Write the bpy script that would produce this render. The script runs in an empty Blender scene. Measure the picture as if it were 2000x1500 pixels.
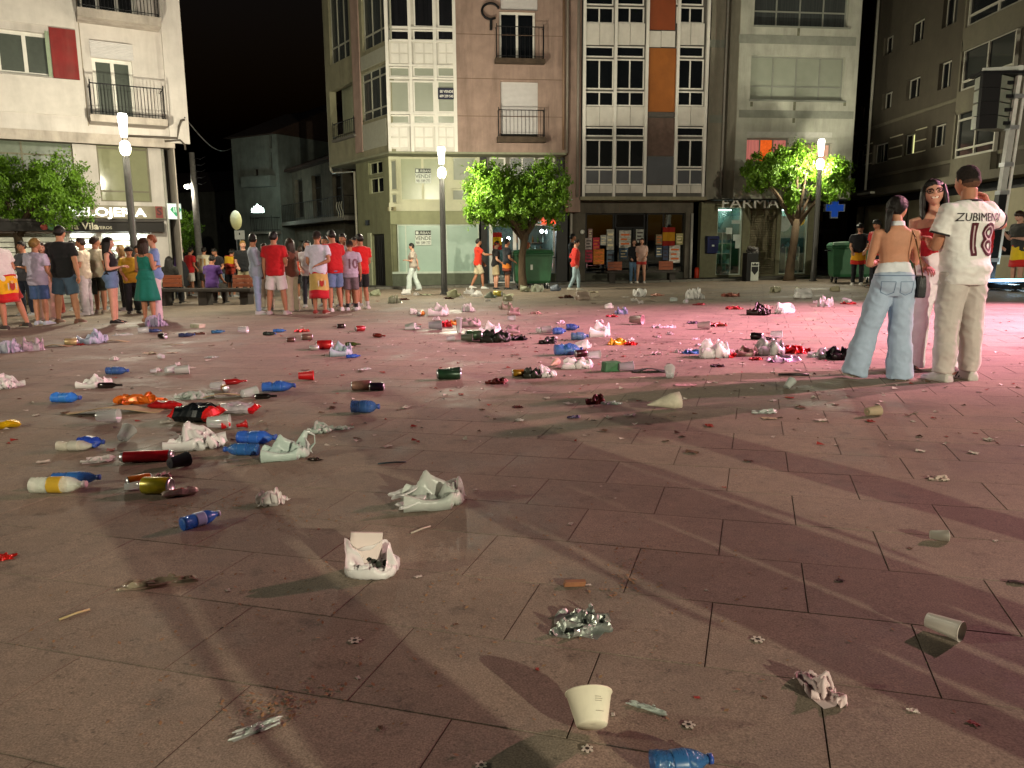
import bpy, bmesh, math, random
import numpy as np
from mathutils import Vector, Matrix, noise
from mathutils.bvhtree import BVHTree
random.seed(7)
R = math.radians
SC = bpy.context.scene
COL = SC.collection

# ------------------------------------------------------------------ camera
FPX, CAMZ = 1502.0, 1.168
PITCH, ROLL = R(10.0), R(0.4)
GA, GB = 0.0159, -0.0097                       # the plaza falls gently to the back and to the left
_fw = Vector((0, math.cos(PITCH), -math.sin(PITCH)))
_u0 = Vector((0, math.sin(PITCH), math.cos(PITCH)))
_rt = Vector((1, 0, 0)) * math.cos(ROLL) - _u0 * math.sin(ROLL)
_up = _u0 * math.cos(ROLL) + Vector((1, 0, 0)) * math.sin(ROLL)
EYE = Vector((0, 0, CAMZ))
cam = bpy.data.objects.new('camera', bpy.data.cameras.new('camera'))
COL.objects.link(cam)
cam.data.sensor_width = 36
cam.data.lens = 36 * FPX / 2000
cam.data.clip_start, cam.data.clip_end = 0.05, 900
cam.matrix_world = Matrix(((_rt.x, _up.x, -_fw.x, 0), (_rt.y, _up.y, -_fw.y, 0), (_rt.z, _up.z, -_fw.z, CAMZ), (0, 0, 0, 1)))
SC.camera = cam

# ------------------------------------------------------------------ night sky, exposure
W = bpy.data.worlds.new('World'); SC.world = W; W.use_nodes = True
_nt = W.node_tree; _bg = _nt.nodes['Background']
_sk = _nt.nodes.new('ShaderNodeTexSky'); _sk.sky_type = 'NISHITA'; _sk.sun_disc = False
_sk.sun_elevation = R(-4.0); _sk.sun_rotation = R(180)
_nt.links.new(_sk.outputs[0], _bg.inputs[0]); _bg.inputs[1].default_value = 0.09
SC.view_settings.view_transform = 'Standard'; SC.view_settings.look = 'None'
SC.view_settings.gamma = 1.0; SC.view_settings.exposure = 1.78
SC.render.engine = 'CYCLES'
SC.cycles.use_denoising = True
SC.cycles.max_bounces = 6; SC.cycles.transparent_max_bounces = 10
SC.cycles.caustics_reflective = False; SC.cycles.caustics_refractive = False
SC.cycles.sample_clamp_indirect = 4.0

# the lights of the place: colours and powers (each is placed in its lamp's builder)
STREET_COL, STREET_W = (1.0, 0.93, 0.70), 1150.0
STAGE_COL = (1.0, 0.33, 0.42)
def point_light(name, loc, col, watt, size=0.08, parent=None):
    l = bpy.data.lights.new(name, 'POINT'); l.color = col; l.energy = watt; l.shadow_soft_size = size
    o = bpy.data.objects.new(name, l); COL.objects.link(o); o.location = loc; o.parent = parent
    return o
def spot_light(name, loc, target, col, watt, deg, blend=0.6, size=0.08, parent=None):
    l = bpy.data.lights.new(name, 'SPOT'); l.color = col; l.energy = watt; l.shadow_soft_size = size
    l.spot_size = R(deg); l.spot_blend = blend
    o = bpy.data.objects.new(name, l); COL.objects.link(o); o.location = loc
    o.rotation_euler = (Vector(target) - Vector(loc)).to_track_quat('-Z', 'Y').to_euler()
    return o

# ------------------------------------------------------------------ helpers
def gz(x, y): return GA * x + GB * y
def ray(px, py): return _fw * FPX + _rt * (px - 1000) - _up * (py - 750)
def G(px, py):
    d = ray(px, py); t = (-CAMZ) / (d.z - GA * d.x - GB * d.y)
    return EYE + d * t
def PR(p):
    q = Vector(p) - EYE; k = q.dot(_fw)
    return 1000 + FPX * q.dot(_rt) / k, 750 - FPX * q.dot(_up) / k
def zat(p, py):                                # height on the vertical through p that lies on image row py
    lo, hi = -2.0, 14.0
    for _ in range(40):
        m = (lo + hi) / 2
        if PR((p[0], p[1], m))[1] > py: lo = m
        else: hi = m
    return lo
def C(h):
    h = h.lstrip('#'); c = [int(h[i:i + 2], 16) / 255 for i in (0, 2, 4)]
    return tuple(x / 12.92 if x < .04045 else ((x + .055) / 1.055) ** 2.4 for x in c)
_MC = {}
def M(name, col='#808080', rough=.6, metal=0., var=.12, scale=6., bump=0., bscale=None, spec=.4, trans=0., emit=None, es=0.,
      rand=0., dirt=0., dscale=1.2, dcol='#2a241c', stretch=None, sheen=0., sss=0., ior=1.45, transl=0., alpha=None, wave=None, coat=0.):
    if name in _MC: return _MC[name]
    m = bpy.data.materials.new(name); m.use_nodes = True; _MC[name] = m
    nt = m.node_tree; N = nt.nodes; L = nt.links; b = N['Principled BSDF']
    c = C(col) if isinstance(col, str) else col
    b.inputs['Roughness'].default_value = rough; b.inputs['Metallic'].default_value = metal
    b.inputs['Specular IOR Level'].default_value = spec; b.inputs['IOR'].default_value = ior
    if trans: b.inputs['Transmission Weight'].default_value = trans
    if sheen: b.inputs['Sheen Weight'].default_value = sheen
    if coat: b.inputs['Coat Weight'].default_value = coat
    if sss:
        b.inputs['Subsurface Weight'].default_value = sss; b.inputs['Subsurface Radius'].default_value = (1, .4, .25); b.inputs['Subsurface Scale'].default_value = .01
    if emit:
        b.inputs['Emission Color'].default_value = (*(C(emit) if isinstance(emit, str) else emit), 1); b.inputs['Emission Strength'].default_value = es
    tc = N.new('ShaderNodeTexCoord'); vec = tc.outputs['Object']
    if stretch:
        mp = N.new('ShaderNodeMapping'); mp.inputs['Scale'].default_value = stretch; L.new(vec, mp.inputs[0]); vec = mp.outputs[0]
    no = N.new('ShaderNodeTexNoise'); no.inputs['Scale'].default_value = scale; no.inputs['Detail'].default_value = 6; no.inputs['Roughness'].default_value = .6
    L.new(vec, no.inputs['Vector'])
    rm = N.new('ShaderNodeMapRange'); rm.inputs[1].default_value = .25; rm.inputs[2].default_value = .75
    rm.inputs[3].default_value = 1 - var * 1.4; rm.inputs[4].default_value = 1 + var
    L.new(no.outputs[0], rm.inputs[0]); val = rm.outputs[0]
    if rand:
        oi = N.new('ShaderNodeObjectInfo'); r2 = N.new('ShaderNodeMapRange'); r2.inputs[3].default_value = 1 - rand; r2.inputs[4].default_value = 1 + rand
        L.new(oi.outputs['Random'], r2.inputs[0]); mu = N.new('ShaderNodeMath'); mu.operation = 'MULTIPLY'
        L.new(val, mu.inputs[0]); L.new(r2.outputs[0], mu.inputs[1]); val = mu.outputs[0]
    vm = N.new('ShaderNodeVectorMath'); vm.operation = 'SCALE'; vm.inputs[0].default_value = c; L.new(val, vm.inputs['Scale'])
    out = vm.outputs[0]
    if dirt:
        n2 = N.new('ShaderNodeTexNoise'); n2.inputs['Scale'].default_value = dscale; n2.inputs['Detail'].default_value = 8; n2.inputs['Roughness'].default_value = .7
        mp2 = N.new('ShaderNodeMapping'); mp2.inputs['Scale'].default_value = (1.7, 1.7, .25); L.new(tc.outputs['Object'], mp2.inputs[0]); L.new(mp2.outputs[0], n2.inputs['Vector'])
        r3 = N.new('ShaderNodeMapRange'); r3.inputs[1].default_value = .45; r3.inputs[2].default_value = .78; r3.inputs[3].default_value = 0; r3.inputs[4].default_value = dirt
        L.new(n2.outputs[0], r3.inputs[0]); mx = N.new('ShaderNodeMix'); mx.data_type = 'RGBA'
        L.new(r3.outputs[0], mx.inputs[0]); L.new(out, mx.inputs[6]); mx.inputs[7].default_value = (*C(dcol), 1); out = mx.outputs[2]
    L.new(out, b.inputs['Base Color'])
    if bump or wave:
        bp = N.new('ShaderNodeBump'); bp.inputs['Distance'].default_value = .02
        if wave:
            wv = N.new('ShaderNodeTexWave'); wv.bands_direction = wave[0]; wv.inputs['Scale'].default_value = wave[1]; wv.inputs['Distortion'].default_value = wave[3] if len(wave) > 3 else 0
            L.new(tc.outputs['Object'], wv.inputs['Vector']); L.new(wv.outputs['Fac'], bp.inputs['Height']); bp.inputs['Strength'].default_value = wave[2]
        else:
            n3 = N.new('ShaderNodeTexNoise'); n3.inputs['Scale'].default_value = bscale or scale * 4; n3.inputs['Detail'].default_value = 5
            L.new(vec, n3.inputs['Vector']); L.new(n3.outputs[0], bp.inputs['Height']); bp.inputs['Strength'].default_value = bump
        L.new(bp.outputs[0], b.inputs['Normal'])
    if transl or alpha is not None:
        o = N['Material Output']; ms = N.new('ShaderNodeMixShader')
        if transl:
            t = N.new('ShaderNodeBsdfTranslucent'); L.new(out, t.inputs[0]); ms.inputs[0].default_value = transl
            L.new(b.outputs[0], ms.inputs[1]); L.new(t.outputs[0], ms.inputs[2]); s = ms.outputs[0]
        else: s = b.outputs[0]
        if alpha is not None:
            m2 = N.new('ShaderNodeMixShader'); t2 = N.new('ShaderNodeBsdfTransparent'); m2.inputs[0].default_value = alpha
            t2.inputs[0].default_value = (*[min(1, x ** .5 + .1) for x in c], 1)
            L.new(t2.outputs[0], m2.inputs[1]); L.new(s, m2.inputs[2]); s = m2.outputs[0]
        L.new(s, o.inputs[0])
    return m

def T(o, label=None, cat=None, group=None, kind=None):
    if label: o['label'] = label
    if cat: o['category'] = cat
    if group: o['group'] = group
    if kind: o['kind'] = kind
    return o
def E(name, loc=(0, 0, 0), rz=0., label=None, cat=None, group=None, kind=None, parent=None):
    o = bpy.data.objects.new(name, None); COL.objects.link(o); o.location = loc; o.rotation_euler = (0, 0, rz); o.parent = parent
    o.empty_display_size = .1
    return T(o, label, cat, group, kind)
def basis(d):
    d = Vector(d).normalized(); a = Vector((0, 0, 1)) if abs(d.z) < .9 else Vector((0, 1, 0))
    x = a.cross(d).normalized(); return x, d.cross(x), d
class MB:
    def __init__(s): s.v, s.f, s.m, s.cur = [], [], [], 0
    def add(s, vs, fs, mi=None):
        k = len(s.v); s.v += [tuple(p) for p in vs]; s.f += [tuple(i + k for i in q) for q in fs]
        s.m += [s.cur if mi is None else mi] * len(fs); return s
    def box(s, x0, x1, y0, y1, z0, z1, mi=None):
        v = [(x, y, z) for z in (z0, z1) for x, y in ((x0, y0), (x1, y0), (x1, y1), (x0, y1))]
        return s.add(v, [(3, 2, 1, 0), (4, 5, 6, 7), (0, 1, 5, 4), (1, 2, 6, 5), (2, 3, 7, 6), (3, 0, 4, 7)], mi)
    def loft(s, rings, cap=True, mi=None, closed=True):
        n = len(rings[0]); v = [p for r in rings for p in r]; f = []
        for i in range(len(rings) - 1):
            for j in range(n if closed else n - 1):
                a, b = i * n + j, i * n + (j + 1) % n; f.append((a, b, b + n, a + n))
        if cap and closed:
            f.append(tuple(range(n - 1, -1, -1))); f.append(tuple((len(rings) - 1) * n + j for j in range(n)))
        return s.add(v, f, mi)
    def tube(s, pts, r, n=8, cap=True, mi=None, flat=1.):
        pts = [Vector(p) for p in pts]; rr = r if isinstance(r, (list, tuple)) else [r] * len(pts); rings = []
        px = None
        for i, p in enumerate(pts):
            d = (pts[min(i + 1, len(pts) - 1)] - pts[max(i - 1, 0)])
            x, y, z = basis(d)
            if px is not None:
                x = (px - z * px.dot(z)).normalized(); y = z.cross(x)
            px = x
            rings.append([p + x * math.cos(2 * math.pi * j / n) * rr[i] + y * math.sin(2 * math.pi * j / n) * rr[i] * flat for j in range(n)])
        return s.loft(rings, cap, mi)
    def lathe(s, prof, n=16, mat=None, mi=None, cap=True):
        mat = mat or Matrix()
        return s.loft([[mat @ Vector((r * math.cos(2 * math.pi * j / n), r * math.sin(2 * math.pi * j / n), z)) for j in range(n)] for r, z in prof], cap, mi)
    def prism(s, poly, y0, y1, mi=None):        # polygon in x,z extruded along y
        n = len(poly); v = [(x, y0, z) for x, z in poly] + [(x, y1, z) for x, z in poly]
        return s.add(v, [tuple(range(n)), tuple(range(2 * n - 1, n - 1, -1))] + [((i + 1) % n, i, i + n, (i + 1) % n + n) for i in range(n)], mi)
    def mesh(s, name, mats, smooth=False):
        me = bpy.data.meshes.new(name); me.from_pydata([tuple(p) for p in s.v], [], s.f)
        for m in (mats if isinstance(mats, (list, tuple)) else [mats]): me.materials.append(m)
        if isinstance(mats, (list, tuple)) and len(mats) > 1: me.polygons.foreach_set('material_index', s.m)
        if smooth: me.polygons.foreach_set('use_smooth', [True] * len(me.polygons))
        me.update(); return me
    def build(s, name, mats, parent=None, smooth=False, loc=None, rz=0., label=None, cat=None, group=None, kind=None):
        return O(name, s.mesh(name, mats, smooth), parent, loc, rz, label, cat, group, kind)
def O(name, me, parent=None, loc=None, rz=0., label=None, cat=None, group=None, kind=None):
    o = bpy.data.objects.new(name, me); COL.objects.link(o); o.parent = parent
    if loc is not None: o.location = loc
    if rz: o.rotation_euler = (0, 0, rz)
    return T(o, label, cat, group, kind)
def bevel(o, w=.01, seg=2):
    b = o.modifiers.new('bevel', 'BEVEL'); b.width = w; b.segments = seg; b.limit_method = 'ANGLE'; return o
_TS = bpy.data.scenes.new('tmp_remesh')
def text_mesh(txt, size, depth=.004, font_scale=1., align='CENTER', bold=0., shear=0.):
    cu = bpy.data.curves.new('lettering', 'FONT'); cu.body = txt; cu.size = size; cu.extrude = depth; cu.align_x = align; cu.align_y = 'CENTER'; cu.offset = bold; cu.resolution_u = 3; cu.shear = shear
    ob = bpy.data.objects.new('lettering', cu); _TS.collection.objects.link(ob)
    vl = _TS.view_layers[0]; vl.update(); dg = vl.depsgraph
    me = bpy.data.meshes.new_from_object(ob.evaluated_get(dg)); bpy.data.objects.remove(ob); bpy.data.curves.remove(cu)
    return me
def letter(txt, size, parent, x, y, z, mat, depth=.006, sx=1., bold=0., rot=0., name='lettering', align='CENTER'):
    me = text_mesh(txt, size, depth, bold=bold, align=align); me.materials.clear(); me.materials.append(mat)
    o = O(name, me, parent); o.location = (x, y, z); o.rotation_euler = (R(90), 0, rot); o.scale = (sx, 1, 1)
    return o
def copy_tree(o, parent=None):
    c = o.copy(); COL.objects.link(c); c.parent = parent
    for ch in list(o.children):
        if ch.type == 'LIGHT': continue
        copy_tree(ch, c)
    return c
# ------------------------------------------------------------------ ground
SLAB, ROW, PANG = .604, .426, R(-17.5)
def paving_mat():
    m = bpy.data.materials.new('paving'); m.use_nodes = True; nt = m.node_tree; N = nt.nodes; L = nt.links; b = N['Principled BSDF']
    g = N.new('ShaderNodeNewGeometry'); pos = g.outputs['Position']
    def nz(scale, det=6, rough=.6):
        n = N.new('ShaderNodeTexNoise'); n.inputs['Scale'].default_value = scale; n.inputs['Detail'].default_value = det; n.inputs['Roughness'].default_value = rough
        L.new(pos, n.inputs['Vector']); return n.outputs[0]
    def mr(src, a, b_, c, d):
        r = N.new('ShaderNodeMapRange'); r.inputs[1].default_value = a; r.inputs[2].default_value = b_; r.inputs[3].default_value = c; r.inputs[4].default_value = d
        L.new(src, r.inputs[0]); return r.outputs[0]
    def mul(a, c):
        q = N.new('ShaderNodeMath'); q.operation = 'MULTIPLY'; L.new(a, q.inputs[0])
        if isinstance(c, float): q.inputs[1].default_value = c
        else: L.new(c, q.inputs[1])
        return q.outputs[0]
    speck = mr(nz(190, 2), .3, .7, .62, 1.42)
    mid = mr(nz(22, 6), .3, .7, .88, 1.1)
    big = mr(nz(.9, 7, .65), .3, .7, .8, 1.16)
    spots = mul(mr(nz(5.5, 5, .7), .58, .72, 1., .5), mul(mr(nz(.55, 8, .72), .52, .68, 1., .62), mr(nz(38, 3, .5), .66, .72, 1., .62)))
    oi = N.new('ShaderNodeObjectInfo'); rnd = mr(oi.outputs['Random'], 0, 1, .93, 1.07)
    mp = N.new('ShaderNodeMapping'); mp.vector_type = 'TEXTURE'; mp.inputs['Rotation'].default_value = (0, 0, PANG)
    mp.inputs['Location'].default_value = (.213 * math.cos(PANG) - 2.09 * math.sin(PANG), .213 * math.sin(PANG) + 2.09 * math.cos(PANG), 0)
    L.new(pos, mp.inputs[0]); bt = N.new('ShaderNodeTexBrick'); L.new(mp.outputs[0], bt.inputs['Vector']); bt.inputs['Scale'].default_value = 1
    bt.inputs['Brick Width'].default_value = SLAB; bt.inputs['Row Height'].default_value = ROW; bt.inputs['Mortar Size'].default_value = .011; bt.inputs['Mortar Smooth'].default_value = 1.
    bt.inputs['Color1'].default_value = (.9, .9, .9, 1); bt.inputs['Color2'].default_value = (1.1, 1.1, 1.1, 1); bt.inputs['Mortar'].default_value = (.72, .72, .72, 1)
    edge = N.new('ShaderNodeMix'); edge.data_type = 'FLOAT'; L.new(mr(nz(3.1, 5, .7), .4, .6, .15, .95), edge.inputs[0]); edge.inputs[2].default_value = 1.; L.new(bt.outputs['Color'], edge.inputs[3])
    val = mul(mul(mul(mul(speck, mid), mul(big, spots)), rnd), edge.outputs[0])
    mx = N.new('ShaderNodeMix'); mx.data_type = 'RGBA'; mx.inputs[6].default_value = (.235, .175, .122, 1); mx.inputs[7].default_value = (.19, .155, .125, 1)
    L.new(nz(2.2), mx.inputs[0])
    vm = N.new('ShaderNodeVectorMath'); vm.operation = 'SCALE'; L.new(mx.outputs[2], vm.inputs[0]); L.new(val, vm.inputs['Scale']); L.new(vm.outputs[0], b.inputs['Base Color'])
    L.new(mr(nz(.55, 8, .72), .5, .68, .8, .42), b.inputs['Roughness']); b.inputs['Specular IOR Level'].default_value = .35
    bp = N.new('ShaderNodeBump'); bp.inputs['Strength'].default_value = .35; bp.inputs['Distance'].default_value = .004
    L.new(nz(150, 3), bp.inputs['Height']); L.new(bp.outputs[0], b.inputs['Normal'])
    return m
PAVE = paving_mat()
GROUT = M('grout', '#584838', .95, var=.4, scale=30)
DIRT = M('dirt', '#4a4038', .9, var=.3, scale=3)
def ground_sheet(name, x0, x1, y0, y1, dz, mat, kind='structure', n=1):
    mb = MB(); mb.add([(x, y, gz(x, y) + dz) for x, y in ((x0, y0), (x1, y0), (x1, y1), (x0, y1))], [(0, 1, 2, 3)])
    return mb.build(name, mat, kind=kind)
ground = ground_sheet('ground', -300, 300, -200, 420, -.0035, GROUT)
_ca, _sa = math.cos(PANG), math.sin(PANG)
U3 = Vector((_ca, _sa, GA * _ca + GB * _sa)).normalized(); V3 = Vector((-_sa, _ca, -GA * _sa + GB * _ca)).normalized(); N3 = U3.cross(V3)
def slab_geo():
    a, b, bv = SLAB / 2 - .002, ROW / 2 - .002, .0005
    v = [(sx * (a - bv), sy * (b - bv), 0) for sx, sy in ((-1, -1), (1, -1), (1, 1), (-1, 1))] + [(sx * a, sy * b, -bv) for sx, sy in ((-1, -1), (1, -1), (1, 1), (-1, 1))] + [(sx * a, sy * b, -.04) for sx, sy in ((-1, -1), (1, -1), (1, 1), (-1, 1))]
    f = [(0, 1, 2, 3)] + [(i, i + 4, (i + 1) % 4 + 4, (i + 1) % 4) for i in range(4)] + [(i + 4, i + 8, (i + 1) % 4 + 8, (i + 1) % 4 + 4) for i in range(4)]
    return v, f
def plaza():
    sv, sf = slab_geo(); mb0 = MB(); mb0.add(sv, sf); me = mb0.mesh('slab', PAVE)
    rnd = random.Random(3); near, far = [], []
    for k in range(-9, 96):
        vc = 2.09 + ROW * (k + .5); off = .213 if k % 2 else .213 + SLAB / 2
        for j in range(-62, 50):
            uc = off + SLAB * (j + .5); x, y = uc * _ca - vc * _sa, uc * _sa + vc * _ca
            if y > 37 or y < -2.5 or abs(x) > .8 * max(y, 0) + 4.5: continue
            vis = y > 1.3 and abs(x) < .69 * y + .5
            (near if vis else far).append((x * x + y * y, x, y))
    near.sort(); far += near[300:]; near = near[:300]
    Q = Matrix((U3, V3, N3)).transposed().to_4x4()
    def mat(x, y):
        t = Matrix.Rotation(rnd.gauss(0, .0006), 4, 'X') @ Matrix.Rotation(rnd.gauss(0, .0006), 4, 'Y')
        return Matrix.Translation((x, y, gz(x, y) + rnd.uniform(-.0006, .0006))) @ Q @ t
    for _, x, y in near:
        o = O('paving_slab', me, ground); o.matrix_local = mat(x, y)
    mb = MB()
    for _, x, y in far:
        q = mat(x, y); mb.add([q @ Vector(p) for p in sv], sf)
    mb.build('paving_slab_field', PAVE, ground, kind='stuff')
plaza()
ASPH = M('asphalt', '#3a3836', .85, var=.25, scale=40, bump=.3)
mb = MB(); mb.add([(x, y, gz(x, y) + .006) for x, y in ((-40, 38), (-9.6, 38), (-16, 120), (-60, 120))], [(0, 1, 2, 3)]); mb.build('street', ASPH, kind='structure')
# kerb in front of the shops and the raised pavement behind it
STONE = M('granite', '#6b6860', .8, var=.2, scale=25, bump=.3, dirt=.4)
def pavement():
    p = [(-8.4, 30.5), (8, 31.2), (15.2, 31.4), (15.2, 46), (-14, 46)]
    mb = MB(); n = len(p)
    mb.add([(x, y, gz(x, y) + .07) for x, y in p] + [(x, y, gz(x, y) - .1) for x, y in p], [tuple(range(n))] + [((i + 1) % n, i, i + n, (i + 1) % n + n) for i in range(n)])
    o = mb.build('pavement', M('pavement', '#57534b', .8, var=.25, scale=12, bump=.2, dirt=.4), kind='structure')
    rnd = random.Random(5)
    for i in range(23):
        t0, t1 = i / 23, (i + 1) / 23; x0, x1 = -8.4 + 23.6 * t0 + .01, -8.4 + 23.6 * t1 - .01
        y = 30.36 + .9 * min(1, (t0) * 1.2); k = MB(); k.box(x0, x1, y - .08, y + .1, 0, .2)
        k.build('kerb_stone', STONE, o, loc=(0, 0, gz((x0 + x1) / 2, y) - .12 + rnd.uniform(-.004, .004)))
pavement()

# ------------------------------------------------------------------ shared materials
POLE = M('lamp_pole_paint', '#4b4a48', .45, metal=.3, var=.15, scale=9, bump=.1)
DARKM = M('dark_iron', '#17171a', .5, metal=.5, var=.2)
ALU = M('aluminium', '#b9babd', .35, metal=.9, var=.1)
WHITEP = M('white_frame', '#d9d6cf', .45, var=.06, scale=5, dirt=.15)
WHITEB = M('white_panel', '#c9c5bd', .5, var=.08, scale=3, dirt=.22)
def glow(name, col, s, tr=.5):
    if name in _MC: return _MC[name]
    m = bpy.data.materials.new(name); m.use_nodes = True; nt = m.node_tree; N = nt.nodes; L = nt.links
    N.remove(N['Principled BSDF']); e = N.new('ShaderNodeEmission'); e.inputs[0].default_value = (*col, 1); e.inputs[1].default_value = s
    t = N.new('ShaderNodeBsdfTransparent'); x = N.new('ShaderNodeMixShader'); x.inputs[0].default_value = 1 - tr
    L.new(t.outputs[0], x.inputs[1]); L.new(e.outputs[0], x.inputs[2]); L.new(x.outputs[0], N['Material Output'].inputs[0]); _MC[name] = m
    return m
BULB = glow('lamp_bulb', (1, .93, .62), 9, .3)
TUBEG = glow('lamp_reflector_glass', (1, .97, .82), 3.2, .35)
def glassmat(name, tint=(.9, .95, .93), refl=.12, rough=.02):
    if name in _MC: return _MC[name]
    m = bpy.data.materials.new(name); m.use_nodes = True; nt = m.node_tree; N = nt.nodes; L = nt.links
    N.remove(N['Principled BSDF']); g = N.new('ShaderNodeBsdfGlossy'); g.inputs['Roughness'].default_value = rough
    t = N.new('ShaderNodeBsdfTransparent'); t.inputs[0].default_value = (*tint, 1); x = N.new('ShaderNodeMixShader')
    lw = N.new('ShaderNodeFresnel'); lw.inputs[0].default_value = 1.5; ad = N.new('ShaderNodeMath'); ad.inputs[1].default_value = refl
    L.new(lw.outputs[0], ad.inputs[0]); L.new(ad.outputs[0], x.inputs[0]); L.new(t.outputs[0], x.inputs[1]); L.new(g.outputs[0], x.inputs[2])
    L.new(x.outputs[0], N['Material Output'].inputs[0]); _MC[name] = m
    return m
GLASS = glassmat('shop_glass')

# ------------------------------------------------------------------ street lamps
def street_lamp(p, h, label, watt=STREET_W):
    r = E('street_lamp', (p[0], p[1], gz(p[0], p[1])), 0, label, 'street lamp', 'street lamps round the plaza')
    MB().lathe([(.15, -.05), (.15, .03), (.105, .05), (.105, .4), (.098, .42), (.085, .79 * h), (.07, .8 * h)], 18).build('pole', POLE, r, True)
    MB().lathe([(.13, 0), (.13, .025), (.05, .025)], 18).build('base_plate', DARKM, r)
    MB().lathe([(.055, .79 * h), (.115, .807 * h), (.135, .83 * h), (.115, .853 * h), (.055, .866 * h)], 16).build('bulb', BULB, r, True)
    g = MB().lathe([(.075, .885 * h), (.085, .9 * h), (.118, .985 * h), (.1, h)], 16).build('reflector_glass', TUBEG, r, True)
    m = MB()
    for i in range(3):
        a = i * 2.094 + .4; m.tube([(.07 * math.cos(a), .07 * math.sin(a), .79 * h), (.075 * math.cos(a), .075 * math.sin(a), .89 * h), (.12 * math.cos(a), .12 * math.sin(a), .985 * h)], .008, 5)
    m.build('rod', DARKM, r)
    MB().lathe([(.02, h + .002), (.105, h + .002), (.1, h + .02), (.02, h + .03)], 16).build('cap', DARKM, r)
    point_light('lamp_light', (0, 0, .83 * h), STREET_COL, watt, .1, r)
    return r
pc, prr, pl = G(868, 575), G(1588, 549), G(273, 604)
street_lamp(pc, zat(pc, 287) - pc.z, 'lit street lamp in front of the empty shop with the sale signs', 1900.0)
street_lamp(prr, zat(prr, 272) - prr.z, 'lit street lamp beside the pharmacy, its pole crossing the tree crown', 1000.0)
street_lamp(pl, zat(pl, 222) - pl.z, 'lit street lamp before the jeweller, rising from the crowd', 1350.0)
street_lamp((-13.5, 1.2), 5.4, 'street lamp at the left of the photographer, outside the picture', 3400.0)
street_lamp((11.3, -14.1), 6.6, 'street lamp behind the photographer, outside the picture', 20000.0)

# ------------------------------------------------------------------ trees
BARK = M('bark', '#4a3c2c', .9, var=.35, scale=14, bump=.8, stretch=(1, 1, .3))
LEAFM = M('leaves', '#5f8420', .5, var=.35, scale=3, transl=.35, spec=.5)
def tree(p, trunk_top, lobes, n, label, limbs=5, seed=1, tr=.16, lean=(0, 0), lsize=.108):
    rnd = random.Random(seed); r = E('tree', (p[0], p[1], gz(p[0], p[1])), 0, label, 'tree', 'clipped trees on the plaza')
    pts = [Vector((lean[0] * t * t + math.sin(t * 5 + seed) * .04, lean[1] * t * t, trunk_top * t)) for t in (0, .08, .3, .6, 1)]
    MB().tube(pts, [tr * 1.5, tr * 1.1, tr * .95, tr * .85, tr * .8], 12).build('trunk', BARK, r, True)
    mb = MB()
    for (cx, cy, cz, rx, ry, rz_) in lobes:
        for i in range(limbs):
            e = Vector((cx, cy, cz)) + Vector((rnd.uniform(-.6, .6) * rx, rnd.uniform(-.6, .6) * ry, rnd.uniform(-.2, .5) * rz_))
            b = pts[-1] - Vector((0, 0, rnd.uniform(.05, .4))); mid = b.lerp(e, .5) + Vector((rnd.uniform(-.1, .1), rnd.uniform(-.1, .1), .12))
            mb.tube([b, mid, e], [tr * .45, tr * .3, tr * .1], 6)
    mb.build('limb', BARK, r, True)
    V, F = [], []; per = n // len(lobes)
    for (cx, cy, cz, rx, ry, rz_) in lobes:
        cl = []
        for i in range(140):
            d = Vector((rnd.gauss(0, 1), rnd.gauss(0, 1), rnd.gauss(0, 1))).normalized(); k = rnd.uniform(.35, 1.0) * (1 + .16 * noise.noise(d * 2.3 + Vector((seed, 0, 0))))
            cl.append((Vector((cx + d.x * rx * k, cy + d.y * ry * k, cz + d.z * rz_ * k)), d, rnd.uniform(.12, .26) * min(rx, rz_)))
        for i in range(per):
            c, d, cr = rnd.choice(cl); o = Vector((rnd.gauss(0, 1), rnd.gauss(0, 1), rnd.gauss(0, 1))) * cr * .55; q = c + o
            nrm = (d + Vector((rnd.gauss(0, .7), rnd.gauss(0, .7), rnd.gauss(.2, .7)))).normalized()
            a = nrm.cross(Vector((rnd.gauss(0, 1), rnd.gauss(0, 1), -1.2))).normalized(); b = nrm.cross(a)
            if b.z > 0: b = -b
            s = lsize * rnd.uniform(.6, 1.3); k = len(V)
            V += [q - b * s * .5, q + a * s * .28 + nrm * s * .06, q + b * s * .6 - nrm * s * .12, q - a * s * .28 + nrm * s * .06]; F += [(k, k + 1, k + 2), (k, k + 2, k + 3)]
    mb = MB(); mb.add(V, F); mb.build('crown', LEAFM, r, False)
    return r
def local(p, px, py, dy=0.):                   # lobe centre from a pixel at the trunk's depth (+dy)
    d = ray(px, py); t = (p[1] + dy) / d.y; q = EYE + d * t
    return q.x - p[0], dy, q.z - gz(p[0], p[1])
t1 = G(1020, 566)
s1 = t1[1] / FPX
def lobe(p, px, py, wpx, hpx, dy=0., depth=None):
    s = p[1] / FPX; a = local(p, px, py, dy); return (*a, wpx * s, (depth or wpx) * s, hpx * s)
tree(t1, 1.95, [lobe(t1, 948, 378, 44, 62, -.5), lobe(t1, 1010, 378, 52, 58, .3), lobe(t1, 1068, 382, 46, 66, 0), lobe(t1, 1005, 408, 76, 38, 0)], 30000, 'clipped green tree standing behind the dumpster before the bar', seed=2, tr=.14, lean=(.1, 0))
t2 = G(1543, 548)
tree(t2, 2.3, [lobe(t2, 1492, 338, 44, 36, .3), lobe(t2, 1548, 322, 48, 44, 0.2), lobe(t2, 1624, 352, 38, 46, -.3), lobe(t2, 1546, 390, 16, 28, 0)], 30000, 'clipped green tree in front of the pharmacy', limbs=3, seed=4, tr=.17, lean=(.1, 0))
t3 = G(52, 596)
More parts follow.
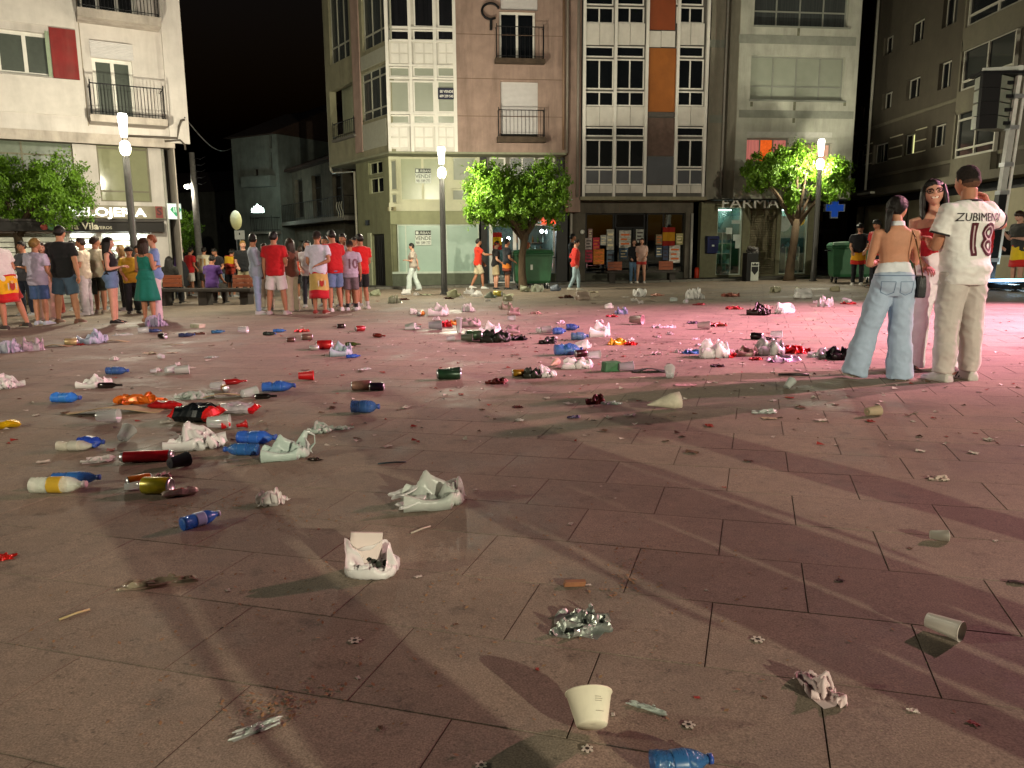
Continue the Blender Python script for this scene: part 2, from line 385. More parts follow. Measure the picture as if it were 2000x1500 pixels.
tree(t3, 2.3, [lobe(t3, -14, 372, 50, 70, -.4), lobe(t3, 116, 372, 60, 70, -.6), lobe(t3, 60, 352, 52, 52, .6), lobe(t3, 50, 420, 60, 25, .3)], 32000, 'clipped leafy tree before the jeweller, cut by the picture edge', seed=6, tr=.15, lsize=.092)
t4 = Vector((-16.6, 38.5, 0))
tree(t4, 2.0, [lobe(t4, 362, 448, 30, 38, 0), lobe(t4, 345, 470, 26, 30, 0)], 4500, 'dark round bush tree in the side street behind the jeweller', seed=9, tr=.12)
# distant concrete post with a bare lamp
_d = ray(391, 520); pp = EYE + _d * (36.5 / _d.y); pz = gz(pp[0], pp[1])
r = E('utility_pole', (pp[0], pp[1], pz), 0, 'tall pale utility pole carrying a small lamp in the side street', 'pole')
hh = zat(pp, 298) - pz; lz = zat(pp, 363) - pz
MB().tube([(0, 0, -.1), (0, 0, hh)], [.17, .12], 12).build('pole', M('concrete_pole', '#8d8a86', .8, var=.2, scale=8, bump=.3), r, True)
MB().tube([(0, 0, lz + .1), (-.14, -.1, lz + .12), (-.26, -.16, lz + .05)], .025, 6).build('arm', DARKM, r, True)
MB().lathe([(.03, lz + .04), (.12, lz), (.1, lz - .1), (.03, lz - .14)], 12, Matrix.Translation((-.26, -.16, 0))).build('lamp_globe', glow('far_bulb', (1, .97, .8), 14, .3), r, True)
point_light('lamp_light', (-.26, -.16, lz - .04), (1, .93, .74), 190, .08, r)
for k in range(5):
    MB().tube([(.1, -.05, hh - .25 - .28 * k), (.42, -.1, hh - .3 - .28 * k), (.6, -.05, hh - .2 - .28 * k)], .015, 5).build('insulator_arm', DARKM, r)

# ------------------------------------------------------------------ dumpsters, benches, boxes
GREENP = M('green_hdpe', '#2f5f3f', .5, var=.15, scale=5, bump=.1, dirt=.25)
def wheel(mb, x, y, z, r=.1, w=.05):
    mb.lathe([(r * .5, -w / 2), (r, -w / 2), (r, w / 2), (r * .5, w / 2)], 14, Matrix.Translation((x, y, z)) @ Matrix.Rotation(R(90), 4, 'Y'))
def dumpster(p, rz, label):
    r = E('dumpster', (p[0], p[1], gz(p[0], p[1])), rz, label, 'dumpster', 'green wheeled dumpsters')
    m = MB(); sq = lambda a, b, z: [(-a, -b, z), (a, -b, z), (a, b, z), (-a, b, z)]
    m.loft([sq(.58, .4, .2), sq(.62, .45, .3), sq(.68, .5, 1.16), sq(.72, .54, 1.17), sq(.72, .54, 1.23), sq(.66, .48, 1.235)]); bevel(m.build('body', GREENP, r), .02)
    m = MB()
    for i in range(13): MB().box(-.6 + i * .1 - .008, -.6 + i * .1 + .008, -.556, -.541, 1.13, 1.2).build('rim_rib', GREENP, r)
    m = MB(); m.loft([sq(.71, .53, 1.236), sq(.73, .55, 1.26), sq(.66, .45, 1.36), sq(.3, .2, 1.4)]); bevel(m.build('lid', GREENP, r), .02)
    for s in (-1, 1): MB().tube([(s * .72, -.3, 1.1), (s * .8, -.3, 1.1), (s * .8, .3, 1.1), (s * .72, .3, 1.1)], .02, 6).build('handle', DARKM, r)
    for sx in (-.5, .5):
        for sy in (-.36, .36):
            m = MB(); wheel(m, sx, sy, .1); m.build('wheel', M('tyre', '#101010', .7), r, True)
            m = MB(); m.box(sx - .045, sx + .045, sy - .03, sy + .03, .12, .24); m.build('caster_fork', ALU, r)
    m = MB(); m.box(-.1, -.02, -.492, -.478, .68, .86); m.build('sticker', M('sticker', '#cfd6d0', .5), r)
    return r
d1 = G(1040, 565); dumpster((d1[0], d1[1] + .55), R(4), 'green wheeled dumpster under the tree outside the bar')
d2 = G(1662, 553); dumpster((d2[0] + .15, d2[1] + .5), R(-12), 'green wheeled dumpster behind the three chatting people, nearer the pharmacy cross')
dumpster((d2[0] + 1.75, d2[1] + .2), R(-8), 'green wheeled dumpster mostly hidden behind the bare-backed woman')
WOOD = M('bench_wood', '#8a4a30', .6, var=.25, scale=4, stretch=(1, 8, 8), bump=.2)
def bench(p, rz, label, L_=2.9):
    r = E('bench', (p[0], p[1], gz(p[0], p[1])), rz, label, 'bench', 'benches with short wooden backs')
    m = MB(); m.box(-L_ / 2, L_ / 2, -.28, .22, .38, .47); bevel(m.build('seat', M('bench_concrete', '#38332f', .75, var=.2, scale=8), r), .015)
    for x in (-L_ * .42, 0, L_ * .42):
        m = MB(); m.box(x - .12, x + .12, -.22, .16, -.05, .378); m.build('leg', M('bench_concrete'), r)
    for x in (-L_ * .36, L_ * .36):
        for k in range(3):
            m = MB(); m.box(x - .29, x + .29, .14, .17, .5 + k * .115, .605 + k * .115); bevel(m.build('back_slat', WOOD, r), .006)
        for s in (-.2, .2):
            m = MB(); m.box(x + s - .02, x + s + .02, .172, .19, .46, .84); m.build('back_support', DARKM, r)
    return r
b1 = G(1252, 552); bench((b1[0], b1[1]), R(5), 'dark bench with two short wooden backs facing the poster shop window')
b2 = G(395, 597); bench((b2[0] + .0, b2[1] + .3), R(-6), 'bench behind the crowd where people in purple sit')
# postbox-like blue box, poster totem, bollard
mz = gz(9.4, 32.9)
BLUEP = M('blue_paint', '#1d2452', .4, var=.1, scale=5)
# ------------------------------------------------------------------ buildings
class Face:
    """a facade plane of a building: x to the right, -y outwards, z up, in a frame of its own under the building"""
    def __init__(s, root, lx=0., ly=0., a=0.):
        s.root, s.loc, s.a = root, Vector((lx, ly, 0)), a; s.holes = []
        m = Matrix.Translation(root.location) @ Matrix.Rotation(root.rotation_euler.z, 4, 'Z') @ Matrix.Translation(s.loc) @ Matrix.Rotation(a, 4, 'Z')
        s.inv = m.inverted(); s.eye = s.inv @ EYE
    def P(s, px, py, w=0.):
        d = s.inv.to_3x3() @ ray(px, py); t = (-w - s.eye.y) / d.y; p = s.eye + d * t
        return p.x, p.z
    def rect(s, r, w=0.):
        x0, y0, x1, y1 = r; xm, ym = (x0 + x1) / 2, (y0 + y1) / 2
        return s.P(x0, ym, w)[0], s.P(x1, ym, w)[0], s.P(xm, y1, w)[1], s.P(xm, y0, w)[1]
    def part(s, mb, name, mats, parent=None, smooth=False):
        if parent is None: return mb.build(name, mats, s.root, smooth, loc=s.loc, rz=s.a)
        return mb.build(name, mats, parent, smooth)
    def box(s, name, mat, r, w=0., d=.03, parent=None, back=0.):    # a flat slab d thick standing out of the plane w
        u0, u1, z0, z1 = s.rect(r, w); return s.part(MB().box(u0, u1, -w - d, -w + back, z0, z1), name, mat, parent)
    def lbox(s, name, mat, u0, u1, y0, y1, z0, z1, parent=None): return s.part(MB().box(u0, u1, y0, y1, z0, z1), name, mat, parent)
    def window(s, r, cols=(1,), rows=(1,), w=0., fm=None, pm=None, rec=.12, ft=.045, fd=.06, hole=True, uz=None, name='window', prot=0.):
        u0, u1, z0, z1 = uz or s.rect(r, w)
        if hole: s.holes.append((u0, u1, z0, z1))
        y = -w + rec - prot; fm = fm or WHITEP; mb = MB()
        cs, rs = sum(cols), sum(rows); us, zs = [u0], [z0]
        for c in cols: us.append(us[-1] + (u1 - u0) * c / cs)
        for c in rows: zs.append(zs[-1] + (z1 - z0) * c / rs)
        h = ft / 2
        for i, u in enumerate(us):
            a, b = (u, u + ft) if i == 0 else ((u - ft, u) if i == len(us) - 1 else (u - h, u + h)); mb.box(a, b, y, y + fd, z0, z1)
        for i, z in enumerate(zs):
            a, b = (z, z + ft) if i == 0 else ((z - ft, z) if i == len(zs) - 1 else (z - h, z + h)); mb.box(u0 + .001, u1 - .001, y + .003, y + fd - .003, a, b)
        o = s.part(mb, name, fm)
        for i in range(len(us) - 1):
            for j in range(len(zs) - 1):
                p = pm(i, j) if callable(pm) else pm
                s.part(MB().box(us[i] + h, us[i + 1] - h, y + fd * .45, y + fd * .6, zs[j] + h, zs[j + 1] - h), 'pane', p, o)
        return o
    def wall(s, name, mat, u0, u1, z0, z1, w=0., th=.3, holes=None):
        hs = [h for h in (s.holes if holes is None else holes) if h[1] > u0 and h[0] < u1 and h[3] > z0 and h[2] < z1]
        U = sorted({u0, u1, *[min(max(q, u0), u1) for h in hs for q in h[:2]]}); Z = sorted({z0, z1, *[min(max(q, z0), z1) for h in hs for q in h[2:]]})
        inh = lambda a, b: any(h[0] < a < h[1] and h[2] < b < h[3] for h in hs)
        nu, nz = len(U) - 1, len(Z) - 1
        S = [[not inh((U[i] + U[i + 1]) / 2, (Z[j] + Z[j + 1]) / 2) for j in range(nz)] for i in range(nu)]
        mb = MB(); y, y2 = -w, -w + th
        for i in range(nu):
            for j in range(nz):
                if not S[i][j]: continue
                a, b, c, d = U[i], U[i + 1], Z[j], Z[j + 1]
                mb.add([(a, y, c), (b, y, c), (b, y, d), (a, y, d)], [(0, 1, 2, 3)])
                mb.add([(a, y2, c), (b, y2, c), (b, y2, d), (a, y2, d)], [(3, 2, 1, 0)])
                if i == 0 or not S[i - 1][j]: mb.add([(a, y2, c), (a, y, c), (a, y, d), (a, y2, d)], [(0, 1, 2, 3)])
                if i == nu - 1 or not S[i + 1][j]: mb.add([(b, y, c), (b, y2, c), (b, y2, d), (b, y, d)], [(0, 1, 2, 3)])
                if j == 0 or not S[i][j - 1]: mb.add([(a, y2, c), (b, y2, c), (b, y, c), (a, y, c)], [(0, 1, 2, 3)])
                if j == nz - 1 or not S[i][j + 1]: mb.add([(a, y, d), (b, y, d), (b, y2, d), (a, y2, d)], [(0, 1, 2, 3)])
        return s.part(mb, name, mat)
    def railing(s, r, w, out, slab=.14, bars=10, posts=True, sm=None, ornate=False):
        u0, u1, z0, z1 = s.rect(r, w + out); o = s.part(MB().box(u0 - .06, u1 + .06, -w - out - .05, -w, z0 - slab, z0), 'balcony', sm or STONE)
        mb = MB(); y = -w - out
        s.part(MB().tube([(u0, -w, z1), (u0, y, z1), (u1, y, z1), (u1, -w, z1)], .018, 6), 'rail', DARKM, o); s.part(MB().tube([(u0, -w, z0 + .09), (u0, y, z0 + .09), (u1, y, z0 + .09), (u1, -w, z0 + .09)], .012, 6), 'rail', DARKM, o)
        for i in range(bars + 1):
            u = u0 + (u1 - u0) * i / bars; big = i in (0, bars)
            mb = MB().tube([(u, y, z0), (u, y, z1 + (.1 if big and posts else 0))], .016 if big else .008, 6); s.part(mb, 'baluster', DARKM, o)
        for k in (.33, .66):
            for u in (u0, u1): s.part(MB().tube([(u, -w - out * k, z0), (u, -w - out * k, z1)], .008, 6), 'baluster', DARKM, o)
        return o
    def text(s, txt, px, py, w, size, mat, sx=1., parent=None, bold=0., depth=.005):
        u, z = s.P(px, py, w); o = letter(txt, size, parent or s.root, u, -w - .003, z, mat, depth, sx, bold)
        if parent is None:
            o.location = s.loc + Matrix.Rotation(s.a, 3, 'Z') @ Vector((u, -w - .003, z)); o.rotation_euler = (R(90), 0, s.a)
        return o
NIGHTG = M('night_glass', '#101214', .08, var=.2, scale=2, spec=.6)
BLINDG = M('blind_behind_glass', '#8c9184', .25, var=.06, scale=2, spec=.5, wave=('Z', 9, .25))
BLINDW = M('white_roller_shutter', '#c6c2c2', .55, var=.05, wave=('Z', 7, .5))
CURT = M('dark_curtain_glass', '#3c4040', .25, var=.35, scale=5, stretch=(7, 7, .15), spec=.5)
CURTD = M('stripe_curtain_glass', '#151518', .2, var=.8, scale=5, stretch=(9, 9, .1), spec=.5)
SHUT = M('metal_shutter', '#77705a', .5, metal=.3, var=.12, wave=('Z', 3.2, .8))
ROOFT = M('roof_tile', '#3a2a22', .9, var=.4, scale=12, bump=.5)
FA = math.atan(.12)
def line_y(x): return 31.8 + .12 * (x + 4)

# ---- corner building
def corner_building():
    x0 = -4.85; r = E('corner_building', (x0, line_y(x0), 0), FA, 'brown corner building with white glazed gallery above an empty green-lit shop', 'building')
    F = Face(r); ov = .95
    WALL = M('brown_render', '#9a8378', .85, var=.14, scale=2.5, bump=.3, bscale=40, dirt=.6, dscale=.9, dcol='#4a3c34')
    OLIVE = M('olive_render', '#77795c', .85, var=.12, scale=3, bump=.3, dirt=.35)
    uL, uR = F.P(759, 200, ov)[0], F.P(1106, 200, ov)[0]; uG = F.P(889, 200, ov)[0]
    zO = F.P(930, 297, ov)[1]; zT = 15.0
    # openings in the brown wall
    F.window((975, 22, 1046, 117), (1, 1), (1,), ov, WHITEP, NIGHTG, .14, .09)
    F.box('shutter_box', BLINDW, (977, -40, 1050, 20), ov - .12, .05)
    F.holes.append(F.rect((977, -40, 1050, 20), ov))
    sh = F.box('roller_shutter', BLINDW, (978, 160, 1051, 262), ov - .12, .03); F.holes.append(F.rect((978, 160, 1051, 268), ov))
    F.wall('wall', WALL, uG, uR, zO, zT, ov, .35)
    F.railing((970, 52, 1062, 114), ov, .3, .16, 10, sm=M('stained_concrete', '#4d4035', .9, var=.3, scale=4, dirt=.6))
    F.railing((974, 215, 1063, 267), ov, .3, .2, 12, sm=M('stained_concrete'))
    for py in (68, 154, 227): F.box('render_joint', M('joint_dark', '#6b5648', .9), (890, py, 1103, py + 1.2), ov, .004)
    # gallery
    rows = [((-40, 53), 0), ((58, 79), 0), ((130, 150), 1), ((157, 220), 1), ((224, 242), 1)]
    gal = [(760, 800), (807, 849), (854, 889)]
    zb = zO + .03
    gw = F.lbox('gallery_back', WHITEB, uL, uG - .002, -ov + .12, -ov + .3, zO, zT)
    for i, (a, b) in enumerate(gal):
        for (y0, y1), k in rows:
            pm = (BLINDG if k else CURTD)
            F.window((a, y0, b, y1), (1,), (1,), ov, WHITEP, pm, .04, .05 if y1 - y0 < 30 else .06, .08, False, name='gallery_window')
        for y0, y1 in ((82, 127), (246, 291)):
            o = F.box('gallery_panel', WHITEB, (a, y0, b, y1), ov - .09, .05)
            u0, u1, z0, z1 = F.rect((a, y0, b, y1), ov - .09); du, dz = (u1 - u0), (z1 - z0)
            for p in (0, 1):
                for q in (0, 1):
                    F.part(MB().box(u0 + du * (.1 + .44 * p), u0 + du * (.46 + .44 * p), -ov + .02, -ov + .045, z0 + dz * (.08 + .46 * q), z0 + dz * (.46 + .46 * q)), 'raised_square', WHITEP, o)
    for i, px in enumerate((759, 803.5, 851.5, 889.5)): F.lbox('gallery_post', WHITEP, F.P(px, 200, ov)[0] - .06, F.P(px, 200, ov)[0] + .06, -ov - .03, -ov + .1, zO, zT)
    for py in (80.5, 128.5, 153.5, 222, 244.5, 55.5): F.box('gallery_rail', WHITEP, (760, py - 2, 889, py + 2), ov - .07, .07)
    pst = F.box('sale_sticker', M('navy_sticker', '#1c2038', .4), (855.5, 172, 888, 194), ov + .02, .006)
    F.text('SE VENDE', 872, 179, ov + .028, .13, WHITEP, .9, bold=.003); F.text('609 239 543', 872, 188, ov + .028, .13, WHITEP, .8, bold=.003)
    # left receding side, upper floors
    S = Face(r, uL, -ov, R(-55) - FA)
    sL = S.P(640, 250)[0]
    for y0, y1, dark in ((-60, 90, 1), (133, 232, 0)):
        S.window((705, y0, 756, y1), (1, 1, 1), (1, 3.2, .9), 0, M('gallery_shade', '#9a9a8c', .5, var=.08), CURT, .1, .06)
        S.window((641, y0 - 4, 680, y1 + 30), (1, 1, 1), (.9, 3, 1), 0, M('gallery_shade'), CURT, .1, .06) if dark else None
    S.holes.append(S.rect((645, 168, 690, 262)))
    S.wall('wall', M('side_render', '#85826a', .85, var=.12, scale=3, bump=.3, dirt=.4), sL, -.002, zO, zT, 0, .3)
    S.lbox('balcony_recess', M('pale_recess', '#a3a68c', .85, var=.1, dirt=.3), *S.rect((640, 150, 694, 275))[:2], .7, .8, *S.rect((640, 150, 694, 280))[2:])
    S.railing((650, 237, 691, 268), 0, .12, .1, 11)
    for px, wdt in ((697, 13),): S.box('pilaster', M('brown_render'), (px - 7, -60, px + 7, 300), 0, .06)
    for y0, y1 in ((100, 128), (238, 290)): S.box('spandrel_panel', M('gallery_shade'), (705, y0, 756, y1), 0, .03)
    # overhang slab, pipes
    u_sl = sL; p1 = S.loc + Matrix.Rotation(S.a, 3, 'Z') @ Vector((sL, 0, 0)); p2 = S.loc + Matrix.Rotation(S.a, 3, 'Z') @ Vector((sL, 3, 0))
    poly = [(uL - .05, -ov - .05), (uR, -ov - .05), (uR, 6), (p2.x, 6), (p1.x - .03, p1.y)]
    mb = MB(); n = len(poly); mb.add([(x, y, zO - .08) for x, y in poly] + [(x, y, zO - .002) for x, y in poly], [tuple(range(n - 1, -1, -1)), tuple(range(n, 2 * n))] + [(i, (i + 1) % n, (i + 1) % n + n, i + n) for i in range(n)])
    mb.build('overhang_slab', M('soffit', '#8b8d76', .85, var=.1, dirt=.3), r)
    zt2 = zO - .085
    PIPE = M('grey_pipe', '#8d8a7c', .5, var=.12, scale=4)
    F.part(MB().tube([(uR - .12, -ov - .06, 12), (uR - .12, -ov - .06, zO + .1)], .05, 10), 'downpipe', M('brown_pipe', '#7a6250', .5), smooth=True)
    Gs = Face(r, 0, 0, R(-55) - FA)
    gl = Gs.P(700, 450)[0]
    q = Matrix.Rotation(Gs.a, 3, 'Z') @ Vector((gl, -.08, 0)); e0 = p1 + Vector((.05, 0, 0))
    MB().tube([(e0.x, e0.y, 11), (e0.x, e0.y, zO - .2), (e0.x + .1, e0.y, zO - .32), (q.x, q.y, zO - .42), (q.x, q.y, -.5)], .05, 10).build('downpipe', PIPE, r, True)
    # ground floor left side
    gr = 0.
    Gs.window((719, 315, 747, 340), (1, 1), (1,), 0, M('pale_trim', '#a7aa8c', .7), NIGHTG, .1, .05)
    Gs.window((721, 346, 749, 377), (1, 1), (1,), 0, M('pale_trim'), NIGHTG, .1, .05)
    d = Gs.rect((728, 457, 752, 566)); Gs.holes.append(d)
    Gs.wall('side_wall', OLIVE, gl, -.02, -1, zt2, 0, .3)
    do = Gs.lbox('door', M('dark_door', '#1d1b19', .5), d[0], d[1], .12, .18, d[2], d[3])
    for i in range(6): Gs.part(MB().tube([(d[0] + (d[1] - d[0]) * (i + .5) / 6, .1, d[2] + .2), (d[0] + (d[1] - d[0]) * (i + .5) / 6, .1, d[3] - .1)], .012, 5), 'grille_bar', DARKM, do)
    Gs.box('door_jamb', M('pale_trim'), (721, 455, 727.5, 562), 0, .05); Gs.box('meter_box', DARKM, (716, 430, 722, 440), 0, .06)
    # corner shop front
    zf = lambda py, px=860: F.P(px, py)[1]
    CREAMT = M('cream_trim', '#bcbca0', .6, var=.06, scale=4, dirt=.15)
    us, u2, u3, u4 = 0.0, F.P(937, 450)[0], F.P(952, 450)[0], F.P(1086, 450)[0]; ue = F.P(1108, 450)[0]
    F.holes = []
    FROST = M('frosted_film', '#98b0a2', .3, var=.08, scale=1.5, spec=.5)
    F.window((779, 305, 872, 394), (1, 1), (1,), 0, CREAMT, M('blind_cream', '#8f9678', .3, var=.05, spec=.5), .1, .1)
    F.window((882, 304, 932, 355), (1,), (1,), 0, CREAMT, BLINDG, .1, .08); F.window((882, 368, 932, 393), (1,), (1,), 0, CREAMT, BLINDG, .1, .07)
    F.wall('mezzanine_wall', CREAMT, us, u2 + .04, zf(412), zf(303), 0, .3)
    F.lbox('sill_band', CREAMT, us - .04, u2, -.08, .25, zf(412) - .002, zf(396)); F.lbox('fascia', M('fascia_green', '#8f9270', .7, var=.06, dirt=.25), us, u2, -.03, .25, zf(438), zf(412) - .004)
    F.window((777, 438, 936, 533), (1, 5, 4), (1,), 0, M('pale_frame', '#b8c4b4', .4), lambda i, j: FROST, .02, .05, .06, False, name='shop_window')
    F.lbox('plinth', M('plinth_stone', '#5d6353', .8, var=.12, scale=6, bump=.3, dirt=.4), us, u2, -.04, .25, -1, zf(534))
    F.lbox('sill', M('pale_frame'), us, u2, -.07, .1, zf(534) + .002, zf(530))
    # narrow return at the corner
    F.lbox('corner_return', OLIVE, us - .02, us - .004, .0, .5, -1, zt2)
    N_ = Face(r, 0, 0, R(-40) - FA)
    for py0, py1 in ((312, 372), (378, 398)): N_.window((757, py0, 773, py1), (1,), (1,), 0, CREAMT, BLINDG, .05, .05, .06, False)
    N_.lbox('corner_pier', M('dark_pier', '#3d3d33', .7, var=.1), N_.P(757, 450)[0], -.001, .06, .3, -1, zt2); N_.box('number_plate', M('plate', '#a9a27e', .6), (758, 404, 774, 412), 0, .02)
    N_.text('20', 766, 408, .022, .16, DARKM, 1.0)
    # dark pillars and the bar
    BLK = M('dark_pillar', '#1e1c1a', .5, var=.15)
    F.lbox('pillar', BLK, u2 + .05, u3 - .004, -.06, .3, -1, zt2); F.lbox('pillar', BLK, u4 + .004, ue, -.06, .3, -1, zt2)
    F.window((956, 306, 988, 372), (1,), (1,), 0, WHITEP, BLINDG, .1, .07); F.window((995, 306, 1046, 395), (1, 1), (1,), 0, WHITEP, CURT, .1, .05); F.window((1050, 306, 1084, 372), (1,), (1,), 0, WHITEP, BLINDG, .1, .07)
    F.wall('mezzanine_wall', M('greyish_wall', '#6c6a60', .8, var=.1, dirt=.3), u3, u4, zf(420, 1020), zf(303, 1020), 0, .3)
    dz1, dzb = zf(433, 980), zf(556, 980)
    dd = F.window((956, 434, 1009, 557), (1,), (1,), 0, WHITEP, GLASS, .05, .14, .07, False, name='bar_door')
    F.window((1013, 437, 1084, 533), (1,), (1,), 0, WHITEP, GLASS, .05, .07, .07, False, name='bar_window')
    F.lbox('bar_plinth', M('plinth_stone'), F.P(1011, 500)[0], u4, .0, .25, -1, zf(534, 1040)); F.lbox('bar_fascia', WHITEB, u3, u4, -.02, .2, zf(433, 1020), zf(420, 1020) - .003)
    sg = F.box('red_sign', M('red_light_sign', '#c2301a', .4, emit='#e03a1c', es=.9), (1058, 421, 1085, 437), .03, .06); F.text('BAR', 1071, 429, .095, .2, WHITEP, 1.3)
    # inside of the bar
    IN = M('bar_inside', '#3c4540', .8, var=.2); yb = 3.4
    zb0, zb1 = gz(0, 32) + .05, zf(433, 1020)
    mb = MB(); mb.box(u3, u4, .3, yb, zb0 - .1, zb0); mb.box(u3, u4, yb, yb + .1, zb0, zb1); mb.box(u3 - .1, u3, .3, yb, zb0, zb1); mb.box(u4, u4 + .1, .3, yb, zb0, zb1); mb.box(u3, u4, .3, yb, zb1, zb1 + .1)
    F.part(mb, 'bar_room', IN)
    F.lbox('bar_counter', M('bar_wood', '#4a3527', .5), F.P(1018, 500)[0], u4 - .1, 2.0, 2.5, zb0, zb0 + 1.05); 
    for k in range(2): F.lbox('back_shelf', M('bar_wood'), F.P(1018, 500)[0], u4 - .1, yb - .25, yb - .02, zb0 + 1.2 + k * .45, zb0 + 1.24 + k * .45)
    for k in range(12):
        u = F.P(1018, 500)[0] + .12 + .12 * k; F.part(MB().lathe([(.035, 0), (.035, .18), (.013, .23), (.013, .3)], 8, Matrix.Translation((u, yb - .14, zb0 + 1.242 + (k % 2) * .45))), 'bottle', M('bottle%d' % (k % 3), ['#3c5a2c', '#6a4420', '#a9b4ac'][k % 3], .15), smooth=True)
    for px, py, yy in ((978, 468, 1.6), (1058, 452, 1.4), (1068, 453, 2.4), (993, 466, 2.4), (1035, 442, .9)):
        d = F.inv.to_3x3() @ ray(px, py); t = (yy - F.eye.y) / d.y; p = F.eye + d * t
        F.part(MB().lathe([(.02, .09), (.07, .03), (.075, 0), (.05, -.06)], 10, Matrix.Translation(p)), 'bar_lamp', glow('bar_bulb', (.85, .95, 1), 16, .2), smooth=True)
    F_w = F.inv.inverted() @ Vector(((u3 + u4) / 2, 1.3, zb1 - .5)); point_light('bar_light', F_w, (.8, .95, 1), 55, .15)
    fl = MB(); u0, u1, z0, z1 = F.rect((963, 454, 980, 488), -.12)
    for k, (a, b) in enumerate(((0, .27), (.27, .73), (.73, 1))): fl.box(u0, u1, .13, .14, z0 + (z1 - z0) * a, z0 + (z1 - z0) * b, 1 if k == 1 else 0)
    F.part(fl, 'hanging_flag', [M('flag_red', '#b81418', .8), M('flag_yellow', '#e8b010', .8)])
    # sale signs, both with the same words
    for y0, w in ((329, -.075), (450, .01)):
        u0, u1, z0, z1 = F.rect((811, y0, 842, y0 + 29), w); H = z1 - z0
        sgn = F.lbox('sale_sign', M('sign_white', '#c9cfc4', .5), u0, u1, -w - .012, -w, z0, z1)
        F.part(MB().box(u0 + .004, u1 - .004, -w - .016, -w - .0125, z0 + H * .68, z1 - .004), 'sign_header', M('sign_black', '#16201a', .5), sgn)
        cx = (u0 + u1) / 2; F.part(MB().box(u0 + .03, u0 + .12, -w - .021, -w - .0165, z0 + H * .74, z1 - H * .06), 'sign_logo', M('sign_white'), sgn)
        letter('URBAN', H * .27, sgn, cx + .05, -w - .018, z0 + H * .82, M('sign_white'), .002, .95, .0)
        letter('VENDE', H * .36, sgn, cx, -w - .014, z0 + H * .46, M('sign_grey', '#4a564c', .5), .002, .95, .003)
        letter('981 599 777', H * .27, sgn, cx, -w - .014, z0 + H * .15, M('sign_black'), .002, .72, .002)
    # iron hook emblem
    u, z = F.P(958, 28, ov); k = abs(F.P(975, 28, ov)[0] - F.P(941, 28, ov)[0]) / 2
    pts = [(u + k * .95, -ov - .1, z + k * .55)] + [(u + k * math.cos(R(a)), -ov - .1, z + k * .25 + k * .85 * math.sin(R(a))) for a in range(30, 285, 15)] + [(u + k * .55, -ov - .1, z - k * .45)]
    F.part(MB().tube(pts, .045, 8), 'iron_emblem', DARKM, smooth=True); F.lbox('iron_stem', DARKM, u - .04, u + .05, -ov - .13, -ov - .04, z - k * 1.75, z - k * .6)
    # body behind and roof
    mb = MB(); uRb = uR - .02; mb.box(uG + .02, uRb, -ov + .36, 7, zO, zT); mb.box(p2.x, uG, 2.2, 7, zO, zT); F.part(mb, 'building_core', M('core_dark', '#3a352f', .9))
    F.lbox('roof', ROOFT, p2.x - .3, uR, -ov - .4, 8, zT, zT + .4)
    return r
corner_building()

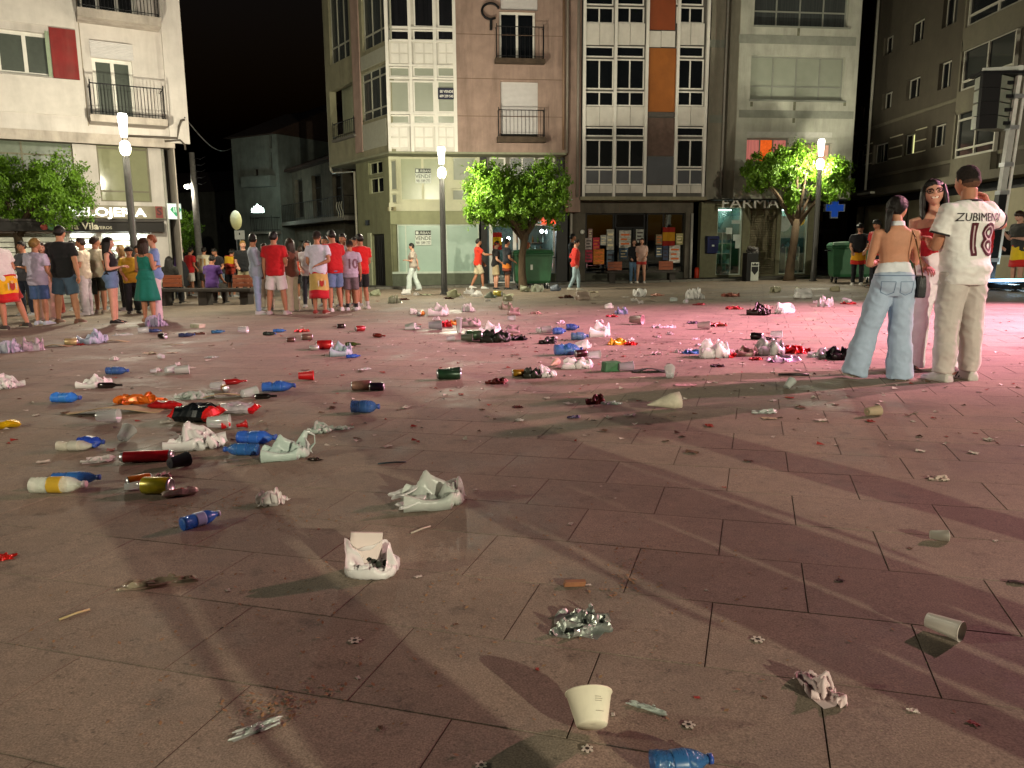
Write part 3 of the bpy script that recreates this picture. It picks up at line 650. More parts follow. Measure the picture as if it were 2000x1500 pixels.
# ---- narrow building with white glazing and orange panels
def grid_building():
    xs = 2.35; r = E('panel_building', (xs, line_y(xs), 0), FA, 'narrow building with white gridded windows and an orange panel column', 'building')
    F = Face(r); ov = .9
    cols = [(1143, 1199), (1202, 1259), (1322, 1375)]
    uL, uR = F.P(1138, 250, ov)[0], F.P(1379, 250, ov)[0]
    zO = F.P(1260, 389, ov)[1]; zT = 15.
    GB_ = M('grey_blue_panel', '#46484e', .5, var=.12, scale=2)
    for (a, b) in cols:
        for y0, y1 in ((-40, 9), (90, 111), (248, 266)): F.window((a, y0, b, y1), (1,), (1,), ov, WHITEP, NIGHTG, .05, .045, .08, False)
        for y0, y1 in ((115, 174), (272, 327)): F.window((a, y0, b, y1), (1, 1), (1,), ov, WHITEP, NIGHTG, .05, .05, .08, False)
        for y0, y1, pm in ((13, 45, NIGHTG), (178, 207, NIGHTG), (330, 361, GB_)): F.window((a, y0, b, y1), (1, 1), (1,), ov, WHITEP, pm, .05, .05, .08, False)
    OR, ORR = M('orange_panel', '#94561f', .6, var=.15, scale=2, dirt=.25), M('rust_panel', '#84401f', .6, var=.12, scale=2, dirt=.2)
    for y0, y1, m in ((-40, 59, ORR), (94, 219, OR), (219, 229, M('grey_render2', '#55504c', .8)), (230, 305, M('brown_panel', '#5f4c44', .8, var=.2, dirt=.3)), (306, 360, GB_)): F.box('colour_panel', m, (1263.5, y0 + .5, 1319, y1 - .5), ov - .06, .03)
    for y0, y1 in ((46, 88), (208.5, 246), (362, 377)):
        for (a, b) in cols + [(1263.5, 1318)]:
            if y0 == 208.5 and a == 1263.5: continue
            if y0 == 46 and a == 1263.5: y0_, y1_ = 61, 92
            else: y0_, y1_ = y0, y1
            m = (a + b) / 2
            for c, d in ((a, m - .4), (m + .4, b)): F.box('white_panel', WHITEB, (c, y0_, d, y1_), ov - .04, .035)
    F.lbox('facade_back', M('joint_grey', '#5c5a55', .8), uL + .01, uR - .01, -ov + .1, -ov + .3, zO, zT)
    for px in (1140.5, 1200.5, 1261, 1320.5, 1377): F.lbox('mullion', WHITEP, F.P(px, 250, ov)[0] - .055, F.P(px, 250, ov)[0] + .055, -ov - .04, -ov + .09, zO + .1, zT)
    F.lbox('ledge', M('soffit2', '#8a8570', .8, var=.15, dirt=.4), uL - .1, uR + .1, -ov - .12, .6, zO - .04, zO + .098)
    F.lbox('side_wall', M('brown_render'), uL - .55, uL - .06, -ov + .05, 6, zO - .5, zT)
    for k, px in enumerate((1107, 1128)): F.part(MB().tube([(F.P(px, 250, ov)[0], -ov - .06, 14), (F.P(px, 250, ov)[0], -ov - .06, F.P(px, 385 if k else 300, ov)[1])], .05, 10), 'downpipe', M('pipe_grey2', '#7d756c', .5), smooth=True)
    # ground floor: stone frame round a dark poster shop
    zf = lambda py, px=1235: F.P(px, py)[1]
    GST = M('grey_stone', '#605a50', .85, var=.2, scale=3, bump=.4, dirt=.5)
    u0, u1 = F.P(1112, 470)[0], F.P(1352, 470)[0]; sh = F.rect((1143, 416, 1338, 533)); F.holes = [(sh[0], sh[1], -1.1, sh[3])]
    F.wall('stone_wall', GST, u0, u1, -1, zO - .045, 0, .3)
    for px in (1162, 1210, 1290): F.box('stone_joint', M('joint_dark'), (px, 393, px + .8, 414), 0, .004)
    zb0 = gz(5, 33) + .07
    F.lbox('shop_plinth', M('dark_pier'), sh[0], sh[1], .1, .3, -1, sh[2])
    sw = F.window((1143, 416, 1199, 533), (1,), (1, ), -.2, DARKM, GLASS, 0, .06, .06, False, name='shop_window')
    F.window((1262, 416, 1338, 533), (1, 1.3), (1,), -.2, DARKM, GLASS, 0, .06, .06, False, name='shop_window')
    F.window((1201, 416, 1260, 446), (1,), (1,), -.2, DARKM, NIGHTG, 0, .06, .06, False, name='shop_window')
    F.window((1203, 447, 1233, 545), (1,), (1,), -.35, DARKM, GLASS, 0, .07, .06, False, name='shop_door'); F.window((1236, 447, 1259, 545), (1,), (1,), -.35, DARKM, GLASS, 0, .07, .06, False, name='shop_door')
    mb = MB(); mb.box(sh[0], sh[1], .4, 4, zb0 - .1, zb0); mb.box(sh[0], sh[1], 3.4, 3.5, zb0, sh[3]); mb.box(sh[0] - .1, sh[0], .31, 3.4, zb0, sh[3]); mb.box(sh[1], sh[1] + .1, .31, 3.4, zb0, sh[3]); mb.box(sh[0], sh[1], .31, 3.4, sh[3], sh[3] + .1)
    F.part(mb, 'shop_room', M('dark_inside', '#262423', .9))
    # posters on the glass
    PO = [(1149, 447, 1157, 465, '#9c7a7a'), (1143, 465, 1156, 487, '#b9a9a4'), (1158, 464, 1171, 488, '#b8283c'), (1173, 459, 1184, 479, '#b9b9b4'), (1143, 488, 1157, 512, '#a82840'), (1159, 486, 1180, 516, '#c8741c'), (1185, 448, 1199, 488, '#b0aca0'), (1185, 489, 1199, 524, '#5c6d7c'),
          (1209, 450, 1232, 484, '#b9b4aa'), (1210, 485, 1226, 506, '#55697f'), (1242, 448, 1257, 474, '#a9a9a2'), (1281, 458, 1293, 478, '#8c7a5c'), (1281, 480, 1293, 502, '#4c5a6c'), (1295, 480, 1305, 508, '#3c4660'), (1307, 479, 1328, 513, '#c8c2ba'), (1320, 456, 1334, 478, '#a8a070')]
    for i, (a, b, c, d, h) in enumerate(PO):
        door = 1200 < a < 1262
        po = F.box('poster', M('poster_%d' % i, h, .6, var=.5, scale=5 + i % 3, stretch=(1, 1, 2.2)), (a, b, c, d), -.165 if not door else -.33, .006)
        u0_, u1_, z0_, z1_ = F.rect((a, b, c, d), -.165 if not door else -.33); y = (.158 if not door else .323)
        mm = MB()
        for k in range(3):
            zz = z0_ + (z1_ - z0_) * (.18 + .26 * k); mm.box(u0_ + (u1_ - u0_) * .15, u1_ - (u1_ - u0_) * (.12 + .2 * (k % 2)), y - .004, y - .001, zz, zz + (z1_ - z0_) * .1)
        F.part(mm, 'poster_print', M('poster_ink_%d' % (i % 3), ['#e8d8b0', '#3a2a30', '#d86a28'][i % 3], .6), po)
    fl = MB(); a0, a1, z0, z1 = F.rect((1294, 444, 1318, 480), -.13)
    N_ = 8
    for k, (lo, hi) in enumerate(((0, .27), (.27, .73), (.73, 1))):
        for q in range(N_):
            w0, w1 = math.sin(q * 1.5) * .02, math.sin((q + 1) * 1.5) * .02; xa, xb = a0 + (a1 - a0) * q / N_, a0 + (a1 - a0) * (q + 1) / N_
            fl.add([(xa, .12 + w0, z0 + (z1 - z0) * lo), (xb, .12 + w1, z0 + (z1 - z0) * lo), (xb, .12 + w1, z0 + (z1 - z0) * hi), (xa, .12 + w0, z0 + (z1 - z0) * hi)], [(0, 1, 2, 3)], 1 if k == 1 else 0)
    F.part(fl, 'window_flag', [M('flag_red_dull', '#8a1c14', .8), M('flag_yellow_dull', '#b88418', .8)])
    F.part(MB().tube([(F.P(1349, 470)[0], -.1, zf(417, 1349)), (F.P(1349, 470)[0], -.1, -.6)], .055, 10), 'downpipe', M('pale_pipe', '#a8a59c', .5), smooth=True)
    F.part(MB().tube([(F.P(1115, 470)[0], -.1, zf(390, 1115)), (F.P(1115, 470)[0], -.1, -.6)], .05, 10), 'downpipe', M('pale_pipe'), smooth=True)
    F.part(MB().tube([(F.P(1358, 530)[0], -.18, -.5), (F.P(1358, 530)[0], -.18, zf(525, 1358)), (F.P(1358, 530)[0], -.18, zf(522, 1358))], [.1, .1, .05], 12), 'red_pipe_guard', M('red_guard', '#b8341c', .5), smooth=True)
    F.part(MB().lathe([(.09, 0), (.1, .05), (.06, .09)], 12, Matrix.Translation((F.P(1136, 453)[0], -.1, F.P(1136, 453)[1])) @ Matrix.Rotation(R(90), 4, 'X')), 'wall_lamp', M('white_globe', '#d8d8d0', .4), smooth=True)
    F.lbox('building_core', M('core_dark'), uL, uR, -ov + .3, 6, zO, zT); F.lbox('roof', ROOFT, uL - .5, uR + .1, -ov - .3, 7, zT, zT + .4)
    return r
grid_building()

# ---- pharmacy building
def pharmacy():
    xs = 8.55; r = E('pharmacy_building', (xs, line_y(xs), 0), FA, 'pale rendered building with the pharmacy on its ground floor', 'building')
    F = Face(r); ov = 1.25
    PALE = M('pale_render', '#a9aa9e', .85, var=.12, scale=2, bump=.25, bscale=40, dirt=.5, dscale=1., dcol='#55554a')
    BAND = M('grey_band', '#83867c', .85, var=.1, dirt=.2)
    uL, uR = F.P(1440, 200, ov)[0], F.P(1668, 250, ov)[0]; zO = F.P(1550, 388, ov)[1]; zT = 15.
    GRAYF = M('grey_frame', '#7d8078', .5, var=.06)
    F.window((1474, -30, 1658, 52), (1, 1, 1, 1), (1, 1.7), ov, GRAYF, CURT, .15, .06)
    F.window((1466, 110, 1649, 196), (1, 1, 1, 1), (1, 2.1), ov, GRAYF, BLINDG, .15, .06)
    RED = M('red_curtain_lit', '#b8706a', .6, var=.35, scale=4, stretch=(8, 8, .2), emit='#d87a70', es=.13)
    PINK = M('pink_wall_lit', '#c89a8c', .6, var=.1, emit='#c89a84', es=.07)
    F.window((1458, 270, 1540, 316), (1, .9, 1), (1,), ov, GRAYF, lambda i, j: RED if i != 1 else M('orange_lit', '#c8641c', .6, var=.5, emit='#e85a1c', es=.22), .15, .05)
    F.window((1546, 280, 1624, 318), (1, 1), (1,), ov, GRAYF, PINK, .15, .05)
    F.wall('wall', PALE, uL, uR, zO, zT, ov, .4)
    for y0, y1 in ((70, 87), (216, 231)): F.box('grey_band', BAND, (1443, y0, 1672 if y0 < 100 else 1667, y1), ov, .01)
    F.box('pale_panel', M('pale_panel', '#b5b5ad', .7), (1458, 258, 1625, 268), ov, .015)
    for rr in ((1472, 52, 1660, 55), (1463, 196, 1651, 199)): F.box('window_sill', GRAYF, rr, ov, .06)
    mb = MB()
    for px, y0, y1 in ((1552, 199, 240), (1468, 199, 208), (1650, 199, 207), (1560, 55, 75)): mb.box(*[F.P(px - 2.5, y0, ov)[0], F.P(px + 2.5, y0, ov)[0]], -ov - .004, -ov - .001, F.P(px, y1, ov)[1], F.P(px, y0, ov)[1])
    F.part(mb, 'water_stain', M('stain', '#6e6e5c', .9, var=.5, scale=5))
    # side face of the block and set-back wall of the light well
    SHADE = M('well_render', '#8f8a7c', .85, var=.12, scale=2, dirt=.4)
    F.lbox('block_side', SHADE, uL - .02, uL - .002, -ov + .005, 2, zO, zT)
    w2 = 0.1
    uW = F.P(1384, 200, w2)[0]
    for y0, y1 in ((-30, 20), (112, 168), (260, 305)): F.window((1424, y0, 1433, y1), (1,), (1,), w2, GRAYF, NIGHTG, .1, .05, .06, False)
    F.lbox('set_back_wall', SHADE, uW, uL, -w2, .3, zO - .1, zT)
    for y0, y1 in ((78, 93), (225, 240)): F.box('grey_band', BAND, (1386, y0, 1424, y1), w2, .01)
    F.part(MB().tube([(F.P(1413, 200, w2)[0], -w2 - .08, 13), (F.P(1413, 200, w2)[0], -w2 - .08, zO + .2)], .045, 8), 'downpipe', M('pale_pipe'), smooth=True)
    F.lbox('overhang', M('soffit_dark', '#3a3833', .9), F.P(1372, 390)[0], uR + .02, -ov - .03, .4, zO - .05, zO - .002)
    # ground floor
    zf = lambda py, px=1490: F.P(px, py)[1]
    gw0, gw1 = F.P(1368, 470)[0], F.P(1588, 470)[0]; zt = zO - .055
    F.holes = []
    for rr in ((1400, 404, 1449, 537), (1524, 404, 1577, 535)):
        a, b, c, d = F.rect(rr); F.holes.append((a, b, c, d))
    st = F.rect((1464, 408, 1516, 537)); F.holes.append(st)
    F.wall('ground_wall', M('olive_tiles', '#77755c', .7, var=.15, scale=5, dirt=.3), gw0, gw1, -1, zt, 0, .35)
    for rr in ((1400, 404, 1449, 537), (1524, 404, 1577, 535)): F.window(rr, (1,), (1,), 0, M('pale_frame'), GLASS, .08, .05, .06, False, name='display_window')
    F.lbox('roller_shutter', SHUT, st[0], st[1], .12, .16, st[2], st[3]); F.box('letter_slot', DARKM, (1484, 463, 1492, 467), -.12, .01)
    for k in range(24):
        z = st[2] + (st[3] - st[2]) * k / 24; F.lbox('shutter_slat', SHUT, st[0], st[1], .105, .12, z, z + (st[3] - st[2]) / 24 - .012)
    # display rooms, shelves, goods
    for (a, b, c, d), seed in ((F.rect((1400, 404, 1449, 537)), 3), (F.rect((1524, 404, 1577, 535)), 5)):
        mb = MB(); mb.box(a, b, 1.1, 1.15, c, d); mb.box(a - .04, a, .36, 1.1, c, d); mb.box(b, b + .04, .36, 1.1, c, d); mb.box(a, b, .36, 1.1, c - .05, c); mb.box(a, b, .36, 1.1, d, d + .04)
        F.part(mb, 'display_room', M('display_inside', '#2f4a44', .7, var=.2)); rnd = random.Random(seed)
        sh0, sh1 = (a + .05, a + (b - a) * .75) if seed == 3 else (a + (b - a) * .42, b - .1); nr = 4 if seed == 3 else 2; H = (d - c) * (.62 if seed == 3 else .4)
        o = F.part(MB().box(sh0, sh1, .93, .96, c + .02, c + H), 'shelf_unit', M('display_back', '#5c8a7a', .6))
        for k in range(nr + 1): F.part(MB().box(sh0, sh1, .5, .93, c + H * k / nr, c + H * k / nr + .03), 'shelf', WHITEP, o)
        for k in range(3): F.part(MB().box(sh0 + (sh1 - sh0) * k / 2 - .02, sh0 + (sh1 - sh0) * k / 2 + .02, .48, .93, c + .02, c + H), 'shelf_upright', WHITEP, o)
        for k in range(nr + 1):
            for q in range(7):
                u = sh0 + (sh1 - sh0) * (q + .5) / 7.; hgt = rnd.uniform(.08, .2); wd = rnd.uniform(.03, .06)
                F.part(MB().box(u - wd, u + wd, .56, .66, c + H * k / nr + .031, c + H * k / nr + .031 + hgt), 'product', M('product_%d' % rnd.randrange(4), ['#c9d8d0', '#8fb0a8', '#b8a890', '#5f8a94'][rnd.randrange(4)], .5), o)
        p = F.inv.inverted() @ Vector(((a + b) / 2, .7, d - .25)); point_light('display_light', p, (.85, 1, .92), 9, .12)
        F.lbox('display_lamp', glow('display_tube', (.85, 1, .92), 4, .2), a + .2, b - .2, .8, .84, d - .12, d - .08)
    for rr in ((1418, 445, 1430, 457), (1432, 458, 1446, 470), (1436, 469, 1446, 485), (1429, 430, 1446, 437)): F.box('paper_notice', M('notice', '#b9c4bc', .6), rr, -.1, .004)
    u, z = F.P(1532, 437); F.part(MB().lathe([(.02, 0), (.33, 0), (.33, .01), (.02, .01)], 24, Matrix.Translation((u, .09, z)) @ Matrix.Rotation(R(90), 4, 'X')), 'round_sticker', M('notice'))
    u, z = F.P(1564, 430); F.part(MB().lathe([(.02, 0), (.24, 0), (.24, .01), (.02, .01)], 11, Matrix.Translation((u, .09, z)) @ Matrix.Rotation(R(90), 4, 'X')), 'yellow_sticker', M('yellow_stick', '#c8a840', .6))
    SIGN = M('steel_letters', '#e4e2d8', .4)
    tx = F.text('FARMACIA', 1494, 398, .95, .58, SIGN, 1.36, bold=.0, depth=.02)
    for px in (1420, 1460, 1500, 1540, 1570): F.lbox('sign_bracket', ALU, F.P(px, 398, .9)[0] - .01, F.P(px, 398, .9)[0] + .01, -.94, -.9, F.P(px, 398, .9)[1], zO - .051)
    # blue cross sign on a bracket
    u, z = F.P(1629, 406, .3); k = .36
    cr = [(-k, -k * 2.4 / 2.4 * .33), (-k, k * .33), (-k * .36, k * .33), (-k * .36, k * .95), (k * .36, k * .95), (k * .36, k * .33), (k, k * .33), (k, -k * .33), (k * .36, -k * .33), (k * .36, -k * .95), (-k * .36, -k * .95), (-k * .36, -k * .33)]
    k2 = 1.28
    F.part(MB().prism([(u + x * k2, z + y * k2) for x, y in cr], -.36, -.26), 'cross_sign', M('cross_rim', '#a9b4bc', .4, metal=.3))
    F.part(MB().prism([(u + x * 1.08, z + y * 1.12) for x, y in cr], -.385, -.362), 'cross_face', M('cross_blue', '#1c3f86', .35, emit='#1c4aa8', es=.12)); F.lbox('cross_bracket', DARKM, gw1, u - k, -.33, -.28, z - .02, z + .02)
    F.lbox('building_core', M('core_dark'), uL + .01, uR - .01, -ov + .42, 6, zO, zT); F.lbox('roof', ROOFT, uW, uR + .2, -ov - .3, 7, zT, zT + .4)
    # mailbox and totem stand here too, as things of their own
    u0, u1, z0, z1 = F.rect((1379, 461, 1402, 495), .2); m = F.inv.inverted()
    bx = E('mailbox', m @ Vector(((u0 + u1) / 2, -.2, z0)), FA, 'dark blue mailbox fixed to the wall beside the pharmacy window', 'mailbox')
    hw, H = (u1 - u0) / 2, z1 - z0
    bevel(MB().loft([[(-hw * .9, -.1, 0), (hw * .9, -.1, 0), (hw * .9, .18, 0), (-hw * .9, .18, 0)], [(-hw, -.16, H * .95), (hw, -.16, H * .95), (hw, .18, H * .95), (-hw, .18, H * .95)], [(-hw * .95, -.1, H), (hw * .95, -.1, H), (hw * .95, .18, H), (-hw * .95, .18, H)]]).build('body', BLUEP, bx), .015)
    MB().box(-hw * .7, hw * .7, -.165, -.15, H * .78, H * .83).build('slot', DARKM, bx); MB().box(-.05, .05, -.145, -.13, H * .4, H * .5).build('emblem', M('sticker'), bx)
pharmacy()
kp = G(1465, 549)
tt = E('poster_totem', (kp[0], kp[1], gz(kp[0], kp[1])), R(6), 'dark waste bin with a white crest panel standing before the pharmacy', 'litter bin')
s = kp[1] / FPX
bevel(MB().box(-20 * s * .62, 20 * s * .55, -.2, .25, -.05, 54 * s).build('body', M('totem_dark', '#141414', .5, var=.2), tt), .02)
MB().box(-4 * s, 11.5 * s, -.225, -.203, .02, 36 * s).build('front_panel', M('totem_white', '#b4b9b0', .5), tt)
MB().loft([[(3.5 * s + .13 * x, -.232 + dy, 20 * s + .16 * z) for x, z in ((-1, 1), (-1, 0), (0, -1), (1, 0), (1, 1))] for dy in (0, .005)]).build('crest', M('totem_dark'), tt)
MB().add([(3.5 * s + .12 * x, -.232, 20 * s + .2 + .1 * z) for x, z in ((-1, 0), (1, 0), (1, 1), (.5, .4), (0, 1.1), (-.5, .4), (-1, 1))], [(0, 1, 2, 3, 4, 5, 6)]).build('crown', M('totem_dark'), tt)
tmb = MB(); rr_ = random.Random(3)
for i in range(16): tmb.lathe([(.02, -.06), (.09, -.03), (.1, .03), (.03, .08)], 7, Matrix.Translation((rr_.uniform(-.2, .2), rr_.uniform(-.12, .15), 54 * s + rr_.uniform(0, .2))) @ Matrix.Rotation(rr_.uniform(0, 6), 4, 'X'))
tmb.build('overflowing_rubbish', M('rubbish_dark', '#4a4744', .7, var=.6, scale=9), tt, kind='stuff')
# ---- right-hand building along the plaza edge
def right_building():
    X = 15.6; r = E('long_building', (X, 22, 0), R(-90), 'long dim building with ribbed facade and bay windows behind the speaker tower', 'building')
    F = Face(r)
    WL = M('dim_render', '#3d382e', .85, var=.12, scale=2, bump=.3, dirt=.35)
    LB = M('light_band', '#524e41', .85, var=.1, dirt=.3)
    uF, uN = F.P(1655, 450)[0] - .5, F.P(2000, 300)[0] + 6
    zO = F.P(1800, 356)[1]; zT = 15.
    FRM = M('dim_frame', '#8d8b80', .5, var=.08)
    for rr in ((1668, 292, 1688, 326), (1705, 280, 1733, 318), (1763, 262, 1786, 302), (1820, 243, 1846, 286)):
        F.window(rr, (1, 1), (1,), 0, FRM, NIGHTG if rr[0] != 1763 else (lambda i, j: M('lit_room', '#b8b890', .5, emit='#d8d890', es=.35) if i else NIGHTG), .15, .05)
    for rr in ((1680, 205, 1692, 232), (1723, 180, 1742, 212), (1770, 152, 1796, 192), (1833, 120, 1857, 172), (1726, 70, 1744, 105), (1778, 40, 1804, 82), (1842, -8, 1870, 48)):
        F.window(rr, (1, 1), (1,), 0, FRM, NIGHTG, .15, .05)
    bays = []
    for rr in ((1876, 208, 1952, 302), (1890, 58, 1990, 160), (1905, -100, 2030, 20), (2060, 170, 2150, 290)):
        o = F.window(rr, (1, 1), (1, 3.4, 1.1), 0, FRM, NIGHTG, .02, .07, .12, False, prot=.15, name='bay_window')
        u0, u1, z0, z1 = F.rect(rr); F.lbox('bay_apron', LB, u0, u1, -.2, 0, z0 - .75, z0 - .01); F.lbox('bay_cheek', LB, u0 - .1, u0 - .001, -.2, 0, z0 - .75, z1)
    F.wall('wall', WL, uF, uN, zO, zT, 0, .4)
    for y0, rr in ((300, (1689, 1704)), (0, (1738, 1762)), (0, (1787, 1808))):
        for k in range(3):
            a, b = F.P(rr[0], 290)[0], F.P(rr[1], 290)[0]; z0, z1 = F.P(1735, 300)[1], F.P(1735, 275)[1]; z = F.P(1735, 312)[1] + k * .42
            F.lbox('pale_rib', M('pale_rib', '#a09c84', .7), a, b, -.03, 0, z, z + .04)
    for zz in (F.P(1800, 330)[1], F.P(1850, 205)[1]): F.lbox('string_course', LB, uF, uN, -.05, -.001, zz, zz + .12)
    F.part(MB().tube([(F.P(1703, 250)[0], -.1, 14), (F.P(1703, 250)[0], -.1, zO)], .06, 8), 'downpipe', M('dim_frame'), smooth=True)
    F.lbox('overhang_edge', LB, uF, uN, -.35, .4, zO - .28, zO - .002)
    F.lbox('wall_lamp', M('wall_fixture', '#a9a99c', .4), F.P(1700, 356)[0], F.P(1727, 352)[0], -.55, -.36, zO - .2, zO - .12)
    # shop level
    zf = lambda py, px=1850: F.P(px, py, -.6)[1]
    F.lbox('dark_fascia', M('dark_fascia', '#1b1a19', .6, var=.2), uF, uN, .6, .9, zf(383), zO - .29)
    us = [uF] + [F.P(px, 450, -.6)[0] for px in (1686, 1770, 1890, 2000)] + [uN]
    PN = M('beige_panel', '#8d8770', .7, var=.08, scale=1.5, dirt=.2)
    for a, b in zip(us, us[1:]):
        F.lbox('shop_panel', PN, a + .03, b - .03, .6, .8, zf(452), zf(383) - .004); F.window(None, (1,), (1,), -.62, FRM, NIGHTG, 0, .06, .06, False, uz=(a + .05, b - .05, zf(500), zf(452) - .01), name='shop_window'); F.lbox('shop_plinth', PN, a + .03, b - .03, .6, .8, -1, zf(500) - .004)
        F.lbox('panel_gap', M('dark_fascia'), b - .03, b + .03, .58, .82, -1, zf(383))
    F.lbox('building_core', M('core_dark'), uF + .01, uN, .41, 8, zO, zT); F.lbox('roof', ROOFT, uF, uN, -.3, 9, zT, zT + .4)
right_building()
def passage_house():
    r = E('passage_house', (14.2, 43.5, 0), R(4), 'dark stone house closing the passage beside the pharmacy', 'building'); F = Face(r)
    d = F.rect((1594, 458, 1606, 540)); F.holes = [d, F.rect((1597, 402, 1612, 432))]
    F.wall('wall', M('dark_stone', '#5a5142', .9, var=.25, scale=3, bump=.5, dirt=.4), -1.5, 4.6, -1, 15, 0, .4)
    F.lbox('door', M('dark_door'), d[0], d[1], .2, .26, d[2], d[3]); F.box('window', NIGHTG, (1597, 402, 1612, 432), -.2, .05); F.box('lintel', STONE, (1588, 448, 1636, 456), 0, .08); F.lbox('roof', ROOFT, -1.8, 4.8, -.3, 6, 15, 15.3); F.lbox('step', STONE, d[0] - .3, d[1] + .3, -.4, -.01, -.6, .05)
passage_house()

# ---- left building with the jeweller
def left_building():
    a = math.atan2(.515, .857); d = ray(356, 470); t = 25.6 / d.y; c = EYE + d * t
    r = E('jeweller_building', (c.x, c.y, 0), a, 'cream apartment building with red shutter and balconies above the jeweller', 'building'); F = Face(r)
    CR = M('cream_render', '#c6bfba', .85, var=.09, scale=2, bump=.25, bscale=50, dirt=.4, dscale=.9, dcol='#6a5e52')
    CR2 = M('cream_dirty', '#ada39a', .85, var=.15, scale=3, dirt=.5)
    ov = .0; uL = F.P(-40, 200)[0] - 2.5; zO = F.P(200, 262)[1]; zT = 15.; gw = -.9
    gf = M('greenish_frame', '#8f9c84', .5); GRG = M('grey_glass', '#454b44', .25, var=.1, spec=.5)
    F.window((-60, 57, 100, 143), (1, 1, 1), (1,), 0, WHITEP, GRG, .14, .1)
    F.window((184, 116, 262, 232), (1, 1), (1,), 0, WHITEP, GRG, .12, .1); F.window((150, -60, 262, 24), (1, 1, 1), (1,), 0, WHITEP, CURTD, .12, .1)
    F.wall('wall', CR, uL, 0, zO, zT, 0, .4)
    F.box('shutter_box', BLINDW, (176, 84, 259, 115), 0, .07)
    sh = F.box('red_shutter', M('red_shutter', '#7a1c1c', .6, var=.2, scale=3, dirt=.25, dcol='#8a6a60'), (100, 57, 151, 154), 0, .05); F.box('shutter_reveal', gf, (91, 62, 99, 150), 0, .03)
    for rr in ((-60, 148, 156, 220), (-60, -60, 140, 44)): F.box('spandrel', M('cream_panel', '#cbc4be', .8, var=.06, dirt=.15), rr, 0, .04)
    F.box('wall_joint', M('joint_tan', '#8d8272', .9), (157, -60, 159, 245), 0, .006)
    F.box('corner_strip', CR, (318, -60, 357, 280), 0, .12)
    F.railing((178, 168, 320, 228), 0, .75, .2, 22, sm=CR2); F.railing((152, -50, 306, 24), 0, .75, .24, 22, sm=CR2)
    F.part(MB().prism([(0, 0)] + [(x, z) for x, z in ((.16, .05), (.05, .25), (.14, .5), (.03, .8), (-.06, .85), (-.06, .02))], -.02, .02), 'rail_ornament', DARKM).location = F.loc + Vector((F.P(318, 230, .75)[0], -.78, F.P(318, 230, .75)[1])) if False else F.loc
    # overhang soffit, set-back shop floor
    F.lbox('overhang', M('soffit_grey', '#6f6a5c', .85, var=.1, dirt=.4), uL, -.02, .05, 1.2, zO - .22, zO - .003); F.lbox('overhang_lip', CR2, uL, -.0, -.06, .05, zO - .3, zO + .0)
    zf = lambda py, px=180: F.P(px, py, gw)[1]
    F.holes = []
    uC = F.P(327, 450, gw)[0]
    F.window((-60, 268, 146, 398), (1, 1), (1.6, .5), gw, M('tan_frame', '#6f6a58', .6), M('lobby_glass', '#6c7466', .12, var=.08, spec=.6), .15, .05)
    F.window((192, 272, 292, 394), (1,), (.35, 1.4, .3), gw, M('tan_frame'), M('lobby_glass2', '#85866a', .08, var=.06, spec=.7), .15, .05)
    for rr in ((-40, 455, 138, 625), (145, 455, 196, 625), (206, 455, 303, 625)): F.holes.append(F.rect(rr, gw))
    F.wall('shop_wall', CR, uL, uC, -1.2, zO - .23, gw, .3)
    for i, rr in enumerate(((-40, 455, 138, 625), (145, 455, 196, 625), (206, 455, 303, 625))):
        u0, u1, z0, z1 = F.rect(rr, gw); lit = i > 0
        o = F.lbox('shop_back', M('shop_white', '#c8c8c0', .7) if lit else M('shop_dim', '#6a6a5c', .7), u0, u1, 1.7, 1.75, z0, z1)
        F.lbox('shop_shutter', M('lattice_shutter', '#8a8a80', .4, metal=.5) if False else glassmat('shutter_glass', (.85, .88, .85), .2), u0, u1, 1.06, 1.07, z0, z1)
        for k in range(int((z1 - z0) / .16)): F.lbox('shutter_slat', M('shutter_alu', '#a9a99f', .45, metal=.4), u0, u1, 1.0, 1.03, z0 + k * .16, z0 + k * .16 + (.05 if lit else .135))
        if lit:
            F.lbox('shop_lamp', glow('shop_tube', (1, 1, .95), 7, .1), u0 + .1, u1 - .1, 1.3, 1.36, z1 - .12, z1 - .06); p = F.inv.inverted() @ Vector(((u0 + u1) / 2, 1.35, z1 - .25)); point_light('shop_light', p, (1, 1, .93), 26, .12)
    # sign board with glowing letters
    sb = F.box('sign_board', M('sign_board', '#7d7564', .7, var=.1), (150, 402, 322, 427), gw + .12, .1)
    LG = M('letter_glow', '#e8e8e0', .4, emit='#f4f4ea', es=1.1)
    F.text('RELOJERIA', 210, 415, gw + .235, .37, LG, 1.28, bold=.006, depth=.02)
    F.box('red_tile', M('red_tile', '#7a2a22', .5, var=.2), (304, 403, 318, 426), gw + .225, .02)
    F.text('S', 311, 414, gw + .25, .34, M('dark_red', '#3c1210', .5), 1.0, bold=.01)
    F.box('dark_awning', M('dark_awning', '#1c1816', .7, var=.15), (-40, 433, 320, 452), gw + .3, .12, back=.3); F.box('awning_lip', M('awning_lip', '#2a2320', .6), (-40, 428.5, 320, 432.5), gw + .42, .06, back=.36)
    F.text('Rafa Vila', 154, 442, gw + .425, .30, M('sign_cream', '#c8c0ac', .5), 1.05, bold=.004); F.text('JOYEROS', 199, 445, gw + .425, .13, M('sign_cream'), 1.1)
    for px, h in ((86, '#8a2a20'), (100, '#4a7a52'), (113, '#7f94b8')):
        u, z = F.P(px, 443, gw + .425); F.part(MB().lathe([(.004, 0), (.1, 0), (.1, .01), (.004, .01)], 18, Matrix.Translation((u, -gw - .424, z)) @ Matrix.Rotation(R(90), 4, 'X')), 'awning_disc', M('disc' + h, h, .5))
    # projecting emblem box
    u0, u1, z0, z1 = F.rect((327, 398, 353, 428), gw + .3)
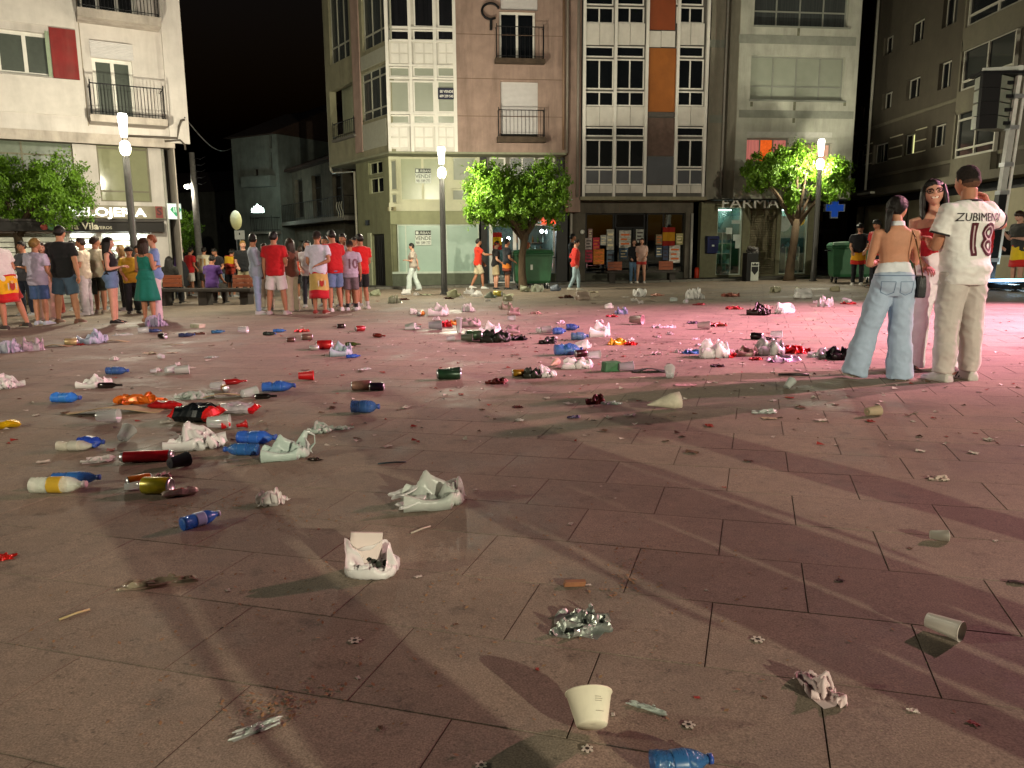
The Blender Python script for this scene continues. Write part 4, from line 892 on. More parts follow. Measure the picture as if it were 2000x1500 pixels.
    bx = F.lbox('emblem_box', M('emblem_white', '#b9c4bc', .5, emit='#d0e4d8', es=.25), u0, u1, -gw - .42, -gw - .3, z0, z1); um, zm, k = (u0 + u1) / 2 + .04, (z0 + z1) / 2, (u1 - u0) * .42
    F.part(MB().prism([(um - k, zm + k * .3), (um - k * .6, zm + k * .8), (um + k * .6, zm + k * .8), (um + k, zm + k * .3), (um, zm - k)], -gw - .435, -gw - .421), 'green_gem', M('gem_green', '#1c6a44', .4, emit='#1c8a54', es=.3), bx)
    for dx in (-.35, 0, .35): F.part(MB().box(um + dx * k - .012, um + dx * k + .012, -gw - .44, -gw - .436, zm - k * .2, zm + k * .75), 'gem_line', M('emblem_white'), bx)
    # corner pipes and cable fittings
    F.part(MB().tube([(uC + .04, -gw - .05, zO - .25), (uC + .04, -gw - .05, -1)], .045, 8), 'downpipe', M('pale_pipe'), smooth=True)
    zc = F.P(330, 270)[1]
    F.part(MB().tube([(F.P(250, 270)[0], -.1, zc - .02), (F.P(345, 270)[0], -.14, zc), (F.P(347, 240)[0], -.16, zc + .35), (F.P(352, 232)[0], -.16, zc + .55), (F.P(359, 231)[0], -.16, zc + .58)], .035, 7), 'cable_conduit', M('conduit', '#4c443c', .6), smooth=True)
    F.part(MB().tube([(F.P(320, 270)[0], -.14, zc - .12), (F.P(350, 270)[0], -.17, zc - .06), (F.P(359, 278)[0], -.17, zc - .2), (F.P(360, 290)[0], -.17, zc - .35)], .03, 7), 'cable_conduit', M('conduit'), smooth=True)
    F.lbox('side_wall', CR2, -.03, .0, .13, 9, -1, zT); F.lbox('shop_side_wall', CR, uC - .3, uC, -gw + .31, 9, -1.2, zO - .22); F.lbox('building_core', M('core_dark'), uL, -.05, .41, 9, zO, zT)
    F.lbox('roof', ROOFT, uL, .2, -.3, 9, zT, zT + .4)
    return F
FL = left_building()

# ---- houses of the side street
def stone_house():
    # facade runs from beside the corner building away into the street
    p0, p1 = G(699, 549), None; x0, y0 = -8.1, 38.2; ang = R(-58)
    r = E('stone_house', (x0, y0, 0), ang, 'old stone house with dark balcony doors in the side street', 'building'); F = Face(r)
    ST = M('old_render', '#5c584c', .9, var=.3, scale=2.2, bump=.5, dirt=.6, dscale=1.1)
    uL = F.P(537, 400)[0]; zT = F.P(620, 318)[1]; zB = F.P(620, 425)[1]
    for a, b in ((551, 562), (577, 592), (610, 628), (650, 668)): F.window((a, 340 if a > 600 else 350, b, 425), (1, 1), (2.4, 1), 0, M('dark_frame', '#2c2822', .7), NIGHTG, .2, .05, name='balcony_door')
    for a, b in ((585, 600), (640, 662)): F.window((a, 470, b, 540), (1,), (1,), 0, M('dark_frame'), NIGHTG, .2, .05)
    F.wall('wall', ST, uL, 0, -1.2, zT, 0, .5)
    o = F.railing((545, 392, 672, 428), 0, .8, .2, 34)
    u0, u1, z0, z1 = F.rect((654, 392, 672, 430), .9)
    for k in range(3):
        c = u0 + (u1 - u0) * (.25 + .25 * k); F.part(MB().tube([(c + .12 * math.sin(t * 6.3), -.88, z0 + .1 + (z1 - z0 - .15) * t) for t in [i / 10 for i in range(11)]], .02, 5), 'iron_scroll', M('pale_iron', '#8d8a78', .5), o)
    mb = MB(); mb.add([(uL - .3, -.5, zT), (.3, -.5, zT), (.3, 4, zT + 1.7), (uL - .3, 4, zT + 1.7), (uL - .3, -.5, zT - .12), (.3, -.5, zT - .12), (.3, 8, zT - .12), (uL - .3, 8, zT - .12)], [(0, 1, 2, 3), (4, 5, 1, 0), (5, 6, 2, 1), (4, 0, 3, 7), (3, 2, 6, 7), (7, 6, 5, 4)]); F.part(mb, 'roof', ROOFT)
    F.lbox('core', M('core_dark'), uL, 0, .51, 7.5, -1, zT - .13)
    return F, uL
FS, uLS = stone_house()
def far_house(name, px, py, depth, ang, width, zt_px, label, col, wins, gal=None):
    d = ray(px, py); t = depth / d.y; c = EYE + d * t; r = E(name, (c.x, c.y, 0), ang, label, 'building', 'dark houses of the side street'); F = Face(r)
    zT = F.P(px - 5, zt_px)[1]; uL = -width
    for w in wins: F.window(w, (1, 1), (1,), 0, M('dark_frame'), NIGHTG, .15, .06)
    F.wall('wall', M('far_' + name, col, .9, var=.2, scale=2, dirt=.5), uL, 0, -1.5, zT, 0, .4)
    mb = MB(); mb.add([(uL - .2, -.4, zT), (.2, -.4, zT), (.2, 4.5, zT + 2), (uL - .2, 4.5, zT + 2), (uL - .2, 9, zT), (.2, 9, zT)], [(0, 1, 2, 3), (3, 2, 5, 4), (1, 5, 2), (0, 3, 4), (4, 5, 1, 0)]); F.part(mb, 'roof', ROOFT)
    F.lbox('core', M('core_dark'), uL, 0, .41, 9, -1, zT - .02); F.lbox('gable_wall', M('far_' + name), .0, .3, .0, 9, -1.5, zT)
    return F
F1 = far_house('white_house', 541, 400, 44.5, R(-30), 3.4, 262, 'tall pale house with glazed gallery and lit tavern sign, deep in the side street', '#5c625c', [(496, 330, 504, 343), (526, 264, 531, 290), (526, 296, 531, 330)])
o = F1.railing((490, 425, 531, 452), 0, .6, .14, 12); F1.box('gallery_band', M('far_white_house'), (484, 345, 540, 366), 0, .5)
F1.window((512, 366, 522, 425), (1,), (1,), 0, WHITEP, CURT, .1, .06, .06, False); F1.window((530, 372, 537, 425), (1,), (1,), 0, WHITEP, NIGHTG, .1, .06, .06, False)
far_house('dim_house', 470, 430, 60, R(-20), 12, 372, 'low dark house beyond the pale one in the side street', '#4a4a44', [(430, 420, 436, 434)])
far_house('dusky_house', 400, 440, 74, R(-5), 22, 395, 'long dark house at the end of the side street', '#3c3c3a', [(410, 425, 416, 440), (345, 420, 352, 438)])
F3 = far_house('shadow_house', 640, 300, 52, R(-50), 16, 215, 'tall unlit house behind the old stone house', '#383530', [(600, 262, 608, 285), (560, 280, 566, 300)])
# lit tavern sign, traffic signs, cable, van
def at(px, py, y):
    d = ray(px, py); return EYE + d * (y / d.y)
q = at(503, 408, 42.0); sg = E('tavern_sign', q, R(-10), 'bright white crown-shaped tavern sign glowing in the side street', 'sign')
k = .33
MB().prism([(-k, -k * .55), (k, -k * .55), (k * .95, k * .1), (k * .62, k * .05), (k * .55, k * .4), (k * .25, k * .3), (0, k * .75), (-k * .25, k * .3), (-k * .55, k * .4), (-k * .62, k * .05), (-k * .95, k * .1)], -.06, .06).build('sign_body', M('tavern_glow', '#e8fff4', .4, emit='#dcfff0', es=6), sg)
MB().box(-k, k * .6, -.03, .03, -k * .75, -k * .58).build('bracket', DARKM, sg)
point_light('sign_light', q + Vector((0, -.5, 0)), (.8, 1, .95), 26, .2)
q = at(461, 430, 41); sg = E('round_sign', q, R(75), 'round traffic sign seen nearly edge on above the bench crowd', 'traffic sign')
zz = q.z - gz(q.x, q.y)
MB().lathe([(.01, -.01), (.5, -.01), (.5, .01), (.01, .01)], 24, Matrix.Rotation(R(90), 4, 'X')).build('disc', M('sign_tan', '#a08a58', .5), sg); MB().tube([(0, .04, -zz), (0, .04, .45)], .03, 8).build('post', ALU, sg)
q = at(468, 459, 40.6); sg = E('square_sign', q, R(8), 'small square white sign with a dark figure below the round sign', 'traffic sign'); zz = q.z - gz(q.x, q.y)
bevel(MB().box(-.25, .25, -.012, .012, -.23, .23).build('plate', M('sign_plate', '#c4c4bc', .5), sg), .006); MB().prism([(-.03, .0), (.03, .0), (.03, .12), (-.03, .12)], -.02, -.013).build('figure', DARKM, sg); MB().tube([(0, .04, -zz), (0, .04, .2)], .03, 8).build('post', ALU, sg)
c0, c1 = FL.inv.inverted() @ Vector((FL.P(359, 231)[0], -.17, FL.P(359, 231)[1])), F1.inv.inverted() @ Vector((-3.3, -.1, F1.P(476, 288)[1]))
MB().tube([c0.lerp(c1, t) - Vector((0, 0, math.sin(math.pi * t) * .5)) for t in [i / 12 for i in range(13)]], .022, 6).build('overhead_cable', M('cable', '#4a4844', .6), None, label='thin overhead cable strung across the side street', cat='cable')
def van():
    q = G(545, 541); r = E('van', (q[0], q[1] + 8, gz(q[0], q[1] + 8)), R(4), 'white van parked in the side street behind the standing group', 'van')
    PA = M('van_white', '#c4d4d0', .3, var=.04, coat=.4); prof = [(-2.2, .35), (2.2, .35), (2.25, 1.0), (1.5, 1.15), (1.0, 1.85), (-2.1, 1.9), (-2.25, 1.0)]
    mb = MB(); mb.loft([[(x * .97 if abs(y) > .7 else x, y, z) for x, z in prof] for y in (-.85, -.7, .7, .85)]); o = mb.build('body', PA, r); o.rotation_euler = (0, 0, R(90)); bevel(o, .06, 3)
    w = MB(); w.add([(-.66, -2.215, 1.1), (.66, -2.215, 1.1), (.6, -2.15, 1.72), (-.6, -2.15, 1.72)], [(0, 1, 2, 3)]); w.build('rear_window', NIGHTG, r)
    for sx in (-.8, .8):
        for sy in (-1.4, 1.4): m = MB(); wheel(m, sx, sy, .32, .32, .2); m.build('wheel', M('tyre'), r, True)
        m = MB(); m.box(sx - .06, sx + .02, -2.26, -2.2, .75, 1.1); m.build('tail_light', M('tail_red', '#7a1010', .3), r)
    return r
van()
# dark wooded hill far behind the street
mb = MB(); rnd = random.Random(11); pts = [(-160 + i * 12, 190) for i in range(16)]
ring = [[(x, 190 + 30 * j, (-3 + (24 + 6 * noise.noise(Vector((x * .03, j * .7, 0)))) * (j / 3) ** .8)) for x, _ in pts] for j in range(5)]
mb.loft(ring, False, closed=False); mb.build('hill', M('hill_dark', '#1a1f16', .95, var=.4, scale=.3), kind='structure')

# ------------------------------------------------------------------ speaker tower with line array
def tower():
    b = G(1933, 566); r = E('speaker_tower', (b[0], b[1], gz(b[0], b[1])), 0, 'tall aluminium lifting tower carrying the speaker column at the stage edge', 'stage tower')
    def L(px, py, dy=0.):
        q = at(px, py, b[1] + dy); return q - Vector((b[0], b[1], gz(b[0], b[1])))
    top = L(1993, 128); lo = L(1930, 548)
    # three nested mast sections, leaning a little like the real one
    secs = [(0, .42, .10, DARKM, 'mast'), (.3, .72, .075, M('mast_grey', '#a9aca8', .45), 'mast'), (.62, 1.0, .05, M('mast_white', '#d4d6d0', .45), 'mast')]
    for t0, t1, w, m, n in secs:
        a, c = lo.lerp(top, t0), lo.lerp(top, t1); mb = MB()
        mb.loft([[(p.x + sx * w, p.y + sy * w, p.z) for sx, sy in ((-1, -1), (1, -1), (1, 1), (-1, 1))] for p in (a, c)]); mb.build(n, m, r)
    for t in (.1, .28, .42, .55, .72, .86):
        p = lo.lerp(top, t); MB().box(p.x - .11, p.x + .13, p.y - .13, p.y + .1, p.z - .05, p.z + .05).build('clamp', ALU, r)
    fr = lo.lerp(top, .02)
    strip = MB().loft([[(p.x + .13 + sx * .03, p.y - .1 + sy * .02, p.z) for sx, sy in ((-1, -1), (1, -1), (1, 1), (-1, 1))] for p in (lo.lerp(top, .08), lo.lerp(top, .95))]); strip.build('rail_guide', M('mast_white'), r)
    MB().box(-1.2, 2.6, -.12, .12, .06, .2).build('base_beam', M('base_black', '#16181c', .5, metal=.4), r); MB().box(-.12, .12, -1.1, 1.1, .06, .18).build('base_beam', M('base_black'), r)
    for x, y in ((-1.15, 0), (2.5, 0), (0, -1.05), (0, 1.05)): MB().lathe([(.11, 0), (.11, .03), (.03, .035), (.03, .1)], 10, Matrix.Translation((x, y, 0))).build('foot', DARKM, r)
    arm = L(1915, 143); MB().tube([tuple(top + Vector((.3, 0, -.05))), (top.x, top.y, top.z - .05), (arm.x, arm.y - .1, top.z - .12)], .05, 6).build('top_arm', M('mast_white'), r)
    # speaker column: four boxes hung under the arm
    sp = E('line_array_speaker', (b[0], b[1], gz(b[0], b[1])), 0, 'black line-array speaker column of four boxes hanging high on the tower', 'loudspeaker')
    A0, B0, D0 = L(1920, 150, -.25), L(1952, 150, -.25), L(1984, 150, .35); zt, zb = L(1935, 150)[2], L(1935, 255)[2]; H = (zt - zb) / 4
    for k in range(4):
        off = -.04 * k + (.0); z1 = zt - H * k; z0 = z1 - H + .02
        mb = MB(); poly = [(A0.x, A0.y), (B0.x + .02, B0.y - .02), (D0.x + off * .5, D0.y - .1), (D0.x - .2, D0.y + .25), (A0.x + .1, A0.y + .5)]
        mb.loft([[(x, y, z0 + (.03 if i > 1 else 0)) for i, (x, y) in enumerate(poly)], [(x, y, z1) for x, y in poly]]); cb = mb.build('cabinet', M('speaker_grey', '#8f9588', .6, var=.1, dirt=.2), sp)
        mb = MB(); e = .03; mb.add([(A0.x - .01, A0.y - e, z0), (B0.x + .03, B0.y - e - .02, z0), (B0.x + .03, B0.y - e - .02, z1 + .012), (A0.x - .01, A0.y - e, z1 + .012), (A0.x - .01, A0.y + .1, z0), (B0.x + .03, B0.y + .0, z0), (B0.x + .03, B0.y + .0, z1 + .012), (A0.x - .01, A0.y + .1, z1 + .012)], [(0, 1, 2, 3), (1, 5, 6, 2), (4, 0, 3, 7), (3, 2, 6, 7), (4, 5, 1, 0)]); mb.build('grille', M('speaker_grille', '#08080b', .7), sp)
        cx, cy = (B0.x + D0.x) / 2, (B0.y + D0.y) / 2 - .05; MB().box(cx - .06, cx + .1, cy - .09, cy - .02, (z0 + z1) / 2 - .04, (z0 + z1) / 2 + .04).build('handle_cup', DARKM, sp)
    MB().box(A0.x, D0.x, A0.y, D0.y, zt + .02, zt + .1).build('fly_bar', DARKM, sp)
    # LED bar and cables at its foot
    q = at(1960, 548, b[1] - .2); lb = E('led_bar', (q.x, q.y, gz(q.x, q.y) + .2), 0, 'glowing blue-white LED bar lying on the tower base', 'stage light')
    MB().box(-.62, .9, -.06, .06, 0, .1).build('housing', DARKM, lb); MB().box(-.6, .88, -.068, -.061, .015, .085).build('led_strip', M('led_glow', '#a8d8ff', .4, emit='#9cd0ff', es=2.2), lb)
    point_light('led_light', (.1, -.25, .1), (.6, .85, 1), 7, .1, lb)
    rnd = random.Random(2)
    for i in range(5):
        p0 = Vector((b[0] - .9 + i * .35, b[1] - .3 - .15 * i)); pts = []
        for k in range(9):
            x, y = p0.x + k * .33 + rnd.uniform(-.1, .1), p0.y + math.sin(k + i) * .14 + rnd.uniform(-.05, .05); pts.append((x, y, gz(x, y) + .015))
        MB().tube(pts, .012, 5).build('stage_cable', M('rubber', '#0d0d0d', .6), None, True, label='loose black stage cable on the paving under the speaker tower', cat='cable', group='black cables at the foot of the tower')
tower()
# stage lights of the concert rig, on a truss just outside the picture
def stage_rig():
    cx, cy = 14.2, 12.6; r = E('stage_truss', (cx, cy, gz(cx, cy)), R(0), 'stage lighting truss outside the picture beside the plaza', 'stage truss')
    for dy in (-4.6, 0, 4.6):
        for dx in (-.15, .15):
            MB().tube([(dx, dy, 0), (dx, dy, 6.9)], .025, 6).build('upright', ALU, r)
    for dz in (6.6, 6.9): MB().tube([(0, -4.7, dz), (0, 4.7, dz)], .025, 6).build('chord', ALU, r)
    return r, cx, cy
_rig, RX, RY = stage_rig()
def par_can(dy, dz, target, col, watt, deg, blend=.6):
    p = Vector((RX - .25, RY + dy, gz(RX, RY) + dz)); d = (Vector(target) - p).normalized()
    o = E('stage_spotlight', p, 0, 'coloured stage spotlight on the truss outside the picture', 'stage light', 'stage spotlights on the truss')
    m = d.to_track_quat('-Z', 'Y').to_matrix().to_4x4(); MB().lathe([(.06, .3), (.12, .2), (.12, -.02), (.11, -.02), (.11, .15)], 14, m, cap=False).build('can', DARKM, o, True)
    spot_light('stage_light', p + d * .06, target, col, watt, deg, blend, .11)
PINK = (1.0, .40, .60)
par_can(-4.2, 6.5, (5.5, 10.5, 0), PINK, 6400, 56, .95)
par_can(-1.4, 6.5, (-1.0, 6.0, 0), (1, .44, .48), 2500, 64, .95)
par_can(1.6, 6.5, (7.0, 13.0, 0), PINK, 6400, 56, .95)
par_can(4.2, 6.5, (-7.0, 16.2, 1.0), (1, .62, .60), 3600, 34, .9)
# ------------------------------------------------------------------ people
def remesh(mb, vox, sm=3):
    me = mb.mesh('tmp', M('dirt')); ob = bpy.data.objects.new('tmp', me); _TS.collection.objects.link(ob)
    m = ob.modifiers.new('r', 'REMESH'); m.mode = 'VOXEL'; m.voxel_size = vox
    s = ob.modifiers.new('s', 'SMOOTH'); s.iterations = sm; s.factor = .5
    vl = _TS.view_layers[0]; vl.update(); out = bpy.data.meshes.new_from_object(ob.evaluated_get(vl.depsgraph))
    bpy.data.objects.remove(ob); bpy.data.meshes.remove(me); out.materials.clear()
    return out
def finish(me, name, mats, parent, smooth=True, wr=0., wsc=(7, 7, 13), seed=0):
    me.name = name
    for m in mats: me.materials.append(m)
    if wr:
        n = len(me.vertices); co = np.empty(n * 3, 'f'); me.vertices.foreach_get('co', co); co = co.reshape(-1, 3)
        no = np.empty(n * 3, 'f'); me.vertices.foreach_get('normal', no); no = no.reshape(-1, 3)
        d = np.array([noise.noise((c[0] * wsc[0] + seed, c[1] * wsc[1], c[2] * wsc[2])) + .9 * (.3 - abs(noise.noise((c[0] * wsc[0] * 1.9 + c[2] * 3, c[1] * wsc[1] * 1.9 + seed, c[2] * wsc[2] * 1.5 + c[0] * 4)))) for c in co], 'f')
        co += no * (np.maximum(d, -.3) * wr + .3 * wr)[:, None]; me.vertices.foreach_set('co', co.ravel())
    if smooth: me.polygons.foreach_set('use_smooth', [True] * len(me.polygons))
    me.update(); return O(name, me, parent)
def cloth(h, **k): return M('cloth_' + h, h, .85, var=.08, scale=14, bump=.12, bscale=160, sheen=.15, **k)
SKIN = [M('skin_%d' % i, h, .6, var=.12, scale=11, sss=.08, spec=.3, bump=.08, bscale=120) for i, h in enumerate(('#b98468', '#a8745a', '#c0907a', '#8f6048'))]
HAIRM = {k: M('hair_' + k, h, .45, var=.45, scale=16, stretch=(6, 6, .8), bump=.5, bscale=40, spec=.35) for k, h in dict(dark='#16100d', brown='#2e1c12', blond='#8d6d3c', ginger='#7a3c1a', black='#0c0a0a').items()}
EYEW, IRIS, LIP, TEETH = M('eye_white', '#b9b3aa', .3), M('iris', '#1c120c', .2), M('lips', '#8a4440', .45), M('teeth', '#d8d2c4', .3)
MALE = [(.465, .075, .055, 0), (.50, .094, .067, -.006), (.53, .098, .071, -.01), (.57, .091, .064, -.002), (.62, .085, .058, .004), (.68, .093, .062, .004), (.74, .105, .067, .001), (.78, .112, .064, -.005), (.808, .104, .055, -.011), (.83, .066, .044, -.013), (.85, .036, .036, -.01)]
FEM = [(.465, .078, .058, 0), (.50, .100, .070, -.008), (.53, .103, .073, -.012), (.57, .090, .060, -.003), (.62, .073, .050, .003), (.68, .080, .056, .008), (.725, .089, .070, .014), (.77, .092, .056, -.002), (.803, .086, .048, -.01), (.826, .055, .039, -.012), (.848, .031, .032, -.01)]
ARMS = dict(down=((.16, .02, -1), (.04, .14, -1)), bent=((.15, .0, -1), (-.35, .9, .2)), low=((.12, .05, -1), (-.25, .75, -.45)), crossed=((.2, .15, -1), (-1, .5, .12)), face=((.28, .5, -.8), (-.45, .2, 1)), hip=((.62, -.35, -.8), (-.75, .35, -.35)),
            back=((.3, -.4, -.9), (-.9, -.25, -.35)), fwd=((.1, .75, -.6), (0, 1, .05)), pocket=((.3, -.2, -1), (-.2, .35, -1)), up=((.75, .15, -.25), (-.62, .1, .9)), swingf=((.12, .35, -1), (0, .55, -.8)), swingb=((.15, -.4, -1), (0, -.1, -1)), lap=((.15, .35, -1), (-.2, .9, -.3)), drink=((.15, .2, -1), (-.25, .8, .65)))
LEGS = dict(stand=(((.035, .01, -1), (.02, -.02, -1)),) * 2, wide=(((.15, 0, -1), (.1, -.02, -1)),) * 2, relax=(((.06, .02, -1), (.03, -.02, -1)), ((.1, .12, -1), (.05, -.1, -1))), walk=(((.02, .36, -1), (0, .02, -1)), ((.02, -.1, -1), (0, -.5, -1))), walk2=(((.02, -.14, -1), (0, -.5, -1)), ((.02, .38, -1), (0, .05, -1))), sit=(((.14, 1, -.06), (.03, -.05, -1)),) * 2, lean=(((.05, .05, -1), (.02, -.04, -1)), ((.18, -.18, -1), (.12, -.25, -1))))
def head_grid(nu, nv, fem, smile=False):
    V = []
    for j in range(nv + 1):
        ph = math.pi * j / nv
        for i in range(nu):
            th = 2 * math.pi * i / nu; dx, dy, dz = math.sin(ph) * math.sin(th), math.sin(ph) * math.cos(th), math.cos(ph)
            x, y, z = .355 * dx, .435 * dy, .5 * dz; t = min(1, max(0, (-z - .02) / .48))
            x *= 1 - (.44 if fem else .36) * t ** 1.6
            if y < 0: y *= 1 - .55 * t ** 1.1
            else: y *= .93
            y += .06 * t
            if dy > 0:
                g = lambda a, b, c, d: math.exp(-((abs(x) - a) / b) ** 2 - ((z - c) / d) ** 2)
                if -.16 < z < .14:
                    pr = (.14 - z) / .24 if z > -.10 else (z + .16) / .06; y += (.095 if fem else .115) * max(0, pr) * math.exp(-(x / (.035 + .035 * max(0, pr))) ** 2)
                y += -.04 * g(.15, .07, .03, .05) + .018 * g(.14, .12, .10, .03) + .022 * g(0, .11, -.21, .028) + .024 * g(0, .1, -.255, .024) - .016 * g(0, .1, -.233, .012) + .03 * g(0, .12, -.43, .06) + .02 * g(.2, .08, -.07, .07)
            V.append(Vector((x, y, z)))
    F = []
    for j in range(nv):
        for i in range(nu):
            a, b = j * nu + i, j * nu + (i + 1) % nu; F.append((a, a + nu, b + nu, b))
    return V, F
def hairline(th, low, front):                   # th 0 = front
    a = abs((th + math.pi) % (2 * math.pi) - math.pi)
    if a < .9: return front - .06 * (a / .9)
    if a < 1.45: return front - .06 + (-.02 - front + .06) * (a - .9) / .55
    if a < 1.75: return -.02 + (a - 1.45) / .3 * (-.08)
    return -.1 + (low + .1) * min(1, (a - 1.75) / .5)
def hand_geo(mb, w, d, pn, s, curl=.5, mir=1):
    d = Vector(d).normalized(); pn = (Vector(pn) - d * Vector(pn).dot(d)).normalized(); sd = d.cross(pn) * mir
    def blk(c, hw, ht): return [c + sd * x * hw + pn * z * ht for x, z in ((-1, -.6), (-.6, -1), (.6, -1), (1, -.6), (1, .6), (.6, 1), (-.6, 1), (-1, .6))]
    mb.loft([blk(w - d * .01 * s, .026 * s, .017 * s), blk(w + d * .02 * s, .03 * s, .016 * s), blk(w + d * .06 * s, .04 * s, .015 * s), blk(w + d * .09 * s, .041 * s, .012 * s)])
    for k, (off, ln, r) in enumerate(((-.031, .062, .0088), (-.0105, .074, .0092), (.0105, .07, .009), (.031, .054, .0078))):
        p = w + d * (.085 if k in (1, 2) else .078) * s + sd * off * s; pts = [p - d * .012 * s, p]; a = curl * .55
        for f in (.45, .3, .25):
            dd = d * math.cos(a) + pn * math.sin(a) + sd * off * .9; p = p + dd * ln * f * s; pts.append(p); a += curl * .75
        mb.tube(pts, [r * s, r * s, r * .95 * s, r * .88 * s, r * .6 * s], 7)
    p = w + d * .02 * s - sd * .026 * s; t = (d * .75 - sd * .7 + pn * .25).normalized()
    mb.tube([p - t * .01 * s, p + t * .03 * s, p + t * .05 * s + d * .012 * s, p + t * .058 * s + d * .035 * s], [.013 * s, .0125 * s, .011 * s, .007 * s], 7)

def person(px=0, yf=0, yt=0, f=0, label='', top=('tee', '#808080'), bot=('jeans', '#3a4a66'), hair=('short', 'dark'), skin=0, arms=('down', 'down'), legs='stand', lean=0, twist=0, fem=False, head=(0, 0), shoes='#c8c4bc', group='people out on the plaza',
           vox=.017, loc=None, h=None, build=1., flag=None, cap=None, big=False, side=0, hem=None, dz=0., smile=False, sock=None, shw=1.):
    if loc is None:
        p = G(px, yf); h = zat(p, yt) - p.z
        if legs == 'sit': h = h / .77
    else: p = Vector((loc[0], loc[1], gz(*loc)))
    root = E('person', (p[0], p[1], gz(p[0], p[1]) + dz), R(-f), label, 'person', group)
    S = FEM if fem else MALE; rnd = random.Random(int(px * 7 + yf * 3)); sk = SKIN[skin]
    hipx, shx, shz = .051 * h, (.097 if fem else .112) * h * shw, .798 * h
    lg = LEGS[legs] if isinstance(legs, str) else legs
    # legs first: the lower foot stands on the ground
    TH, CA, AZ = .235 * h, .238 * h, .045 * h
    L_ = []
    for sgn, (k, a) in zip((-1, 1), lg):
        hp = Vector((sgn * hipx, 0, 0)); kn = hp + Vector((k[0] * sgn, k[1], k[2])).normalized() * TH; an = kn + Vector((a[0] * sgn, a[1], a[2])).normalized() * CA; L_.append([hp, kn, an])
    base = -min(l[2].z for l in L_) + AZ
    for l in L_:
        for q in l: q.z += base
    hz = base; dzt = hz - .492 * h               # torso moves with the pelvis
    pv = Vector((0, 0, .5 * h + dzt)); TM = Matrix.Translation(pv) @ Matrix.Rotation(R(-lean), 4, 'X') @ Matrix.Rotation(R(side), 4, 'Y') @ Matrix.Rotation(R(-twist), 4, 'Z') @ Matrix.Translation(-pv)
    def tr(z, rx, ry, oy=0, n=20):
        out = []
        for j in range(n):
            c, s = math.cos(2 * math.pi * j / n), math.sin(2 * math.pi * j / n); e = 2.6
            q = (abs(c) ** e + abs(s) ** e) ** (-1 / e); v = Vector((rx * h * c * q, (oy + ry * s * q) * h, z * h + dzt))
            k = max(0, min(1, (z - .47) / .08)); out.append(v.lerp(TM @ v, k))
        return out
    def sec(z):
        for (a, b) in zip(S, S[1:]):
            if a[0] <= z <= b[0]:
                t = (z - a[0]) / (b[0] - a[0]); return [a[i] + (b[i] - a[i]) * t for i in range(1, 4)]
        return list(S[0][1:] if z < S[0][0] else S[-1][1:])
    B = build
    # arms
    A_ = []
    for sgn, nm in zip((-1, 1), arms):
        e, w = ARMS[nm] if isinstance(nm, str) else nm
        s0 = TM @ Vector((sgn * shx, -.008 * h, shz + dzt)); R3 = TM.to_3x3(); el = s0 + R3 @ Vector((e[0] * sgn, e[1], e[2])).normalized() * .175 * h; wr = el + R3 @ Vector((w[0] * sgn, w[1], w[2])).normalized() * .145 * h; A_.append([s0, el, wr])
    # ---- body: one continuous skin surface, head and hands grown onto it
    mb = MB(); mb.loft([tr(z, rx * B, ry * B, oy) for z, rx, ry, oy in S])
    hd = TM @ Vector((0, .004 * h, .935 * h + dzt)); HR = TM.to_3x3().to_4x4() @ Matrix.Rotation(R(-head[0]), 4, 'Z') @ Matrix.Rotation(R(-head[1]), 4, 'X')
    mb.tube([TM @ Vector((0, -.012 * h, .815 * h + dzt)), TM @ Vector((0, -.008 * h, .85 * h + dzt)), hd + HR.to_3x3() @ Vector((0, -.012 * h, -.028 * h))], [.045 * h, (.03 if fem else .036) * h, (.029 if fem else .035) * h], 14)
    am = (.9 if fem else 1.08) * B
    for s0, el, wr in A_:
        ins = s0 - (s0 - TM @ Vector((0, 0, s0.z))) * .25
        mb.tube([ins, s0, s0.lerp(el, .35), s0.lerp(el, .8), el, el.lerp(wr, .25), el.lerp(wr, .65), wr, wr + (wr - el).normalized() * .012 * h], [.03 * h, .033 * h * am, .03 * h * am, .024 * h * am, .0225 * h * am, .025 * h * am, .02 * h * am, .0145 * h * am, .0135 * h], 12)
    for (hp, kn, an), sgn in zip(L_, (-1, 1)):
        mb.tube([hp + Vector((0, 0, .02 * h)), hp.lerp(kn, .2), hp.lerp(kn, .6), kn, kn.lerp(an, .25), kn.lerp(an, .6), an, an - Vector((0, 0, .02 * h))], [.05 * h * B, .054 * h * B, .044 * h * B, .033 * h * B, .036 * h * B, .029 * h * B, .0205 * h, .02 * h], 14)
        mb.loft([[an + Vector((sgn * .012 * yy + x * .024 * wd * h, yy * h, -AZ + (.01 + .5 * (1 + z) * hh) * h)) for x, z in ((-1, -1), (1, -1), (1, .2), (.5, 1), (-.5, 1), (-1, .2))] for yy, wd, hh in ((-.032, .8, .03), (0, .95, .035), (.05, 1.1, .026), (.085, 1.1, .014), (.105, .7, .008))])
    body = remesh(mb, vox * (.55 if big else 1), 4)
    hb = MB(); nv_, nu_ = (44, 56) if big else (24, 28)
    HV, HF = head_grid(nu_, nv_, fem, smile); HS = .137 * h
    HM = Matrix.Translation(hd) @ HR @ Matrix.Scale(HS, 4)
    FM = []
    for fc in HF:
        c = sum((HV[i] for i in fc), Vector()) / 4; m = 0
        if c.y > .2:
            if abs(c.x) < .125 and abs(c.z + .233) < .032 and not smile: m = 3
            if smile and abs(c.x) < .155 and abs(c.z + .248 - 1.5 * c.x * c.x) < .036: m = 3
            if smile and abs(c.x) < .125 and abs(c.z + .246 - 1.5 * c.x * c.x) < .02: m = 5
            if .06 < abs(c.x) < .25 and abs(c.z - .128 + .3 * max(0, abs(c.x) - .15)) < (.011 if big else .02): m = 4
        FM.append(m)
